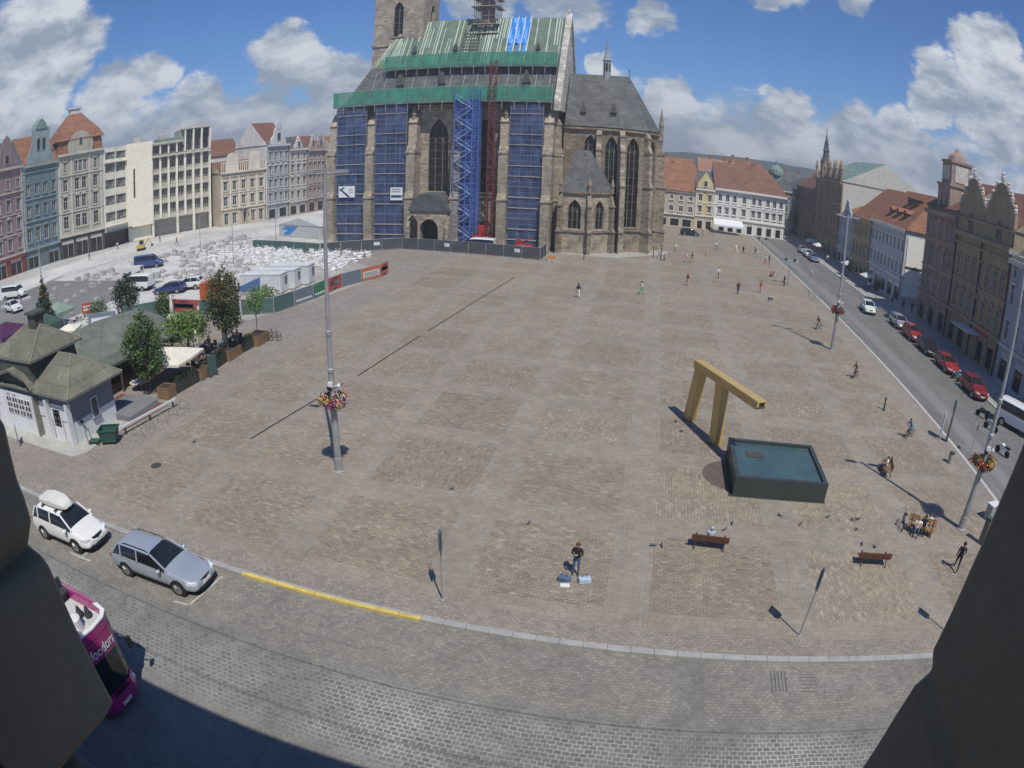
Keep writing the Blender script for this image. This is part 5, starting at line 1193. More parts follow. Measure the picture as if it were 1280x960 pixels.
# ---- trees: trunk, limbs and thousands of separate leaves gathered in clumps
LEAFS={}
def leafmat(name,a,b_):
    if name in LEAFS: return LEAFS[name]
    m=bpy.data.materials.new(name); nt,_,_=nodes(m); h=NT(nt); b=bsdf(h); c=coords(h)
    n=h.noise(c,1.6,3,.6); n2=h.noise(c,14,2,.6)
    f=h.math('ADD',h.math('MULTIPLY',n,.6),h.math('MULTIPLY',n2,.4)); h.put(b.inputs['Base Color'],h.mix(h.ramp(f,.35,.65),a,b_)); b.inputs['Roughness'].default_value=.55; b.inputs['Specular IOR Level'].default_value=.3
    b.inputs['Subsurface Weight'].default_value=0.0
    LEAFS[name]=m; return m
BARK=mat('bark',(.13,.10,.075),.9,.3,4)
def leafblob(rnd,centers,n,size,squash=1.0):
    b=MB()
    tot=sum(r**2 for _,r in centers)
    for c,r in centers:
        k=int(n*r*r/tot)
        for _ in range(k):
            d=Vector((rnd.gauss(0,1),rnd.gauss(0,1),rnd.gauss(0,1))).normalized(); q=r*(rnd.random()**.38)
            p=Vector(c)+Vector((d.x*q,d.y*q,d.z*q*squash))
            nrm=(d+Vector((rnd.gauss(0,.7),rnd.gauss(0,.7),rnd.gauss(0,.7)+.4))).normalized(); u=nrm.orthogonal().normalized(); a=rnd.uniform(0,6.28); w=nrm.cross(u); u,w=u*math.cos(a)+w*math.sin(a),w*math.cos(a)-u*math.sin(a)
            s=size*rnd.uniform(.6,1.3)
            b.face([p-u*s*.5,p+w*s*.32,p+u*s*.6,p-w*s*.32])
    return b
def tree(label,loc,h,z0,rx,shape,m,seed,n=2600,leaf=.19,stem=.08,cat='tree',group='trees in planters along the terrace',name='tree'):
    rnd=random.Random(seed); t=thing(name,label,cat,loc,0,group); cs=[]
    k=26
    for i in range(k):
        u=(i+.5)/k; z=z0+(h-z0)*u
        if shape=='oval': r=rx*math.sin(math.pi*min(1,u*.93+.10))**.7
        elif shape=='cone': r=rx*(1-u)**.75*(.55+.45*min(1,u*5))+.08
        else: r=rx*math.sin(math.pi*(u*.8+.15))**.6
        a=i*2.4+rnd.uniform(-.5,.5); q=r*rnd.uniform(.35,.72)
        cs.append(((q*math.cos(a),q*math.sin(a),z),max(.16,r*rnd.uniform(.38,.62))))
    b=MB(); pts=[(0,0,0),(.03,.02,z0*.6),(-.02,.03,z0+ (h-z0)*.3),(.02,0,z0+(h-z0)*.75)]
    rs=[stem,stem*.85,stem*.6,stem*.2]
    for i in range(3): b.tube(pts[i],pts[i+1],rs[i],rs[i+1],7)
    for c,r in cs[::2]:
        zz=max(z0*.75,c[2]-.9*rx); b.tube((0,.02,zz),c,stem*.35,.012,5)
    b.build('trunk',BARK,t)
    leafblob(rnd,cs,n,leaf).build('crown',m,t)
    return t
# ------------------------------------------------------------------ lamp posts with flower baskets
GALV=mat('lamp_post_grey',(.36,.37,.38),.5,.18,1.2,metal=.25,streak=.15); LENS=mat('lamp_lens',(.70,.72,.70),.3,.05)
def lamppost(label,loc,H,rz,extra=True,group='tall lamp posts round the square',r=.19):
    t=thing('lamp_post',label,'lamp post',loc,rz,group)
    b=MB(); b.lathe([(r*1.9,0),(r*1.9,.05),(r*1.35,.08),(r*1.3,.9),(r*1.15,.95),(r*1.1,4.2),(r*.95,4.3),(r*.9,6.4),(r*1.15,6.42),(r*1.15,6.6),(r*.82,6.65),(r*.78,8.6),(r*1.0,8.62),(r*1.0,8.85),(r*.68,8.9),(r*.5,H)],14)
    b.build('mast',GALV,t,smooth=False)
    b=MB(); b.tube((-1.25,0,H-.25),(1.25,0,H-.25),.05,n=8); b.tube((0,0,H-.3),(0,0,H+.05),.11,n=8); b.build('cross_arm',GALV,t)
    for sx in (-1,1):
        b=MB(); b.box(sx*.95-.42,sx*.95+.42,-.17,.17,H-.25,H-.08,0); b.box(sx*.95-.36,sx*.95+.36,-.13,.13,H-.28,H-.252,1); b.build('lantern_head',[GALV,LENS],t)
    if extra:
        b=MB(); b.tube((0,0,5.5),(.42,-.05,5.6),.03,n=6); b.lathe([(.02,-.1),(.13,-.06),(.14,.05),(.08,.1)],10,(.45,-.05,5.6),0,'x'); b.box(-.14,.14,-.32,-.12,5.55,5.85); b.build('loudspeaker',LENS,t)
        b=MB(); b.lathe([(.02,-.16),(.12,-.08),(.14,.04),(.14,.1)],10,(-.08,-.28,5.5)); b.build('camera_dome',BLACKP,t)
    return t
def basket(label,loc,cols,seed,r=.84):
    rnd=random.Random(seed); t=thing('flower_basket',label,'flower basket',loc,0,'flower baskets on the lamp posts')
    b=MB(); b.lathe([(.2,-.42),(.42,-.3),(.5,-.1),(.52,-.02)],14); b.build('bowl',BLACKP,t)
    cs=[((r*.68*math.cos(a),r*.68*math.sin(a),rnd.uniform(-.18,.12)),.34) for a in [i*math.pi/5 for i in range(10)]]+[((r*.3,0,.2),.3),((-r*.3,.1,.2),.3)]
    leafblob(rnd,cs,1100,.14).build('foliage',leafmat('basket_leaf',(.03,.06,.02),(.07,.11,.035)),t)
    for nm,c in cols:
        k=[x for x in cs if rnd.random()<.6] or cs
        k=[((x[0][0]*1.12,x[0][1]*1.12,x[0][2]+.03),x[1]) for x in k]
        leafblob(rnd,k,380,.12).build('blossom',mat('petal_'+nm,c,.7,.15,6),t)
    return t
ROSE=('rose',(.48,.10,.20)); YELW=('yellow',(.70,.52,.08)); WHI=('white',(.75,.72,.70)); PUR=('purple',(.30,.10,.28)); DRED=('dark_red',(.30,.03,.05))
lamppost('tall grey lamp post with pink flower basket in the middle of the square',(-17.2,31.6,0),18.0,R(8))
basket('basket of pink, white and yellow flowers on the lamp post nearest the kiosk',(-17.2,31.6,4.75),[ROSE,YELW,WHI,PUR],1)
lamppost('tall lamp post with dark red flower basket beside the bench of three people',(22.6,32.2,0),17.6,R(-12)) 
basket('basket of dark red flowers on the lamp post near the bench with three people',(22.6,32.2,4.75),[DRED,DRED,YELW],2,.95)
lamppost('tall lamp post beside the parked bicycle along the street kerb',(22.2,70.5,0),15.6,R(-12)); basket('flower basket on the lamp post by the parked bicycle',(22.2,70.5,4.75),[DRED,ROSE],3)
def smalllamp(label,loc,h=4.4):
    t=thing('square_lamp',label,'lamp post',loc,0,'short double lamps along the square edge')
    b=MB(); b.lathe([(.2,0),(.16,.5),(.09,.6),(.07,h)],10); b.tube((-.8,0,h-.15),(.8,0,h-.15),.05,n=6); b.build('mast',GALV,t)
    for s in (-1,1): b=MB(); b.lathe([(.1,-.2),(.3,-.1),(.34,.15),(.1,.35)],10,(s*.8,0,h-.1)); b.build('basket',leafmat('basket_leaf',(0,0,0),(0,0,0)),t)
    return t
smalllamp('short dark lamp with two side baskets by the far kerb, nearer of the pair',(24.4,109.5,0)); smalllamp('short dark lamp with two side baskets by the far kerb, farther of the pair',(23.8,137,0))
lamppost('slim grey lamp post at the far end of the street pavement',(43,199,0),12.0,R(20),False,r=.13)
lamppost('slim lamp post on the site pavement before the blue town house',(-118,81,0),9.5,R(80),False,r=.12)
for i,(px_,py_,hh,lb) in enumerate([(292,330,7.5,'thin grey mast among the stone piles before the golden house'),(251,318,8,'thin grey mast standing before the modernist glazed front'),(345,305,8.5,'thin grey mast by the white tent')]):
    p=at(px_,py_); t=thing('street_mast',lb,'street lamp',p); b=MB(); b.lathe([(.14,0),(.09,.6),(.06,hh)],8); b.build('mast',GALV,t); b=MB(); b.tube((0,0,hh-.1),(1.1,0,hh+.25),.04,n=6); b.box(.9,1.6,-.12,.12,hh+.2,hh+.32); b.build('lamp_head',GALV,t)

# ------------------------------------------------------------------ the gilded fountain
GOLD=mat('gilded_metal',(.56,.40,.15),.45,.12,1.0,metal=.25,fine=.08); GRAN=mat('dark_granite',(.045,.055,.055),.35,.18,.6,spec=.5,streak=.2,fine=.1)
fo=thing('fountain','angular golden arch fountain with a spout beam reaching over a square granite basin','fountain',(4,46,0),math.atan2(-.91,.41))
def leg(t0,t1,w,th,z1,name):
    b=MB(); b.face([(t0-w/2,-th/2,0),(t0+w/2,-th/2,0),(t0+w/2,th/2,0),(t0-w/2,th/2,0)])
    P=[(t0-w/2,0),(t0+w/2,0),(t1+w/2,z1),(t1-w/2,z1)]; b.prism(P,'y',-th/2,th/2); return b.build(name,GOLD,fo,bevel=.03)
leg(0.1,.95,.95,.62,4.22,'leg'); leg(4.4,4.15,.95,.62,4.35,'leg')
b=MB(); b.prism([(.35,4.18),(9.1,4.52),(9.25,4.72),(9.25,5.1),(.35,4.78)],'y',-.36,.36); b.build('spout_beam',GOLD,fo,bevel=.03)
b=MB(); b.box(9.2,9.28,-.2,.2,4.78,5.0); b.build('spout_opening',BLACKP,fo)
X0,X1,Y0,Y1=6.45,12.6,34.65,40.3
def Fp(mb,name,m): 
    o=mb.build(name,m,fo); o.matrix_parent_inverse=(Matrix.Translation((4,46,0))@Matrix.Rotation(math.atan2(-.91,.41),4,'Z')).inverted(); return o
b=MB(); w=.28
b.box(X0,X1,Y0,Y0+w,0,1.3); b.box(X0,X1,Y1-w,Y1,0,1.3); b.box(X0,X0+w,Y0+w,Y1-w,0,1.3); b.box(X1-w,X1,Y0+w,Y1-w,0,1.3); b.box(X0+w,X1-w,Y0+w,Y1-w,0,.7)
b.box(X0-.25,X1+.05,Y0-.12,Y1+.1,0,.03); Fp(b,'basin',GRAN)
wm=bpy.data.materials.new('water'); nt,_,_=nodes(wm); h=NT(nt); bb=bsdf(h); c=coords(h); 
h.put(bb.inputs['Base Color'],h.mix(h.ramp(h.noise(c,.5,3),.3,.7),(.045,.085,.095),(.065,.115,.115))); bb.inputs['Roughness'].default_value=.09
bp=h.new('ShaderNodeBump'); bp.inputs['Strength'].default_value=.25; bp.inputs['Distance'].default_value=.05; bp.inputs['Strength'].default_value=.6; h.put(bp.inputs['Height'],h.noise(c,4.5,5,.65,dist=.6)); h.put(bb.inputs['Normal'],bp.outputs[0])
b=MB(); b.face([(X0+w,Y0+w,1.12),(X1-w,Y0+w,1.12),(X1-w,Y1-w,1.12),(X0+w,Y1-w,1.12)]); Fp(b,'water',wm)
b=MB(); b.box(7.5,8.7,37.9,38.7,1.0,1.16); Fp(b,'splash_stone',mat('wet_stone',(.075,.065,.05),.3,.4,3))
b=MB(); b.lathe([(2.05,.003),(2.05,.006)],40,(6.7,37.3,0)); struct(b.build('round_paving',mat('damp_setts',(.115,.095,.08),.8,.3,3,fine=.3)))

# ------------------------------------------------------------------ benches
BW=mat('bench_timber',(.16,.075,.045),.7,.25,2,fine=.2); BI=mat('bench_iron',(.05,.055,.055),.6,.1); BWL=mat('bench_timber_light',(.33,.19,.085),.7,.25,2)
def bench(label,loc,rz,m=None):
    m=m or BW; t=thing('bench',label,'bench',loc,rz,'wooden park benches'); L=2.0      # faces +y
    b=MB()
    for i in range(4): b.box(-L/2,L/2,-.12+.13*i,-.01+.13*i,.43,.47)
    b.build('seat',m,t)
    b=MB()
    for i in range(4): b.box(-L/2,L/2,-.24-.03*i,-.205-.03*i,.52+.11*i,.615+.11*i)
    b.build('backrest',m,t)
    for x in (-.78,.78):
        b=MB(); b.path([(x,.38,0),(x,.36,.42),(x,-.15,.42),(x,-.30,0)],.035,6); b.path([(x,-.17,.42),(x,-.33,.98)],.03,6); b.path([(x,.36,.42),(x,.34,.66),(x,-.22,.68)],.028,6); b.build('leg',BI,t)
    return t
bench('dark brown bench with one seated person, seen from behind in front of the fountain basin',(4.7,28.75,0),R(-4))
bench('empty dark brown bench seen from behind, under the flag-like sign post',(14.3,28.0,0),R(-3))
bench('light wooden bench facing sideways with one person, between basin and street',(18.9,39.7,0),R(75),BWL)
bench('bench with three people sitting close together by the flower-basket lamp',(18.9,31.6,0),R(155),BWL)
bench('far reddish bench near the small lamp by the kerb',(22.6,116,0),R(80),mat('bench_red',(.30,.09,.05),.7,.2))
# ------------------------------------------------------------------ signs, bins, bollards
PANB=mat('panel_blue_grey',(.13,.17,.24),.4,.1); PANW=mat('panel_white',(.66,.67,.66),.6,.05)
def flagsign(label,loc,rz):
    t=thing('sign_post',label,'sign',loc,rz); b=MB(); b.lathe([(.13,0),(.13,.03),(.04,.05),(.035,3.95)],10); b.build('pole',GALV,t)
    b=MB(); b.box(-.26,.26,.045,.075,2.75,3.9,0); b.box(-.22,.22,.038,.044,3.35,3.85,1); b.box(-.22,.22,.038,.044,2.82,3.25,1); b.build('plate',[GALV,PANB],t)
    b=MB(); b.box(-.2,.2,-.075,-.045,2.75,3.9,0); b.build('back_plate',[PANB],t); return t
flagsign('slim sign post with edge-on blue plate near the end of the yellow kerb',(-7.4,21.75,0),R(103)); flagsign('leaning-looking sign post with blue plate by the kerb in front of the empty bench',(8.9,21.9,0),R(62)); flagsign('sign post half hidden by the window frame whose shadow crosses the paving',(17.5,21.9,0),R(62))
t=thing('stop_totem','tall narrow green and white information totem at the street kerb','sign',(27.6,46.6,0),R(70))
b=MB(); b.box(-.3,.3,-.06,.06,0,3.7); b.build('post',mat('totem_green',(.06,.11,.10),.5,.1),t)
b=MB(); b.box(-.26,.26,-.075,-.062,2.1,2.7); b.box(-.26,.26,.062,.075,2.1,2.7); b.build('panel',PANW,t)
b=MB(); b.box(-.26,.26,-.075,-.062,1.1,1.9); b.box(-.26,.26,.062,.075,1.1,1.9); b.build('map_panel',mat('map_yellow',(.60,.47,.20),.6,.1),t)
t=thing('timetable_frame','white framed timetable board beside the green totem','sign',(27.0,47.0,0),R(70))
b=MB(); b.tube((-.35,0,0),(-.35,0,2.4),.04,n=6); b.tube((.35,0,0),(.35,0,2.4),.04,n=6)
for z in (.7,1.1,1.5,1.9,2.3): b.box(-.35,.35,-.02,.02,z,z+.3 if z<2.2 else z+.06)
b.build('frame',PANW,t)
t=thing('traffic_cone','small red and white cone at the foot of the totem','cone',(28.9,43.3,-.116)); b=MB(); b.box(-.2,.2,-.2,.2,0,.04); b.lathe([(.16,.04),(.03,.6)],10); b.build('cone',mat('cone_red',(.5,.07,.05),.6,.1),t); b=MB(); b.lathe([(.115,.27),(.09,.4)],10); b.build('band',PANW,t)
def bin_(label,loc):
    t=thing('litter_bin',label,'litter bin',loc); b=MB(); b.lathe([(.24,0),(.26,.05),(.26,.78),(.2,.8)],12); b.build('body',mat('bin_steel',(.36,.35,.31),.5,.2),t); b=MB(); b.lathe([(.27,.84),(.27,.92),(.1,.98)],12); b.tube((.2,0,.78),(.2,0,.86),.02); b.tube((-.2,0,.78),(-.2,0,.86),.02); b.build('hood',BI,t); return t
bin_('round steel litter bin near the kerb below the totem',(26.0,42.2,0))
t=thing('bollard','lone dark green bollard in the square left of the cyclist','bollard',(22.9,52.4,0)); b=MB(); b.lathe([(.17,0),(.15,.1),(.09,.2),(.08,1.05),(.12,1.1),(.1,1.22),(.03,1.28)],10); b.build('post',mat('bollard_green',(.03,.055,.05),.5,.1),t); b=MB(); b.lathe([(.1,1.08),(.1,1.14)],10); b.build('collar',GALV,t)
t=thing('distribution_pillar','tall green-topped metal pillar by the kerb next to the walking person in black','pillar',(23.6,30.4,0),R(30)); b=MB(); b.box(-.2,.2,-.2,.2,0,1.75); b.build('body',mat('pillar_olive',(.17,.17,.13),.6,.15),t); b=MB(); b.box(-.23,.23,-.23,.23,1.75,1.9); b.build('cap',mat('totem_green',(0,0,0)),t)
t=thing('street_cabinet','flat grey utility cabinet at the kerb behind the pillar','cabinet',(26.0,33.6,0),R(20)); b=MB(); b.box(-.5,.5,-.3,.3,0,1.1); b.build('body',GALV,t); b=MB(); b.box(-.53,.53,-.33,.33,1.1,1.18); b.build('lid',PANW,t)
# posts in front of the church
def barpost(label,loc,h=1.1):
    t=thing('post',label,'post',loc); b=MB(); b.lathe([(.12,0),(.08,.1),(.07,h),(.1,h+.05),(.02,h+.15)],8); b.build('shaft',BI,t); b=MB(); b.lathe([(.09,h*.8),(.09,h*.86)],8); b.build('ring',GALV,t)
barpost('thin dark post before the side chapel',(-11.4,111.5,0),2.4); barpost('dark lamp stump by the end of the choir',(1.9,119.0,0),2.8); barpost('short post beside the person at the choir corner',(0.5,121.0,0),2.0)
t=thing('road_barrier','small orange and white barrier at the corner of the site fence','barrier',(-16.2,107,0)); b=MB(); b.box(-.6,.6,-.05,.05,.5,1.0); b.build('board',mat('barrier_orange',(.62,.22,.06),.6,.2),t)
for x in (-.45,.45): b=MB(); b.box(x-.05,x+.05,-.25,.25,0,.08); b.box(x-.03,x+.03,-.03,.03,.08,.5); b.build('foot',PANW,t)
t=thing('barrier_rail','low grey crowd barriers standing along the far kerb','barrier',(26.5,100,0),R(100))
for x in (-2.3,0,2.3):
    b=MB(); b.path([(x-1.1,0,.1),(x-1.1,0,1.1),(x+1.1,0,1.1),(x+1.1,0,.1)],.03,5)
    for k in range(9): b.tube((x-1+k*.25,0,.2),(x-1+k*.25,0,1.1),.012,n=4)
    b.build('panel',GALV,t)
# ------------------------------------------------------------------ bicycles
def bicycle(label,loc,rz,col,group='bicycles on the square'):
    t=thing('bicycle',label,'bicycle',loc,rz,group); P_=paint('bike_'+col,CLS[col])
    for x in (-.52,.52):
        b=MB()
        for i in range(16):
            a,a2=i*math.pi/8,(i+1)*math.pi/8; b.tube((x+.33*math.cos(a),0,.34+.33*math.sin(a)),(x+.33*math.cos(a2),0,.34+.33*math.sin(a2)),.022,n=5)
        for i in range(6): b.tube((x,0,.34),(x+.32*math.cos(i*1.047),0,.34+.32*math.sin(i*1.047)),.006,n=4)
        b.build('wheel',TYRE,t)
    b=MB(); b.path([(-.52,0,.34),(-.14,0,.86),(.36,0,.84),(-.08,0,.30),(-.52,0,.34)],.022); b.tube((-.08,0,.3),(-.16,0,.95),.02); b.path([(.36,0,.84),(.52,0,.34)],.02); b.tube((.36,0,.84),(.33,0,1.02),.02); b.build('frame',P_,t)
    b=MB(); b.tube((.38,-.28,1.04),(.38,.28,1.04),.017); b.build('handlebar',BI,t)
    b=MB(); b.obox((-.17,0,.97),(.26,.14,.06)); b.build('saddle',BLACKP,t); return t
bicycle('bicycle ridden by the person in bright blue',(23.5,46.6,0),R(215),'black'); bicycle('bicycle ridden past the lamp post in mid square',(22.4,61,0),R(230),'grey'); bicycle('bicycle ridden near the far lamp post',(22.7,79.6,0),R(215),'navy'); bicycle('dark bicycle leaning by the three people on the bench',(17.7,32.2,0),R(70),'black')
# ------------------------------------------------------------------ people on the square
PE=[('person in dark top and jeans standing between two blue bags on the paving',(-1.9,25.2),R(-100),'phone','black','denim',1),
 ('person with white hair in a light blue shirt seated on the bench before the basin',(4.7,28.85),R(86),'sit','lightblue','grey',3),
 ('person in white top seated on the light bench beside the basin',(18.8,39.75),R(165),'sit','white','navy',1),
 ('person in white blouse at one end of the crowded bench',(18.45,31.35),R(245),'sit','white','denim',2),('person in black dress in the middle of the crowded bench',(19.0,31.55),R(245),'sit','black','black',0),('person in pale shirt at the street end of the crowded bench',(19.5,31.85),R(245),'sit','mint','denim',1),
 ('person all in black walking near the tall olive pillar',(20.15,27.5),R(60),'walk','black','black',0),
 ('cyclist in bright blue top riding by the totem',(23.5,46.6),R(215),'ride','blue','black',0),('cyclist in dark clothes riding in mid square',(22.4,61),R(230),'ride','khaki','black',1),('cyclist in brown top near the far lamp post',(22.7,79.6),R(215),'ride','maroon','grey',0),
 ('person in dark top and white trousers walking alone, nearest the cathedral scaffold',(-8.9,82.3),R(100),'walk','black','white',0),('person in white and green walking alone in mid square',(-.9,87.8),R(200),'walk','white','green',0),
 ('person with dark red top and bare legs walking past the choir',(5.9,97.4),R(80),'walk','maroon','beige',1),('person in white shirt and grey trousers walking in the far square',(11.6,106.8),R(250),'walk','white','grey',1),
 ('person all in dark clothes walking in the far square',(13.5,95.3),R(70),'walk','black','navy',0),('person in red top with a dog in the far square',(17.6,98.7),R(250),'walk','red','pink',1),('person in dark clothes leaning by the short kerb lamp',(23.2,107.2),R(200),'stand','navy','black',0),
 ('person in white walking at the choir corner',(1.6,121.6),R(30),'walk','white','grey',2),('person sitting at the foot of the choir corner post',(2.6,119.0),R(270),'sit','grey','navy',0),
 ('person in white top walking in the far group by the choir',(6.7,119.7),R(180),'walk','white','pink',2),('person in dark red walking in the far group by the choir',(7.8,120.6),R(180),'walk','maroon','grey',0),
 ('person in pale top walking before the yellow house',(5.1,131.8),R(90),'walk','mint','beige',2),('person in beige walking before the white house',(11.3,131),R(260),'walk','beige','beige',2),
 ('person in white shirt at the far crossing',(14.4,142.4),R(240),'walk','white','denim',1),('person in white dress at the far kerb',(18.9,142.2),R(100),'walk','white','white',2),('person in black at the far kerb',(20.2,140),R(100),'walk','black','black',0),
 ('person in grey near the far kerb lamp',(23.4,143),R(90),'walk','grey','navy',1),('person in white seated with another near the kerb lamp',(23.7,130.4),R(200),'walk','white','red',1),('person in dark blue beside the kerb lamp',(24.4,130.0),R(20),'stand','navy','grey',0),
 ('person in red by the parked cars before the white house',(12.7,162),R(0),'stand','red','grey',1),('person in dark blue by the parked cars before the beige house',(-2.2,150),R(10),'walk','navy','navy',0),('second person by the parked cars before the beige house, in brown',(-1.0,150.4),R(10),'walk','khaki','navy',1),
 ('person crossing the street in a white shirt',(31.3,120.5),R(180),'walk','white','grey',2),('person in pale clothes crossing far up the street',(31.8,136),R(180),'walk','mint','white',2)]
for i,(lb,p,rz,pose,top,leg_,hr) in enumerate(PE):
    person(lb,(p[0],p[1],-.116 if p[0]>28.3 else (.10 if 'choir corner' in lb and pose=='walk' else 0.0)),rz,pose,top,leg_,hr,scale=1.0 if pose in('sit','ride') else 1.1)
# blue bags of the kneeling person
for dx,dy,lb,c in ((-.45,-.35,'dark blue bag left of the person in jeans','denim'),(.5,-.25,'lighter blue bag right of the person in jeans','lightblue')):
    t=thing('bag',lb,'bag',(-1.9+dx,24.9+dy,0),R(20 if dx>0 else -15)); b=MB(); b.prism([(-.32,0),(.32,0),(.28,.3),(-.28,.3)],'y',-.17,.17); b.build('sack',CLO(c),t,bevel=.05); b=MB(); b.path([(-.12,0,.34),(-.1,0,.5),(.1,0,.5),(.12,0,.34)],.015,5); b.build('handle',CLO('navy'),t)
t=thing('paper_sheet','white folded paper lying by the blue bags','paper',(-2.25,24.2,.0),R(10)); b=MB(); b.box(-.22,.22,-.12,.12,.004,.02); b.build('sheet',PANW,t); b=MB(); b.obox((0,.1,.05),(.44,.02,.1)); b.build('flap',PANW,t)
t=thing('dog','small dark dog standing beside the person in red','dog',(18.3,93.4,0),R(200))
b=MB()
me=bpy.data.meshes.new('body'); V_=[(-.28,0,.36),(0,0,.38),(.24,0,.40),(.36,0,.52),(.46,0,.56),(.56,0,.52),(-.3,.08,.2),(-.34,.08,.02),(-.3,-.08,.2),(-.26,-.08,.02),(.22,.08,.2),(.24,.08,.02),(.22,-.08,.2),(.18,-.08,.02),(-.42,0,.5)]
me.from_pydata(V_,[(0,1),(1,2),(2,3),(3,4),(4,5),(0,6),(6,7),(0,8),(8,9),(2,10),(10,11),(2,12),(12,13),(0,14)],[]); o=bpy.data.objects.new('body',me); COL.objects.link(o); o.modifiers.new('k','SKIN')
for v,r in zip(me.skin_vertices[0].data,[.1,.11,.11,.07,.075,.04,.045,.03,.045,.03,.04,.03,.04,.03,.02]): v.radius=(r,r)
o.modifiers.new('s','SUBSURF'); me=evaluated(o,'body'); me.materials.append(CLO('black')); link('body',me,t)
# pigeons on the paving
PG=mat('pigeon_grey',(.10,.105,.12),.7,.3,8)
pr=[]
random.seed(4)
for i,(px_,py_) in enumerate([(915,655),(906,663),(974,645),(1001,656),(1035,647),(1065,651),(1072,650),(1070,663),(1093,685),(1077,681),(815,683),(827,683),(661,655),(566,612),(243,553),(852,540),(845,528)]):
    p=at(px_,py_)
    b=MB(); b.lathe([(.01,-.17),(.05,-.1),(.085,0),(.06,.09),(.01,.14)],8,(0,0,.13),0,'x'); b.lathe([(.01,-.04),(.04,0),(.01,.05)],8,(.13,0,.24),0); b.tube((.09,0,.17),(.13,0,.23),.04,.03,6); b.box(-.3,-.12,-.04,.04,.11,.13); b.tube((.0,.03,.0),(.0,.03,.07),.01,n=4); b.tube((.0,-.03,0),(0,-.03,.07),.01,n=4); t=tag(b.build('pigeon',PG,None,smooth=True,loc=p,rz=random.uniform(0,6.28)),'small grey pigeon on the paving of the square','pigeon','pigeons on the paving'); t.scale=(.8,.8,.8)
# ------------------------------------------------------------------ parked cars and the open-top bus below the window
silver=paint('silver_blue',(.40,.45,.52),.35); whitep=paint('white',(.74,.75,.74))
car('parked_car','silver-blue estate car parked along the kerb, front car of the two',(-21.25,18.35,-.12),R(1.5),silver,'estate',scale=1.24)
car('parked_car','white hatchback with a white roof box, parked behind the silver-blue estate',(-29.2,18.25,-.12),R(2),whitep,'hatch',scale=1.3,roofbox=mat('roofbox_white',(.66,.67,.62),.5,.06))
MAG=paint('magenta',(.36,.022,.17)); BG_=glassmat('bus_glass',(.012,.02,.02),.06,.7); BWH=mat('bus_white',(.72,.72,.72),.5,.06); BFL=mat('bus_deck',(.50,.52,.52),.7,.15); SEAT=mat('bus_seat',(.05,.055,.06),.7,.2)
bus=thing('sightseeing_bus','magenta open-top double-deck bus with white lettering, half hidden by the window frame','bus',(-16.95,9.85,-.12),0)
b=MB(); w=1.25
def plan(z,o=0,front=0):   # rounded nose
    return [(-10.2,-w-o),(-.9,-w-o),(-.32,-w*.9-o),(-.08,-w*.62),(0+o,0),(-.08,w*.62),(-.32,w*.9+o),(-.9,w+o),(-10.2,w+o)]
b.prism(plan(0),'z',.35,1.28,0); b.prism([(x-.05 if x>-9 else x,y*.985) for x,y in plan(0)],'z',1.28,3.02,1); b.prism(plan(0),'z',3.02,3.95,0)
body=b.build('body',[MAG,BG_],bus)
b=MB(); b.prism([(x*.99-.06,y*.93) for x,y in plan(0)],'z',3.951,3.99,0); b.build('upper_deck',BFL,bus)
b=MB(); P0=plan(0); P1=[(x-.14 if x>-10 else x,y*.90) for x,y in P0]
for i in range(len(P0)-1): b.prism([P0[i],P0[i+1],P1[i+1],P1[i]],'z',3.99,4.40,0)
b.build('parapet',[MAG],bus)
b=MB(); 
for i in range(1,len(P0)-2): b.prism([(P0[i][0]+.02,P0[i][1]*1.01),(P0[i+1][0]+.02,P0[i+1][1]*1.01),P1[i+1],P1[i]],'z',4.401,4.46,0)
b.build('rim',BWH,bus)
b=MB(); b.path([(-10.2,w-.02,4.55),(-1.3,w-.02,4.55)],.03,6); b.path([(-10.2,-w+.02,4.55),(-1.3,-w+.02,4.55)],.03,6); b.build('hand_rail',paint('rail_pink',(.45,.10,.25)),bus)
b=MB(); b.prism([(-2.0,-.95),(-1.5,-1.0),(-.9,-.75),(-.5,-.35),(-1.0,-.3),(-1.3,0.05),(-2.4,.1)],'z',4.0,4.35,0); b.lathe([(.36,0),(.34,.5),(.2,.55)],14,(-1.15,-.1,4.0)); b.build('front_console',BWH,bus)
for i in range(8):
    for y in (-.72,.72):
        s_=MB(); x=-2.9-.86*i; s_.box(x-.2,x+.22,y-.42,y+.42,4.35,4.45); s_.box(x-.28,x-.2,y-.42,y+.42,4.4,4.95); s_.box(x-.05,x+.05,y-.3,y+.3,4.0,4.35); s_.build('seat',SEAT,bus)
for x,y in ((-1.5,.55),(-1.15,.75)): s_=MB(); s_.lathe([(.16,0),(.18,.1),(.05,.5)],10,(x,y,4.0)); s_.build('stool',SEAT,bus)
for y,s in ((w*.80,1),(-w*.80,-1)):
    b=MB(); b.lathe([(.24,-.12),(.22,.05),(.1,.09)],14,(-.36,y,.88),0,'x'); b.build('headlight',LAMPW,bus)
    b=MB(); b.path([(-.5,s*(w-.05),3.0),(-.1,s*(w+.22),2.9)],.03,6); b.obox((-.05,s*(w+.26),2.6),(.14,.2,.55)); b.build('mirror',BLACKP,bus)
    for x in (-2.6,-8.2): wheel(bus,x,s*(w-.14),.48,s,.3)
b=MB(); b.prism([(.03,-.5),(.05,0),(.03,.5)],'z',1.1,1.27); b.build('wiper_panel',BLACKP,bus)
b=MB(); b.box(-.02,.05,-.3,.3,.5,.62); b.build('number_plate',mat('plate_white',(.7,.7,.68)),bus)
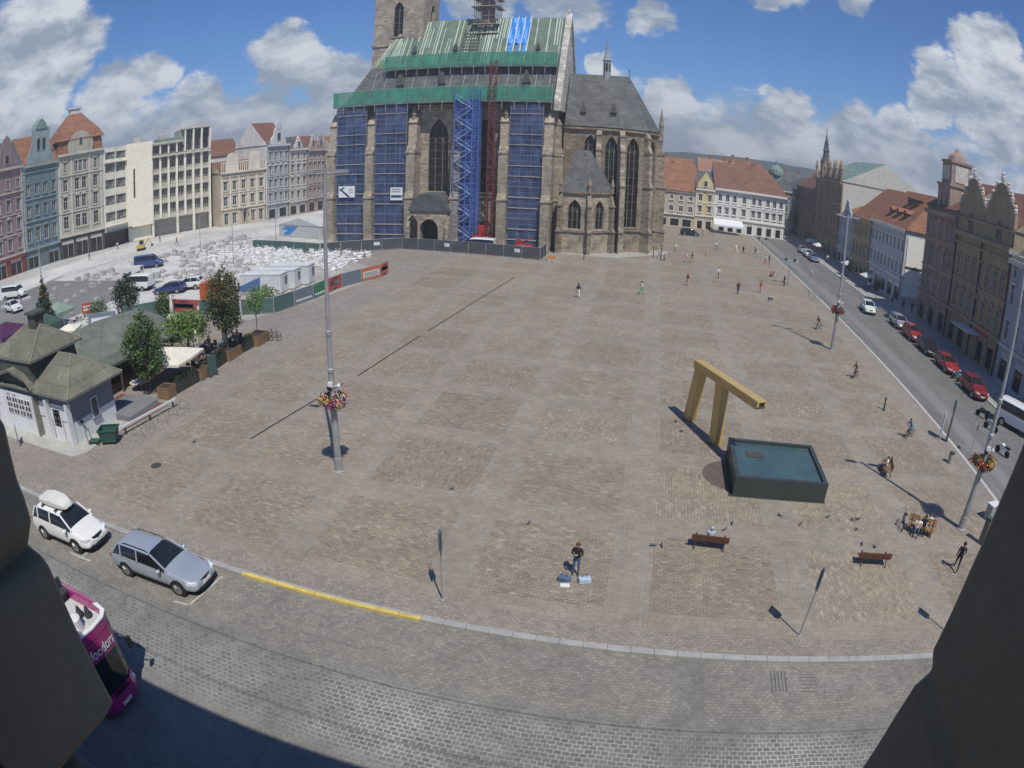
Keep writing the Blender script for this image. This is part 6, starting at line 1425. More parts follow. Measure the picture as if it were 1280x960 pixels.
def lettering(txt,size,m,parent,mtx,name='lettering',ext=.006):
    cu=bpy.data.curves.new(name,'FONT'); cu.body=txt; cu.size=size; cu.extrude=ext; cu.align_x='CENTER'; cu.align_y='CENTER'; cu.offset=.012*size
    o=bpy.data.objects.new(name,cu); COL.objects.link(o); dg=bpy.context.evaluated_depsgraph_get(); me=bpy.data.meshes.new_from_object(o.evaluated_get(dg)); bpy.data.objects.remove(o)
    me.materials.clear(); me.materials.append(m); me.transform(mtx); return link(name,me,parent)
# the word runs round the curved nose: bend it on to the body
def bend(o):
    pl=[(-.32,-w*.9),(-.08,-w*.62),(0,0),(-.08,w*.62),(-.32,w*.9)]
    for v in o.data.vertices:
        y=v.co.y
        for (xa,ya),(xb,yb) in zip(pl[:-1],pl[1:]):
            if ya<=y<=yb: v.co.x+=xa+(xb-xa)*(y-ya)/(yb-ya); break
o=lettering('foodora',.62,BWH,bus,Matrix.Translation((.03,.0,3.42))@Matrix.Rotation(math.pi/2,4,'Z')@Matrix.Rotation(math.pi/2,4,'X'),'front_lettering')
mx=max(abs(v.co.y) for v in o.data.vertices); sc=.80/mx
for v in o.data.vertices: v.co.y=v.co.y*sc+.10
bend(o)

# ------------------------------------------------------------------ the kiosk building
KW=mat('kiosk_white',(.68,.69,.70),.8,.08,.8,streak=.08); KG=mat('kiosk_bluegrey_shaded',(.185,.195,.235),.85,.1,.8); KR=slatmat('kiosk_roof_felt',(.165,.16,.125),.9,var=.3,seam=.8); KD=mat('kiosk_slate_wall',(.075,.08,.07),.8,.2); KT=mat('kiosk_trim',(.20,.20,.18),.7,.15)
kt=thing('kiosk','small white pavilion with grey-green hipped roofs and a raised roof lantern','kiosk',(-44.5,30,0))
K=lambda mb,name,m,sm=False: mb.build(name,m,kt,loc=(44.5,-30,0),smooth=sm)
b=MB(); b.box(-51.5,-38.5,27.4,32.4,0,1.75,0); b.box(-51.49,-38.51,27.41,32.39,1.75,3.9,1); b.box(-49.5,-43.6,26.9,27.39,0,3.4,0); K(b,'wall',[KW,KG])  # upper wall: own blue-grey, darkened in colour for the shade under the eaves
b=MB(); b.box(-51.4,-38.6,27.33,27.39,1.76,3.0); K(b,'front_panel',KW)
for x in (-49.6,-43.5,-38.55,-41.6): b=MB(); b.box(x-.12,x+.12,26.82,27.32,0,3.4); K(b,'pilaster',KT if x==-43.5 else KW)
def grid(x0,x1,y,z0,z1,nx,nz):
    b=MB(); b.box(x0,x1,y-.04,y,z0,z1,0)
    f=b.build('window',KW,kt,loc=(44.5,-30,0)); g=MB()
    for i in range(nx):
        for j in range(nz):
            a=x0+(x1-x0)*i/nx; c=z0+(z1-z0)*j/nz; dx=(x1-x0)/nx; dz=(z1-z0)/nz
            g.box(a+.07,a+dx-.07,y-.055,y-.041,c+.07,c+dz-.07)
    g.build('pane',GL,f)
for x0 in (-48.4,-47.3,-46.2,-45.1): grid(x0,x0+.95,26.88,1.5,3.0,2,3)
for x0 in (-48.4,-47.3): grid(x0+.2,x0+.8,26.88,3.05,3.35,2,1)
grid(-41.2,-40.2,27.32,1.2,2.6,2,3)
b=MB(); b.box(-41.35,-40.05,27.28,27.325,.05,2.7); K(b,'door',KW)
b=MB(); b.box(-38.5,-38.42,29.6,30.4,1.3,2.9,0); b.box(-38.43,-38.38,29.7,29.98,1.4,2.8,1); b.box(-38.43,-38.38,30.02,30.3,1.4,2.8,1); b.box(-38.5,-38.3,29.5,30.5,1.2,1.3,2); K(b,'side_window',[KW,GL,KG])
b=MB(); b.box(-38.5,-38.25,28.1,28.3,1.5,1.7); K(b,'wall_lamp',BLACKP)
def hip(x0,x1,y0,y1,z0,rx0,rx1,ry,z1,name,m=KR,par=None):
    b=MB(); A,B,C_,D=(x0,y0,z0),(x1,y0,z0),(x1,y1,z0),(x0,y1,z0); E,F=(rx0,ry,z1),(rx1,ry,z1)
    b.face([A,B,F,E]); b.face([B,C_,F]); b.face([C_,D,E,F]); b.face([D,A,E])
    b.box(x0+.02,x1-.02,y0+.02,y1-.02,z0-.16,z0-.003,1)
    for P_,Q_ in ((A,E),(B,F),(C_,F),(D,E),(E,F)): b.tube(Vector(P_)+Vector((0,0,.01)),Vector(Q_)+Vector((0,0,.01)),.07,n=5,m=2)
    n=int((x1-x0)/.75)
    for i in range(1,n):
        x=x0+(x1-x0)*i/n; f=1.0 if rx0<=x<=rx1 else ((x-x0)/(rx0-x0) if x<rx0 else (x1-x)/(x1-rx1))
        for ya in (y0,y1): b.tube((x,ya,z0+.01),(x,ya+(ry-ya)*f,z0+(z1-z0)*f+.01),.028,n=4,m=2)
    n=int((y1-y0)/.75)
    for i in range(1,n):
        y=y0+(y1-y0)*i/n; f=(y-y0)/(ry-y0) if y<ry else (y1-y)/(y1-ry)
        b.tube((x1,y,z0+.01),(x1+(rx1-x1)*f,y,z0+(z1-z0)*f+.01),.028,n=4,m=2)
    return K(b,name,[m,KT,mat('roof_seam',(.22,.215,.17),.8,.2)])
hip(-44.4,-37.7,26.7,33.2,3.95,-43.8,-41.0,30.3,6.0,'roof'); hip(-52.3,-48.6,26.7,33.2,3.95,-51,-49.2,30.3,5.8,'roof')
b=MB(); b.prism([(-49.6,3.9),(-43.4,3.9),(-43.9,6.2),(-49.1,6.2)],'y',27.2,33.0); K(b,'mansard',KD)
b=MB(); b.prism([(-49.9,4.0),(-49.6,4.5),(-48.2,4.9),(-46.5,5.3),(-44.8,4.9),(-43.4,4.5),(-43.1,4.0),(-43.3,4.35),(-46.5,5.6),(-49.7,4.35)][:7]+[(-43.1,4.15),(-44.6,5.1),(-46.5,5.55),(-48.4,5.1),(-49.9,4.15)],'y',26.5,27.25); K(b,'eyebrow_eave',KR)
b=MB(); b.box(-50.2,-43.0,26.7,27.18,3.85,4.0); K(b,'canopy',KR)
hip(-50.1,-42.9,27.0,33.4,6.25,-47.6,-45.2,30.3,8.2,'top_roof')
b=MB(); b.box(-46.6,-45.4,29.8,30.9,7.9,9.1,0); b.box(-46.8,-45.2,29.6,31.1,9.1,9.3,0); K(b,'roof_vent',KD)
b=MB(); b.lathe([(.35,0),(.35,.3)],10,(-39.6,31.2,4.7)); K(b,'roof_fan',KT)
b=MB(); b.prism([(-53,25.2),(-37.4,25.6),(-36.6,26.6),(-36.6,33),(-53,33)],'z',.005,.08); struct(b.build('kiosk_apron',mat('pale_apron',(.40,.395,.36),.9,.15)))
t=thing('notice_board','small free-standing board on two legs before the kiosk front','sign',(-44.6,24.9,0),R(-30)); [(lambda q:(q.tube((x,0,0),(x,0,1.6),.04,n=6),q.build('leg',GALV,t)))(MB()) for x in (-.5,.5)]; b=MB(); b.box(-.55,.55,-.04,.04,.5,1.65); b.build('panel',mat('board_grey',(.20,.21,.25),.6,.1),t)
BING=mat('bin_green',(.035,.10,.075),.6,.2); 
t=thing('waste_container','big open dark green waste container at the kiosk corner','waste container',(-35.9,28.9,0),R(28)); b=MB()
w0,w1=[(-.62,-.42),(.62,-.42),(.62,.42),(-.62,.42)],[(-.8,-.6),(.8,-.6),(.8,.6),(-.8,.6)]
for i in range(4): j=(i+1)%4; b.face([(*w0[i],.2),(*w0[j],.2),(*w1[j],1.2),(*w1[i],1.2)])
b.face([(*p,.2) for p in w0]); b.face([(*p,.35) for p in w0]); 
for (xa,ya,xb,yb) in ((-.85,-.65,.85,-.55),(-.85,.55,.85,.65),(-.85,-.55,-.75,.55),(.75,-.55,.85,.55)): b.box(xa,xb,ya,yb,1.12,1.22)
b.build('body',BING,t)
for x in (-.5,.5):
    for y in (-.35,.35): b=MB(); b.lathe([(.1,-.04),(.1,.04)],10,(x,y,.1),0,'y'); b.build('wheel',TYRE,t)
t=thing('hand_cart','green frame cart leaning against the waste container','cart',(-37.1,28.2,0),R(20)); b=MB(); b.path([(-.5,-.3,.3),(.5,-.3,.3),(.5,.3,.3),(-.5,.3,.3),(-.5,-.3,.3)],.03); b.path([(-.5,-.3,.3),(-.6,-.3,1.1),(-.6,.3,1.1),(-.5,.3,.3)],.03); b.box(-.45,.45,-.28,.28,.3,.34); b.build('frame',BING,t)
for x,y in ((-.35,-.3),(.35,-.3),(-.35,.3),(.35,.3)): b=MB(); b.lathe([(.14,-.03),(.14,.03)],10,(x,y,.14),0,'y'); b.build('wheel',TYRE,t)
# bicycle stands and the white rail
for i in range(5):
    t=thing('bicycle_stand','thin hoop bicycle stand in the row by the white rail','bicycle stand',(-34.7+.12*i,30.6+1.35*i,0),R(8),'bicycle stands by the terrace'); b=MB(); b.path([(0,0,0),(.1,0,.75),(.9,0,.75),(1.0,0,0)],.025,6); b.build('hoop',mat('stand_steel',(.20,.22,.21),.5,.2),t)
t=thing('low_rail','long low white rail on short posts beside the terrace','rail',(-35.4,33.4,0),R(84)); b=MB(); b.box(-3.2,3.2,-.1,.1,.55,.72); b.build('beam',mat('rail_white',(.55,.56,.56),.6,.1),t)
for x in (-2.8,0,2.8): b=MB(); b.box(x-.06,x+.06,-.06,.06,0,.55); b.build('post',BI,t)
b=MB(); b.prism([(-42.6,30.2),(-36.4,31.0),(-36.0,36.5),(-42.6,37)],'z',.006,.05); struct(b.build('terrace_floor',mat('terrace_red',(.17,.075,.055),.85,.25)))
b=MB()
for A,B in (((-1.9,-1.6,.0),(1.9,1.6,.0)),): pass
b.prism([(-2.1,.05),(2.1,.05),(2.0,.45),(.8,.62),(-.8,.6),(-2.0,.42)],'y',-2.0,2.0); b.build('flat_cover',mat('grey_tarp',(.185,.19,.195),.7,.15,1.0),None,loc=(-39.0,34.2,0),rz=R(5)).name='flat_cover'; tag(bpy.data.objects['flat_cover'],'low grey tarpaulin-covered stack beside the terrace','cover')
# long open shed of the terrace
t=thing('terrace_shed','long open shed with grey-green felt roof behind the kiosk','shed',(-48,42,0)); S_=lambda mb,name,m: mb.build(name,m,t,loc=(48,-42,0))
b=MB(); 
for (a,c,za,zc) in ((-42.6,-50.3,2.9,4.6),(-50.3,-58,4.6,2.9)):
    b.face([(a,34.6,za),(c,34.6,zc),(c,48.2,zc),(a,48.2,za)]); b.face([(a,34.6,za-.15),(c,34.6,zc-.15),(c,48.2,zc-.15),(a,48.2,za-.15)])
    for y in (34.6,48.2): b.face([(a,y,za-.15),(c,y,zc-.15),(c,y,zc),(a,y,za)])
b.box(-42.62,-42.5,34.6,48.2,2.7,2.95); S_(b,'roof',slatmat('shed_felt',(.15,.165,.135),1.6,var=.35,seam=.75))
for i in range(6):
    b=MB(); y=34.9+i*2.6; b.box(-42.9,-42.75,y-.08,y+.08,0,2.75); S_(b,'post',mat('timber_dark',(.09,.08,.06)))
b=MB(); b.box(-57.5,-50,34.8,49.4,0,2.8); S_(b,'shade_block',mat('shed_shade',(.05,.045,.04),.9,.2))  # solid near-black block, its colour stands for the shade inside the shed
b=MB(); b.box(-46,-43.4,36,48,.0,.85); S_(b,'counter',mat('counter_brown',(.12,.06,.04),.8,.2))
# planters, hedges and trees along the terrace
PLW=mat('planter_wood',(.23,.145,.075),.75,.2,1.5,fine=.2); SOIL=mat('soil',(.05,.04,.03),.95,.2); HEDGE=leafmat('hedge_leaf',(.012,.022,.010),(.035,.055,.02))
def planter(label,x,y,w_=1.5,d_=1.5,hh=.85):
    t=thing('planter_box',label,'planter',(x,y,0),R(4),'brown planter boxes along the terrace edge'); b=MB()
    b.box(-w_/2,w_/2,-d_/2,-d_/2+.08,0.05,hh); b.box(-w_/2,w_/2,d_/2-.08,d_/2,0.05,hh); b.box(-w_/2,-w_/2+.08,-d_/2+.08,d_/2-.08,.05,hh); b.box(w_/2-.08,w_/2,-d_/2+.08,d_/2-.08,.05,hh)
    b.build('box',PLW,t); b=MB(); b.box(-w_/2+.08,w_/2-.08,-d_/2+.08,d_/2-.08,.3,hh-.1); b.build('soil',SOIL,t)
    b=MB(); b.box(-w_/2+.1,w_/2-.1,-d_/2+.1,d_/2-.1,0,.05); b.build('foot',BI,t)
for lb,x,y in (('brown planter box at the kiosk end of the terrace, beside the grey cover',-37.4,38.0),('second brown planter box along the terrace, before the cream parasol',-37.2,42.8),('brown planter box holding the tall tree with reddish crown',-38.0,48.6),('last brown planter box holding the small light tree',-37.7,53.4)): planter(lb,x,y,1.7 if y>45 else 1.3,2.4 if y>45 else 1.3,1.0)
def screen(label,x0,y0,x1,y1,hh=1.2,leafy=True):
    d=Vector((x1-x0,y1-y0,0)); t=thing('hedge_trough',label,'hedge',((x0+x1)/2,(y0+y1)/2,0),math.atan2(d.y,d.x),'hedge troughs along the terrace edge'); L=d.length
    b=MB(); b.box(-L/2,L/2,-.28,.28,0,1.05); b.build('trough',mat('trough_dark',(.045,.05,.04),.7,.2),t)
    rnd=random.Random(int(y0*10)); leafblob(rnd,[((-L/2+.3+i*.35,0,1.2),.40) for i in range(int(L/.35))],int(420*L),.13,1.0).build('hedge',HEDGE,t)
screen('dark hedge trough between the first two planter boxes',-37.1,38.9,-37.0,42.0); screen('dark hedge trough between the second planter and the tall tree',-37.2,43.8,-37.6,47.2); screen('dark hedge trough between tall tree and small light tree',-37.6,50.0,-37.5,52.0)
t=thing('menu_board','tall dark green menu board standing at the terrace edge','sign',(-36.3,43.6,0),R(80)); b=MB(); b.box(-.5,.5,-.05,.05,.1,1.9); b.build('panel',mat('totem_green',(0,0,0)),t); [(lambda q:(q.box(x,x+.2,-.25,.25,0,.1),q.build('foot',BI,t)))(MB()) for x in (-.5,.3)]
DG=leafmat('dark_green_leaf',(.028,.062,.018),(.10,.155,.04)); RG=leafmat('mixed_leaf',(.03,.06,.018),(.11,.105,.038)); LG_=leafmat('light_leaf',(.07,.14,.03),(.16,.24,.06)); CG=leafmat('conifer_leaf',(.012,.028,.014),(.035,.06,.028))
tree('tall tree with dense mixed green and reddish crown in the third planter',(-38.1,48.6,.8),8.2,1.9,2.15,'oval',RG,1,5200,.24,.1)
tree('dense dark oval tree beside the cream parasol',(-39.6,38.0,.0),7.6,1.3,1.95,'oval',DG,2,5600,.22,.11)
tree('small thin tree with sparse light crown in the last planter',(-37.8,53.6,.8),5.2,2.5,1.5,'oval',LG_,3,900,.2,.05)
tree('broad umbrella-shaped light green tree over the terrace tables',(-42.5,47.4,0),4.3,2.6,2.9,'flat',LG_,4,3200,.26,.1)
tree('bushy dark tree beside the site fence, behind the shed',(-63.5,58.5,0),6.2,.6,2.2,'oval',CG,5,3600,.26,.12,group='trees behind the kiosk')
tree('dark pointed conifer rising behind the kiosk roof vent',(-72.0,49.5,0),8.0,.5,1.9,'cone',CG,6,3600,.26,.12,group='trees behind the kiosk')
tree('low green shrub tree by the red banner at the fence corner',(-57.5,60.0,0),3.4,.5,1.7,'oval',DG,7,1500,.24,.08,group='trees behind the kiosk')
tree('pale bush behind the banner fence by the containers',(-45.2,66.5,0),3.0,.3,1.9,'oval',LG_,8,1500,.24,.08,group='trees behind the kiosk')
tree('broad low bush behind the shed by the long banner',(-66,55,0),3.2,.4,2.2,'flat',DG,9,1700,.25,.08,group='trees behind the kiosk')
CREAM=mat('parasol_cream',(.70,.67,.56),.8,.08,1)
def parasol(label,loc,s,z,rz,m=CREAM,closed=False,rise=.9,group='cream parasols on the terrace'):
    t=thing('parasol',label,'parasol',loc,rz,group); b=MB(); b.tube((0,0,0),(0,0,z+rise+.1),.04,n=8); b.build('pole',PLW,t)
    b=MB()
    if closed: b.lathe([(.05,z-1.6),(.28,z-1.3),(.24,z-.4),(.14,z+.3),(.04,z+.7)],10); b.build('canopy',m,t,smooth=True)
    else:
        n=8; e=[(s*1.08*math.cos(i*math.pi/4+math.pi/4)*(1 if i%2==0 else .75),s*1.08*math.sin(i*math.pi/4+math.pi/4)*(1 if i%2==0 else .75)) for i in range(n)]
        for i in range(n): j=(i+1)%n; b.face([(*e[i],z),(*e[j],z),(0,0,z+rise)]); b.face([(*e[i],z-.22),(*e[j],z-.22),(*e[j],z),(*e[i],z)])
        b.build('canopy',m,t)
        b=MB()
        for i in range(n): b.tube((e[i][0]*.98,e[i][1]*.98,z-.03),(0,0,z+rise-.12),.02,n=4)
        b.build('rib',PLW,t)
    b=MB(); b.box(-.4,.4,-.4,.4,0,.08); b.build('foot',BI,t)
    return t
parasol('large square cream parasol next to the dense dark tree',(-39.4,41.3,0),3.1,2.4,R(8),rise=.8); parasol('small cream parasol beyond the shed ridge',(-59.3,44.2,0),1.7,3.1,R(30),rise=.5); parasol('open cream parasol behind the umbrella-shaped tree',(-48.2,51.2,0),1.7,2.3,R(20)); parasol('tall closed cream parasol by the red banner',(-53.3,57,0),1,3.0,0,closed=True); parasol('closed cream parasol between the terrace tables',(-40.8,46.9,0),1,2.5,0,closed=True); parasol('closed cream parasol near the trunk of the tall tree',(-39.9,50.5,0),1,2.4,0,closed=True); parasol('short closed cream parasol by the umbrella-shaped tree',(-47.5,55.5,0),1,2.3,0,closed=True)
t=thing('round_table','white round table under the shed edge','table',(-41.6,38.4,0)); b=MB(); b.lathe([(.8,.74),(.82,.76),(.8,.78)],18); b.build('tabletop',PANW,t); b=MB(); b.tube((0,0,0),(0,0,.74),.05); b.build('leg',BI,t)
def cafeset(label,x,y,rz):
    t=thing('cafe_table',label,'table',(x,y,0),rz,'dark tables on the terrace'); b=MB(); b.box(-.6,.6,-.4,.4,.70,.75); b.build('tabletop',mat('table_dark',(.06,.05,.045),.6,.2),t)
    for sx in (-.5,.5): b=MB(); b.box(sx-.04,sx+.04,-.3,.3,0,.7); b.build('leg',BI,t)
    for k,(dx,dy,a) in enumerate(((-.4,.8,180),(.4,.8,180),(-.4,-.8,0),(.4,-.8,0))):
        c=Matrix.Rotation(rz,3,'Z')@Vector((dx,dy,0)); ch=thing('cafe_chair','dark chair '+['facing','turned to','pulled up to','set at'][k]+' the '+label.replace('dark ',''),'chair',(x+c.x,y+c.y,0),rz+R(a),'dark chairs on the terrace')
        q=MB(); q.box(-.2,.2,-.2,.2,.43,.47); q.build('seat',MATS['table_dark'],ch); q=MB(); q.box(-.2,.2,-.22,-.18,.47,.9); q.build('backrest',MATS['table_dark'],ch)
        for lx in (-.17,.17):
            for ly in (-.17,.17): q=MB(); q.box(lx-.02,lx+.02,ly-.02,ly+.02,0,.43); q.build('leg',BI,ch)
for i,(x,y,lb) in enumerate([(-39.6,45.2,'dark table between closed parasol and cream parasol'),(-41.6,49.6,'dark table beside the tall tree'),(-40.0,52.4,'dark table at the far end of the terrace'),(-43.6,44.0,'dark table under the umbrella-shaped tree')]): cafeset(lb,x,y,R(10*i))
for lb,x,y,tp,lg,rz in (('diner in dark shirt at the table beside the tall tree',-42.0,50.4,'black','navy',-90),('diner in white at the table beside the tall tree',-41.2,48.8,'white','denim',90),('diner in maroon at the far end of the terrace',-40.2,53.2,'maroon','black',-90),('diner in navy near the closed parasol',-39.2,46.0,'navy','black',-90),('person in grey seated by the last planter',-38.9,51.2,'grey','black',180)):
    person(lb,(x,y,0),R(rz),'sit',tp,lg,0)
for i,(lb,x,y) in enumerate((('dark bicycle parked beyond the last planter, nearest the square',-36.2,54.4),('second dark bicycle parked beyond the last planter',-36.9,55.3))): bicycle(lb,(x,y,0),R(20+10*i),'black','bicycles by the last planter')
# market tents at the left edge
def tent(label,x,y,sx,sy,z,m,rz=0,group=None,rise=1.2):
    t=thing('market_tent',label,'tent',(x,y,0),rz,group); b=MB(); A=[(-sx,-sy),(sx,-sy),(sx,sy),(-sx,sy)]
    for i in range(4): j=(i+1)%4; b.face([(*A[i],z),(*A[j],z),(0,0,z+rise)]); b.face([(*A[i],z-.5),(*A[j],z-.5),(*A[j],z),(*A[i],z)])
    b.build('canopy',m,t)
    for px_,py_ in A: b=MB(); b.tube((px_,py_,0),(px_,py_,z),.05,n=6); b.build('leg',GALV,t)
tent('dark purple market tent at the edge of the view behind the kiosk',-73,42.6,3.2,3.0,2.6,mat('purple_canvas',(.07,.02,.07),.8,.15)); tent('dark green market tent beside the purple one',-69.0,47.5,1.8,1.8,2.4,mat('green_canvas',(.05,.09,.07),.8,.2)); tent('pale green market tent near the conifer',-74,53.5,1.9,1.9,2.2,mat('palegreen_canvas',(.22,.30,.24),.8,.2))

# ------------------------------------------------------------------ building site
def fence(label,pts,style,hh=2.0,step=3.4,banners=(),group=None):
    p0=Vector((*pts[0],0)); t=thing('site_fence',label,'fence',p0,0,group); run=0
    posts=MB()
    for a,c in zip(pts[:-1],pts[1:]):
        a=Vector((*a,0))-p0; c=Vector((*c,0))-p0; d=c-a; L=d.length; n=max(1,round(L/step)); rz=math.atan2(d.y,d.x)
        for i in range(n):
            A=a+d*(i/n); w_=L/n; k=run; run+=1
            m,mk=style(k)
            q=MB(); q.box(.05,w_-.05,-.02,.02,.12,hh-.04); po=q.build('panel',m,t,loc=A,rz=rz)
            q=MB(); q.tube((.02,0,0),(.02,0,hh+.05),.035,n=6); q.tube((0,0,hh),(w_,0,hh),.02,n=5); q.tube((0,0,.1),(w_,0,.1),.02,n=5); q.build('post',POLE,t,loc=A,rz=rz)
            q=MB(); q.box(-.15,.15,-.35,.35,0,.12); q.build('foot',mat('concrete_foot',(.25,.25,.24),.9,.2),t,loc=A,rz=rz)
            for (poly,pm_) in mk:
                q=MB(); q.prism([(x*w_,z*hh) for x,z in poly],'y',-.045,-.022); q.build('print',pm_,po)
    return t
FD=mat('fence_charcoal',(.075,.08,.09),.8,.2,.6); FT=mat('fence_teal',(.075,.13,.12),.8,.2,.6); FR=mat('banner_red',(.42,.085,.06),.7,.1); FO=mat('banner_orange',(.50,.15,.06),.7,.15); FG=mat('banner_green',(.05,.20,.10),.7,.15); FB=mat('banner_slate',(.15,.18,.22),.7,.15)
FLW=mat('banner_white',(.62,.63,.62),.7,.05); FLN=mat('banner_navy',(.04,.05,.11),.7,.1)
redp=[([(.16,.42),(.84,.42),(.84,.72),(.16,.72)],FLN),([(.2,.46),(.8,.46),(.8,.68),(.2,.68)],FLW),([(.25,.5),(.34,.5),(.34,.64),(.25,.64)],FLN),([(.38,.5),(.47,.5),(.47,.64),(.38,.64)],FLN),([(.51,.5),(.6,.5),(.6,.64),(.51,.64)],FLN),([(.64,.5),(.74,.5),(.74,.64),(.64,.64)],FLN),([(.3,.2),(.7,.2),(.5,.08)],FLN),([(.3,.8),(.7,.8),(.5,.92)],FLN)]
for z,(P_,M_) in enumerate(redp): pass
redp=[([(x,y) for x,y in P_],M_) for (P_,M_) in redp]
whp=[([(.1,.25),(.95,.25),(.95,.7),(.1,.7)],FLW)]+[([(.15,z),(.9,z),(.9,z+.05),(.15,z+.05)],FLN) for z in (.32,.43,.54)]
grp=[([(.1,.2),(.9,.2),(.9,.32),(.1,.32)],FLW)]
def sty(seq):
    return lambda k: seq[k%len(seq)]
# stacked prints need their own layer
def layered(mk): return mk
fence('charcoal netted fence before the cathedral nave with white posts',[(-57.7,104.0),(-44.7,112.0),(-31.5,110.2),(-18.4,108.1),(-18.3,113.5)],sty([(FD,[]),(FD,[]),(FD,[([(.6,.45),(.9,.45),(.9,.75),(.6,.75)],FLW)]),(FD,[])]),2.1)
fence('teal netted fence between the white tent and the stone sacks',[(-76.5,108.8),(-68,107),(-57.9,104.2)],sty([(FT,[])]),2.0)
fence('banner fence along the square with red, green and orange advertising panels',[(-46.4,62.7),(-42.6,64.4),(-41.1,71.8),(-40.6,79.1),(-38.0,86.4),(-38.0,89.6)],
 sty([(FT,[]),(FT,[]),(FB,grp),(FG,grp),(FR,redp),(FB,[]),(FO,whp),(FO,redp),(FD,[])]),1.95)
fence('fence with a square red banner behind the terrace trees',[(-63.0,57.2),(-58,61.7),(-52.6,61.7),(-46.6,62.7)],sty([(FT,[]),(FR,redp),(FT,[])]),1.95,step=6.0)
fence('short fence with a red and white banner behind the shed',[(-66.0,52.9),(-62.4,55.2)],sty([(FB,whp[:1]+whp[1:3])]),2.0)
# containers
def container(label,x,y,rz,L,W_,hh,m,group,door=True):
    t=thing('site_container',label,'container',(x,y,0),rz,group); b=MB(); b.box(-L/2,L/2,-W_/2,W_/2,.12,hh-.05)
    n=int(L/.35)
    for i in range(n):
        X=-L/2+.2+i*(L-.4)/n; b.box(X,X+.12,-W_/2-.03,-W_/2-.001,.25,hh-.2); b.box(X,X+.12,W_/2+.001,W_/2+.03,.25,hh-.2)
    b.build('shell',m,t)
    b=MB(); b.box(-L/2-.04,L/2+.04,-W_/2-.05,W_/2+.05,hh-.05,hh+.06); b.build('roof',m,t)
    b=MB(); b.box(L/2+.005,L/2+.05,-W_/2+.2,-.05,.25,hh-.25); b.build('door',PANW if door else m,t)
    b=MB(); b.box(L/2+.005,L/2+.04,.25,W_/2-.25,1.1,hh-.5); b.build('window',GL,t)
    for sx in (-L/2+.2,L/2-.2): b=MB(); b.box(sx-.2,sx+.2,-W_/2,W_/2,0,.12); b.build('skid',BI,t)
    return t
CW=mat('container_white',(.60,.62,.64),.6,.12,.5,streak=.15); CO_=mat('container_orange',(.46,.11,.03),.6,.15)
container('white site container nearest the banner fence',-50.6,74.3,R(8),6.4,2.5,2.7,CW,'white site containers'); container('white site container in the middle of the three',-50.2,77.3,R(8),6.4,2.5,2.7,CW,'white site containers'); container('white site container farthest from the terrace',-49.6,80.4,R(8),6.4,2.5,2.75,CW,'white site containers'); container('small orange container behind the tall tree',-55.6,68.5,R(10),3.0,2.4,2.6,CO_,None,False)
t=thing('container_awning','blue lean-to panel on the near white container','panel',(-52.2,72.8,0),R(8)); b=MB(); b.prism([(-1.8,.4),(1.8,.4),(1.8,2.4),(-1.8,1.0)],'y',-.06,.06); b.build('sheet',mat('panel_blue',(.08,.15,.33),.6,.1),t)
t=thing('covered_pile','pile under a white sheet beside the near container','pile',(-47.6,70.2,0)); b=MB(); random.seed(8)
b.lathe([(1.5,0),(1.55,.5),(1.3,1.1),(.8,1.35),(.2,1.3)],9,(0,0,0)); b.lathe([(1.0,0),(1.0,.6),(.6,1.05),(.1,1.1)],8,(-1.6,.3,0)); b.build('sheet',mat('sheet_white',(.70,.71,.70),.7,.1),t)
# pale tent beside the cathedral
t=thing('site_tent','white site tent with a blue arrow-shaped mark before the grey-blue house','tent',(-74.5,124.5,0),R(-20)); b=MB(); b.prism([(-7.5,0),(7.5,0),(7.5,2.7),(-7.5,2.7)],'y',0,5.0); b.prism([(-7.6,2.7),(7.6,2.7),(0,4.3)],'y',-.1,5.1); b.build('canopy',mat('tent_cloth',(.50,.51,.52),.8,.12),t); b=MB(); b.prism([(-6,.4),(-3.6,.4),(-.4,2.4),(-4.8,2.4),(-6.5,1.6),(-4,1.6)],'y',-.03,-.005); b.build('print',mat('print_blue',(.06,.25,.55),.6,.1),t)
# stone pallets and white sacks, one object each
def pallet_proto(nm,seed):
    rnd=random.Random(seed); t=thing('stone_pallet','pallet of pale cut paving stones among the rows on the building site','pallet',(0,0,-50),0,'pallets of paving stones on the building site')
    b=MB(); b.box(-.6,.6,-.5,.5,0,.04); b.box(-.6,.6,-.5,-.4,.04,.12); b.box(-.6,.6,.4,.5,.04,.12); b.box(-.6,.6,-.05,.05,.04,.12); b.box(-.6,.6,-.5,.5,.12,.15); b.build('pallet',mat('pallet_wood',(.33,.30,.26),.9,.2),t)
    b=MB()
    for j in range(rnd.choice([1,2,3,4])):
        for i in range(rnd.choice([2,3])):
            x=-.56+i*.38; b.box(x,x+.35,-.46+rnd.uniform(0,.06),.44+rnd.uniform(-.06,.04),.155+j*.22,.155+j*.22+.2)
    b.build('stone',mat('cut_stone',(.50,.49,.47),.9,.25,.3),t); return t
protos=[pallet_proto('p',i) for i in range(5)]
SITEPOLY=[]
random.seed(21); cnt=0; used=[]
def place_p(x,y):
    global cnt
    pr_=protos[cnt%5]; rz=R(random.choice([2,4,8,92,86,-3])+random.uniform(-4,4)); z=-.05 if x<-58 else .006
    if cnt<5: pr_.location=(x,y,z); pr_.rotation_euler=(0,0,rz)
    else: dup(pr_,(x,y,z),rz,None)
    cnt+=1
rows=0
for r_ in range(20):
    for c_ in range(24):
        x=-101+c_*1.95+random.uniform(-.3,.3)+r_*.5; y=82+r_*2.35+random.uniform(-.35,.35)
        if x>-62-0.9*max(0,(y-95)) +0 or x>-60: continue
        if random.random()<.16 or r_%4==3: continue
        if cnt>278: continue
        if -97<x<-84 and y<95: continue
        if -80<x<-60 and 95<y<114: continue
        place_p(x,y)
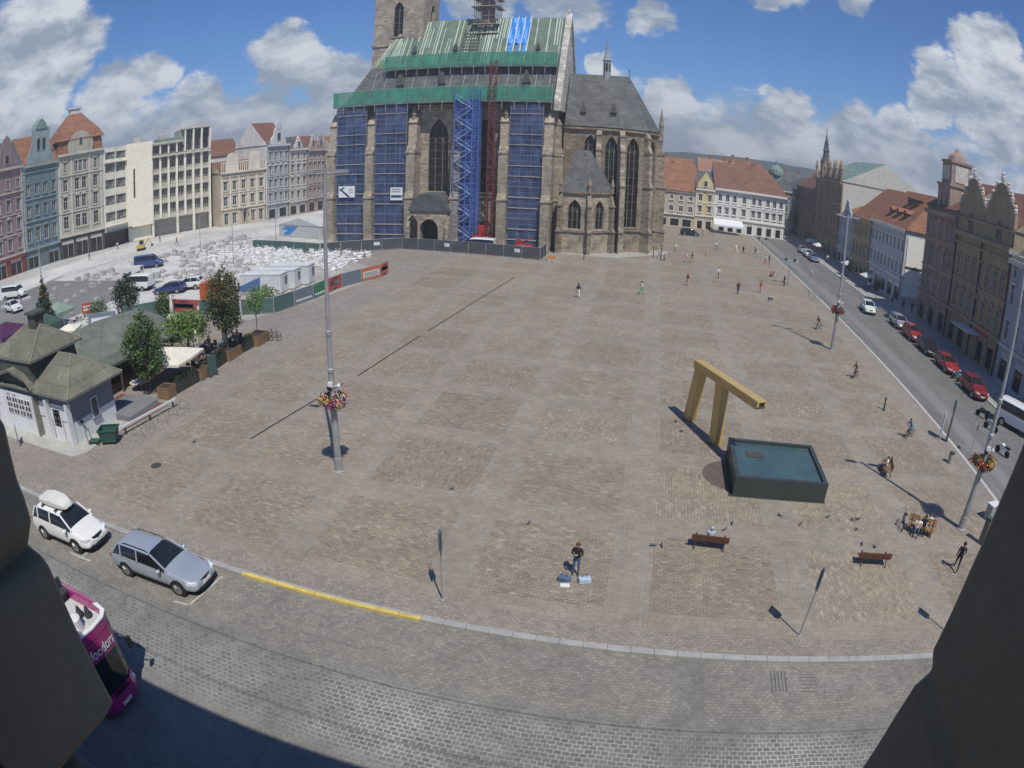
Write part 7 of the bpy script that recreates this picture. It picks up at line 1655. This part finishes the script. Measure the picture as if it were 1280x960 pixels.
for px_,py_ in [(130,385),(150,370),(100,400),(75,395),(112,388),(88,405),(140,362),(70,362),(85,358),(98,352),(108,350),(120,346),(95,372),(104,366),(116,360),(126,354),(136,349),(145,343),(84,378),(65,375),(92,392),(108,383),(122,376),(118,393)]:
    p=at(px_,py_); place_p(p.x,p.y)
def sack_proto(seed):
    rnd=random.Random(seed);     b=MB(); hs=rnd.uniform(.55,1.05); b.lathe([(.56,0),(.66,.12*hs),(.70,.5*hs),(.62,.82*hs),(.66,.97*hs),(.52,1.0*hs),(.40,.86*hs),(.1,.8*hs)],rnd.choice([4,5,6])); b.v=[(x*1.08+rnd.uniform(-.09,.09),y*.9+rnd.uniform(-.09,.09),z+(rnd.uniform(-.09,.09) if z>.05 else 0)) for x,y,z in b.v]; 
    for a in range(4): c_,s_=math.cos(a*1.57+.78),math.sin(a*1.57+.78); b.path([(c_*.45,s_*.45,.85),(c_*.5,s_*.5,1.15),(c_*.3,s_*.3,.95)],.03,4)
    return tag(b.build('stone_sack',mat('sack_white',(.70,.70,.69),.8,.16,2.5),None),'white bulging builder sack in the heap of sacks behind the containers','sack','white builder sacks on the building site')
sp=[sack_proto(i) for i in range(9)]; sc_=0
random.seed(33)
for i in range(900):
    u,v=random.random(),random.random()
    x=-84+u*37; y=92+v*15-.25*(x+62)
    if y>112 or (x>-58 and y>92+ (-44-x)*.9+8): continue
    if any((x-a)**2+(y-b_)**2<1.9 for a,b_ in used): continue
    used.append((x,y)); z=-.05 if x<-58 else .006
    if sc_<9: sp[sc_].location=(x,y,z)
    else: dup(sp[sc_%9],(x,y,z),random.uniform(0,6),None)
    sc_+=1
    if sc_>=175: break
# white kerb stones laid out beside the site road
for i,(a,c_) in enumerate((((57,355),(78,346)),((96,341),(160,322)),((0,386),(40,372)),((214,331),(300,319)),((228,320),(312,307)),((222,341),(300,332)),((250,311),(332,299)),((205,350),(262,343)),((262,302),(330,292)),((150,331),(170,326)))):
    A=at(*a);B=at(*c_); d=B-A; n=int(d.length/2.0)
    for k in range(n):
        p=A+d*((k+.5)/n); t=thing('kerb_stone','long pale kerb stone laid end to end beside the site road','kerb stone',(p.x,p.y,-.05),math.atan2(d.y,d.x),'pale kerb stones beside the site road'); b=MB(); b.box(-.95,.95,-.3,.3,0,.45); b.build('stone',mat('kerbstone_pale',(.60,.60,.58),.85,.12),t,bevel=.03)
# vehicles on the site
navy=paint('navy',(.03,.055,.20)); sitew=paint('site_white',(.70,.71,.70)); 
car('van','navy blue panel van on the building site',(-90.6,91.0,-.05),R(25),navy,'van','van',detail=True); car('van','white panel van with the open side at the left edge of the site',(-108.5,66.8,-.04),R(20),sitew,'van','van'); car('van','long white van behind the bushy dark tree',(-76.5,73.6,-.05),R(185),sitew,'van','van')
car('parked_car','white compact car driving on the site road behind the kiosk',(-96.3,58.6,-.04),R(-8),sitew,'suv'); car('parked_car','white estate car parked behind the red banner',(-65.8,75.0,-.05),R(200),sitew,'suv'); car('parked_car','dark blue car parked beside the white estate behind the red banner',(-67.6,72.2,-.05),R(200),paint('dark_blue',(.02,.04,.13)),'estate')
car('van','white flat-nosed van parked behind the site fence before the porch',(-30.4,112.4,0.0),R(176),sitew,'van','van'); car('parked_car','dark grey car behind the site fence left of the hoist',(-38.2,113.0,0),R(175),paint('dark_grey',(.04,.045,.05)),'estate'); car('parked_car','light car with open trailer behind the site fence corner',(-23.2,111.4,0),R(174),paint('pale_grey',(.55,.57,.57)),'estate')
t=thing('red_skip','red steel frame stacked behind the fence under the corner scaffold','skip',(-22.5,113.9,0)); b=MB(); b.box(-1.6,1.6,-.7,.7,.5,1.6); b.box(-1.2,-.6,-.5,.5,1.6,2.6); b.tube((-1.6,0,1.6),(1.6,0,2.8),.1); b.build('frame',mat('cage_red',(0,0,0)),t)
t=thing('flatbed_truck','small white flat-bed truck with dark load space on the site','truck',(-84.5,80.6,-.05),R(110)); b=MB(); b.prism([(.6,.6),(2.6,.6),(2.65,1.3),(2.2,2.2),(.7,2.25)],'y',-.95,.95); b.build('cab',sitew,t); b=MB(); b.prism([(2.66,1.3),(2.22,2.15),(2.28,2.15),(2.72,1.3)],'y',-.85,.85); b.box(1.0,2.0,-.97,-.951,1.35,2.05); b.box(1.0,2.0,.951,.97,1.35,2.05); b.build('glass',CARGL,t); b=MB(); b.box(-2.6,.5,-1,1,.75,.9); b.box(-2.6,.5,-1,-.95,.9,1.5); b.box(-2.6,.5,.95,1,.9,1.5); b.box(-2.6,-2.55,-.95,.95,.9,1.5); b.build('load_bed',mat('bed_green',(.10,.14,.12),.7,.2),t)
for x in (1.7,-1.6):
    for s in (-1,1): wheel(t,x,s*.85,.38,s)
def digger(label,x,y,rz):
    Yl=paint('digger_yellow',(.60,.36,.03)); t=thing('mini_digger',label,'excavator',(x,y,-.04),rz)
    for s in (-.6,.6): b=MB(); b.prism([(-1.0,.05),(1.0,.05),(1.15,.3),(1.0,.55),(-1.0,.55),(-1.15,.3)],'y',s-.18,s+.18); b.build('track',TYRE,t)
    b=MB(); b.prism([(-1.2,.6),(.8,.6),(.8,1.2),(-.6,1.5),(-1.2,1.3)],'y',-.75,.75); b.build('body',Yl,t)
    b=MB(); b.box(-.3,.75,-.7,.1,1.5,2.5); b.build('cab',CARGL,t); b=MB(); b.box(-.4,.85,-.78,.18,2.5,2.6); b.build('cab_roof',Yl,t)
    b=MB(); b.tube((.8,.35,1.2),(2.0,.35,2.6),.13); b.tube((2.0,.35,2.6),(2.9,.35,1.2),.1); b.build('boom',Yl,t); b=MB(); b.prism([(2.6,1.2),(3.1,1.3),(3.2,.8),(2.7,.6)],'y',.1,.6); b.build('bucket',BI,t)
digger('yellow mini excavator by the white stones at the site road',-94.3,64.8,R(150)); digger('yellow mini excavator before the modernist building',-113,111,R(30))
t=thing('road_sign_stack','red and white warning board standing on the site behind the shed','sign',(-72.8,58.2,-.05),R(60)); b=MB(); b.box(-.7,.7,-.03,.03,.5,2.0); b.build('board',mat('cone_red',(0,0,0)),t); b=MB(); b.box(-.5,.5,-.045,-.031,.9,1.2); b.box(-.5,.5,-.045,-.031,1.4,1.6); b.build('stripe',PANW,t); [(lambda q:(q.box(x,x+.1,-.3,.3,0,.5),q.build('leg',BI,t)))(MB()) for x in (-.5,.4)]
for i,(lb,px_,py_,tp) in enumerate((('site worker in an orange vest by the fins of the modernist building',221,306,'red'),('site worker in an orange vest near the yellow excavator',200,303,'red'),('person in white walking before the dark shop fronts',147,311,'white'),('person in dark clothes walking before the green shop front',112,326,'black'))):
    p=at(px_,py_); person(lb,(p.x,p.y,-.03),R(60*i),'walk',tp,'navy',0)
for k,(px_,py_) in enumerate(((170,395),(186,388))):
    p=at(px_,py_); t=thing('rubble_heap',['white chalky rubble heap beside the bushy dark tree','second white rubble heap beside the bushy dark tree'][k],'rubble heap',(p.x,p.y,-.05)); b=MB(); random.seed(k+50)
    for i in range(40): 
        a,r_=random.uniform(0,6.28),random.random()**.5*1.6; s=random.uniform(.25,.6); b.obox((r_*math.cos(a),r_*math.sin(a),max(.1,1.2*(1-r_/1.6))),(s,s*.8,s*.7),random.uniform(0,3),0,random.uniform(0,1),random.uniform(0,1))
    b.build('rubble',mat('rubble_white',(.60,.59,.57),.9,.2),t)
# ------------------------------------------------------------------ street on the east side
z0=-.116
red1=paint('red',(.30,.025,.03)); dred=paint('dark_red',(.20,.015,.02)); blk=paint('black',(.015,.015,.018)); slv=paint('silver_grey',(.45,.47,.50),.5); mint=paint('mint_white',(.62,.72,.64)); sky_=paint('steel_blue',(.14,.20,.32),.3)
car('car','white-green car driving along the street past the square lamp post',(35.6,96.3,z0),R(-97),mint,'hatch')
EC=[('silver hatchback parked first in the kerb row, nearest the white panel wall',38.6,89.0,slv,'hatch'),('red car parked second in the kerb row',38.5,82.6,red1,'suv'),('black car parked between two red cars',38.4,76.4,blk,'estate'),('red car with glinting windscreen parked beside the motorcycles',38.4,69.6,red1,'estate'),('dark red car parked nearest the white van',38.4,61.2,dred,'suv'),
 ('dark blue car parked far up the kerb, front of the far group',38.3,146.5,sky_,'hatch'),('white car parked far up the kerb in the middle of the far group',38.4,152.4,whitep,'hatch'),('grey car parked far up the kerb, last of the far group',38.5,159,slv,'hatch')]
for lb,x,y,p_,k in EC: car('parked_car',lb,(x,y,z0),R(-92),p_,k,group='cars parked along the shaded kerb')
car('van','white box van parked across the kerb at the right edge by the window frame',(39.6,51.2,z0),R(-60),whitep,'van','van')
for x,y,lb,p_ in ((-2.0,157,'dark green car parked before the beige house',paint('dark_green',(.03,.07,.05))),(9.5,163.5,'dark car parked before the white house under the white awning',blk)): car('parked_car',lb,(x,y,0),R(4),p_,'hatch',group='cars parked at the far end of the square')
def moto(label,x,y,rz,col):
    t=thing('motorcycle',label,'motorcycle',(x,y,z0),rz,'motorcycles parked along the street')
    for X in (-.65,.7): b=MB(); b.lathe([(.2,-.06),(.31,-.05),(.31,.05),(.2,.06)],14,(X,0,.31),0,'y'); b.build('wheel',TYRE,t)
    b=MB(); b.prism([(-.8,.75),(-.5,.55),(.3,.45),(.5,.75),(.25,1.0),(-.2,.8)],'y',-.16,.16); b.tube((.45,0,.95),(.7,0,.31),.05); b.build('fairing',col,t)
    b=MB(); b.prism([(-.85,.8),(-.1,.78),(-.1,.88),(-.8,.95)],'y',-.14,.14); b.build('saddle',BLACKP,t); b=MB(); b.tube((.4,-.35,1.05),(.4,.35,1.05),.03); b.build('handlebar',BI,t); b=MB(); b.lathe([(.1,0),(.08,.08)],10,(.55,0,.85),0,'x'); b.build('headlight',LAMPW,t)
moto('teal motorcycle parked between the two lower red cars, front',38.3,66.0,R(190),paint('teal',(.05,.20,.20))); moto('pale motorcycle parked close behind the teal one',38.6,64.9,R(190),slv)
moto('dark motorcycle by the lamp with dark red flowers, farther up',35.8,53.8,R(120),blk); moto('grey motorcycle by the lamp with dark red flowers, in the middle',35.2,50.6,R(120),slv); moto('white motorcycle by the lamp with dark red flowers, nearest the square',33.6,45.0,R(110),whitep)
def cafe_umb(label,x,y,m,s=1.6,z=2.5): 
    return parasol(label,(x,y,0.005),s,z,R(10),m,rise=.7,group='street cafe parasols')
WU=mat('parasol_white',(.62,.63,.62),.8,.08)
for lb,x,y in (('white street parasol before the ochre house',42.2,131),('white street parasol before the light grey house',42.5,118),('white street parasol before the gothic-fronted building',42.2,158),('grey street parasol before the gothic-fronted building, far one',42.2,166)): cafe_umb(lb,x,y,WU)
t=thing('shop_awning','large white awning before the white house shop doors','awning',(16.8,175.5,0)); b=MB(); b.prism([(0,2.4),(5,3.6),(5,3.7),(0,2.5)],'x',0,8.2); b.box(0,8.2,-.02,.02,2.0,2.5); b.build('canopy',mat('awning_white',(.72,.74,.76),.8,.05),t)
for x in (.1,8.1): b=MB(); b.tube((x,.1,0),(x,.1,2.4),.05); b.build('leg',GALV,t)
for x,y,lb in ((-1.5,172,'low dark stall before the beige house'),): 
    t=thing('market_stall',lb,'stall',(x,y,0)); b=MB(); b.box(-4,4,-1,1,0,1.0); b.build('counter',mat('stall_green',(.10,.12,.10),.8,.2),t); b=MB(); b.box(-4.2,4.2,-1.3,1.3,2.3,2.4); b.build('roof',mat('stall_grey',(.28,.29,.28),.8,.2),t)
    for sx in (-3.9,3.9):
        for sy in (-1,1): b=MB(); b.tube((sx,sy,0),(sx,sy,2.3),.06); b.build('post',BI,t)
for i,(lb,x,y,tp,lg,rz,ps) in enumerate((('person in white at the cafe before the light grey house',42.4,116.2,'white','navy',90,'walk'),('person in dark clothes at the cafe before the light grey house',43.2,114.5,'black','black',250,'walk'),('pedestrian in navy on the shaded pavement by the white panel wall',42.6,103,'navy','grey',270,'walk'),('pedestrian in black under the street gap',44.5,101.8,'black','black',90,'walk'),('second pedestrian in maroon under the street gap',46.0,101.0,'maroon','black',100,'stand'),('pedestrian in white far up the shaded pavement',42.0,147,'white','denim',270,'walk'))): person(lb,(x,y,.005),R(rz),ps,tp,lg,i%3)
tree('thin dark street tree on the shaded pavement before the ochre house',(41.0,125,0),4.2,1.8,1.0,'oval',CG,31,700,.22,.06,group='street trees on the shaded pavement'); tree('thin dark street tree on the shaded pavement before the light grey house',(41.0,107.5,0),4.0,1.8,1.0,'oval',CG,32,700,.22,.06,group='street trees on the shaded pavement')
t=thing('traffic_sign','round blue parking sign on a post at the street kerb','sign',(29.5,44.6,z0),R(60)); b=MB(); b.tube((0,0,0),(0,0,2.6),.035); b.build('pole',GALV,t); b=MB(); b.lathe([(.36,-.01),(.36,.01)],18,(0,-.05,2.5),0,'y'); b.build('plate',mat('sign_purple',(.12,.05,.25),.5,.1),t)

# ------------------------------------------------------------------ the building the photograph is taken from: front wall with a stone window, roof and cornice
OW=mat('own_wall_stone',(.31,.275,.205),.9,.12,1.5,fine=.06); OI=mat('own_room_plaster',(.10,.10,.095),.9,.1)
own=thing('own_house','house whose dark stone window frame surrounds the whole view','building',(0,0,0))
Yw0,Yw1=.30,.62
def tr(px_,py_,Y): v=onY(px_,py_,Y); return (v.x,v.z)
Lp=[(-3,515),(8,531),(23,598),(33,623),(41,650),(37,680),(53,693),(63,707),(73,730),(110,813),(143,877),(134,893),(112,908),(93,935),(78,965)]
Rp=[(1310,470),(1280,543),(1246,626),(1210,710),(1164,810),(1163,835),(1141,855),(1117,893),(1075,960),(1062,985)]
YF=1.05
L3=[tr(*p,YF) for p in Lp]; R3=[tr(*p,YF) for p in Rp]
zt=CAM_H+.9
b=MB(); 
def jamb(name,pts,sx):
    q=MB(); xo=sx*4.0; zb=CAM_H-3.2; 
    poly=[(xo,zt),(pts[0][0]+sx*.25,zt)]+pts+[(pts[-1][0],zb),(xo,zb)]
    q.prism(poly,'y',.3,YF); o=q.build(name,OW,own,bevel=.018); return o
jamb('window_jamb',L3,-1); jamb('window_jamb',R3,1)
# wall, room, roof
b=MB(); XL,XR=-34,34; H_=HOUSE_H; xl,xr=-4.0,4.0; zb=CAM_H-3.2
b.box(XL,xl,.3,1.05,-.1,H_); b.box(xr,XR,.3,1.05,-.1,H_); b.box(xl,xr,.3,1.05,-.1,zb); b.box(xl,xr,.3,1.05,zt,H_); b.build('front_wall',OW,own)
b=MB(); b.box(XL,XR,-14,-13.6,-.1,H_); b.box(XL,XL+.4,-13.6,.29,-.1,H_); b.box(XR-.4,XR,-13.6,.29,-.1,H_); b.box(XL+.4,XR-.4,-13.6,.29,zb-.6,zb-.4); b.box(XL+.4,XR-.4,-13.6,.29,H_-.3,H_-.05); b.build('room_wall',OI,own)
b=MB(); b.box(XL-.3,XR+.3,-14.3,CORN,H_,H_+.35); b.prism([(CORN,H_+.36),(-14.3,H_+.36),(-7,H_+3.0)],'x',XL,XR); b.build('roof',SLATE,own)
# ------------------------------------------------------------------ the summer air over the town
hz_=MB(); hz_.box(-760,980,-60,1300,-1.3,70); 
m=bpy.data.materials.new('haze'); m.use_nodes=True; nt=m.node_tree
for n_ in list(nt.nodes): nt.nodes.remove(n_)
out=nt.nodes.new('ShaderNodeOutputMaterial'); pv=nt.nodes.new('ShaderNodeVolumePrincipled'); pv.inputs['Color'].default_value=(.86,.88,.90,1); pv.inputs['Density'].default_value=HAZE_D; pv.inputs['Anisotropy'].default_value=.2
nt.links.new(pv.outputs[0],out.inputs['Volume'])
ho=hz_.build('haze',m); ho['kind']='stuff'; ho.display_type='WIRE'
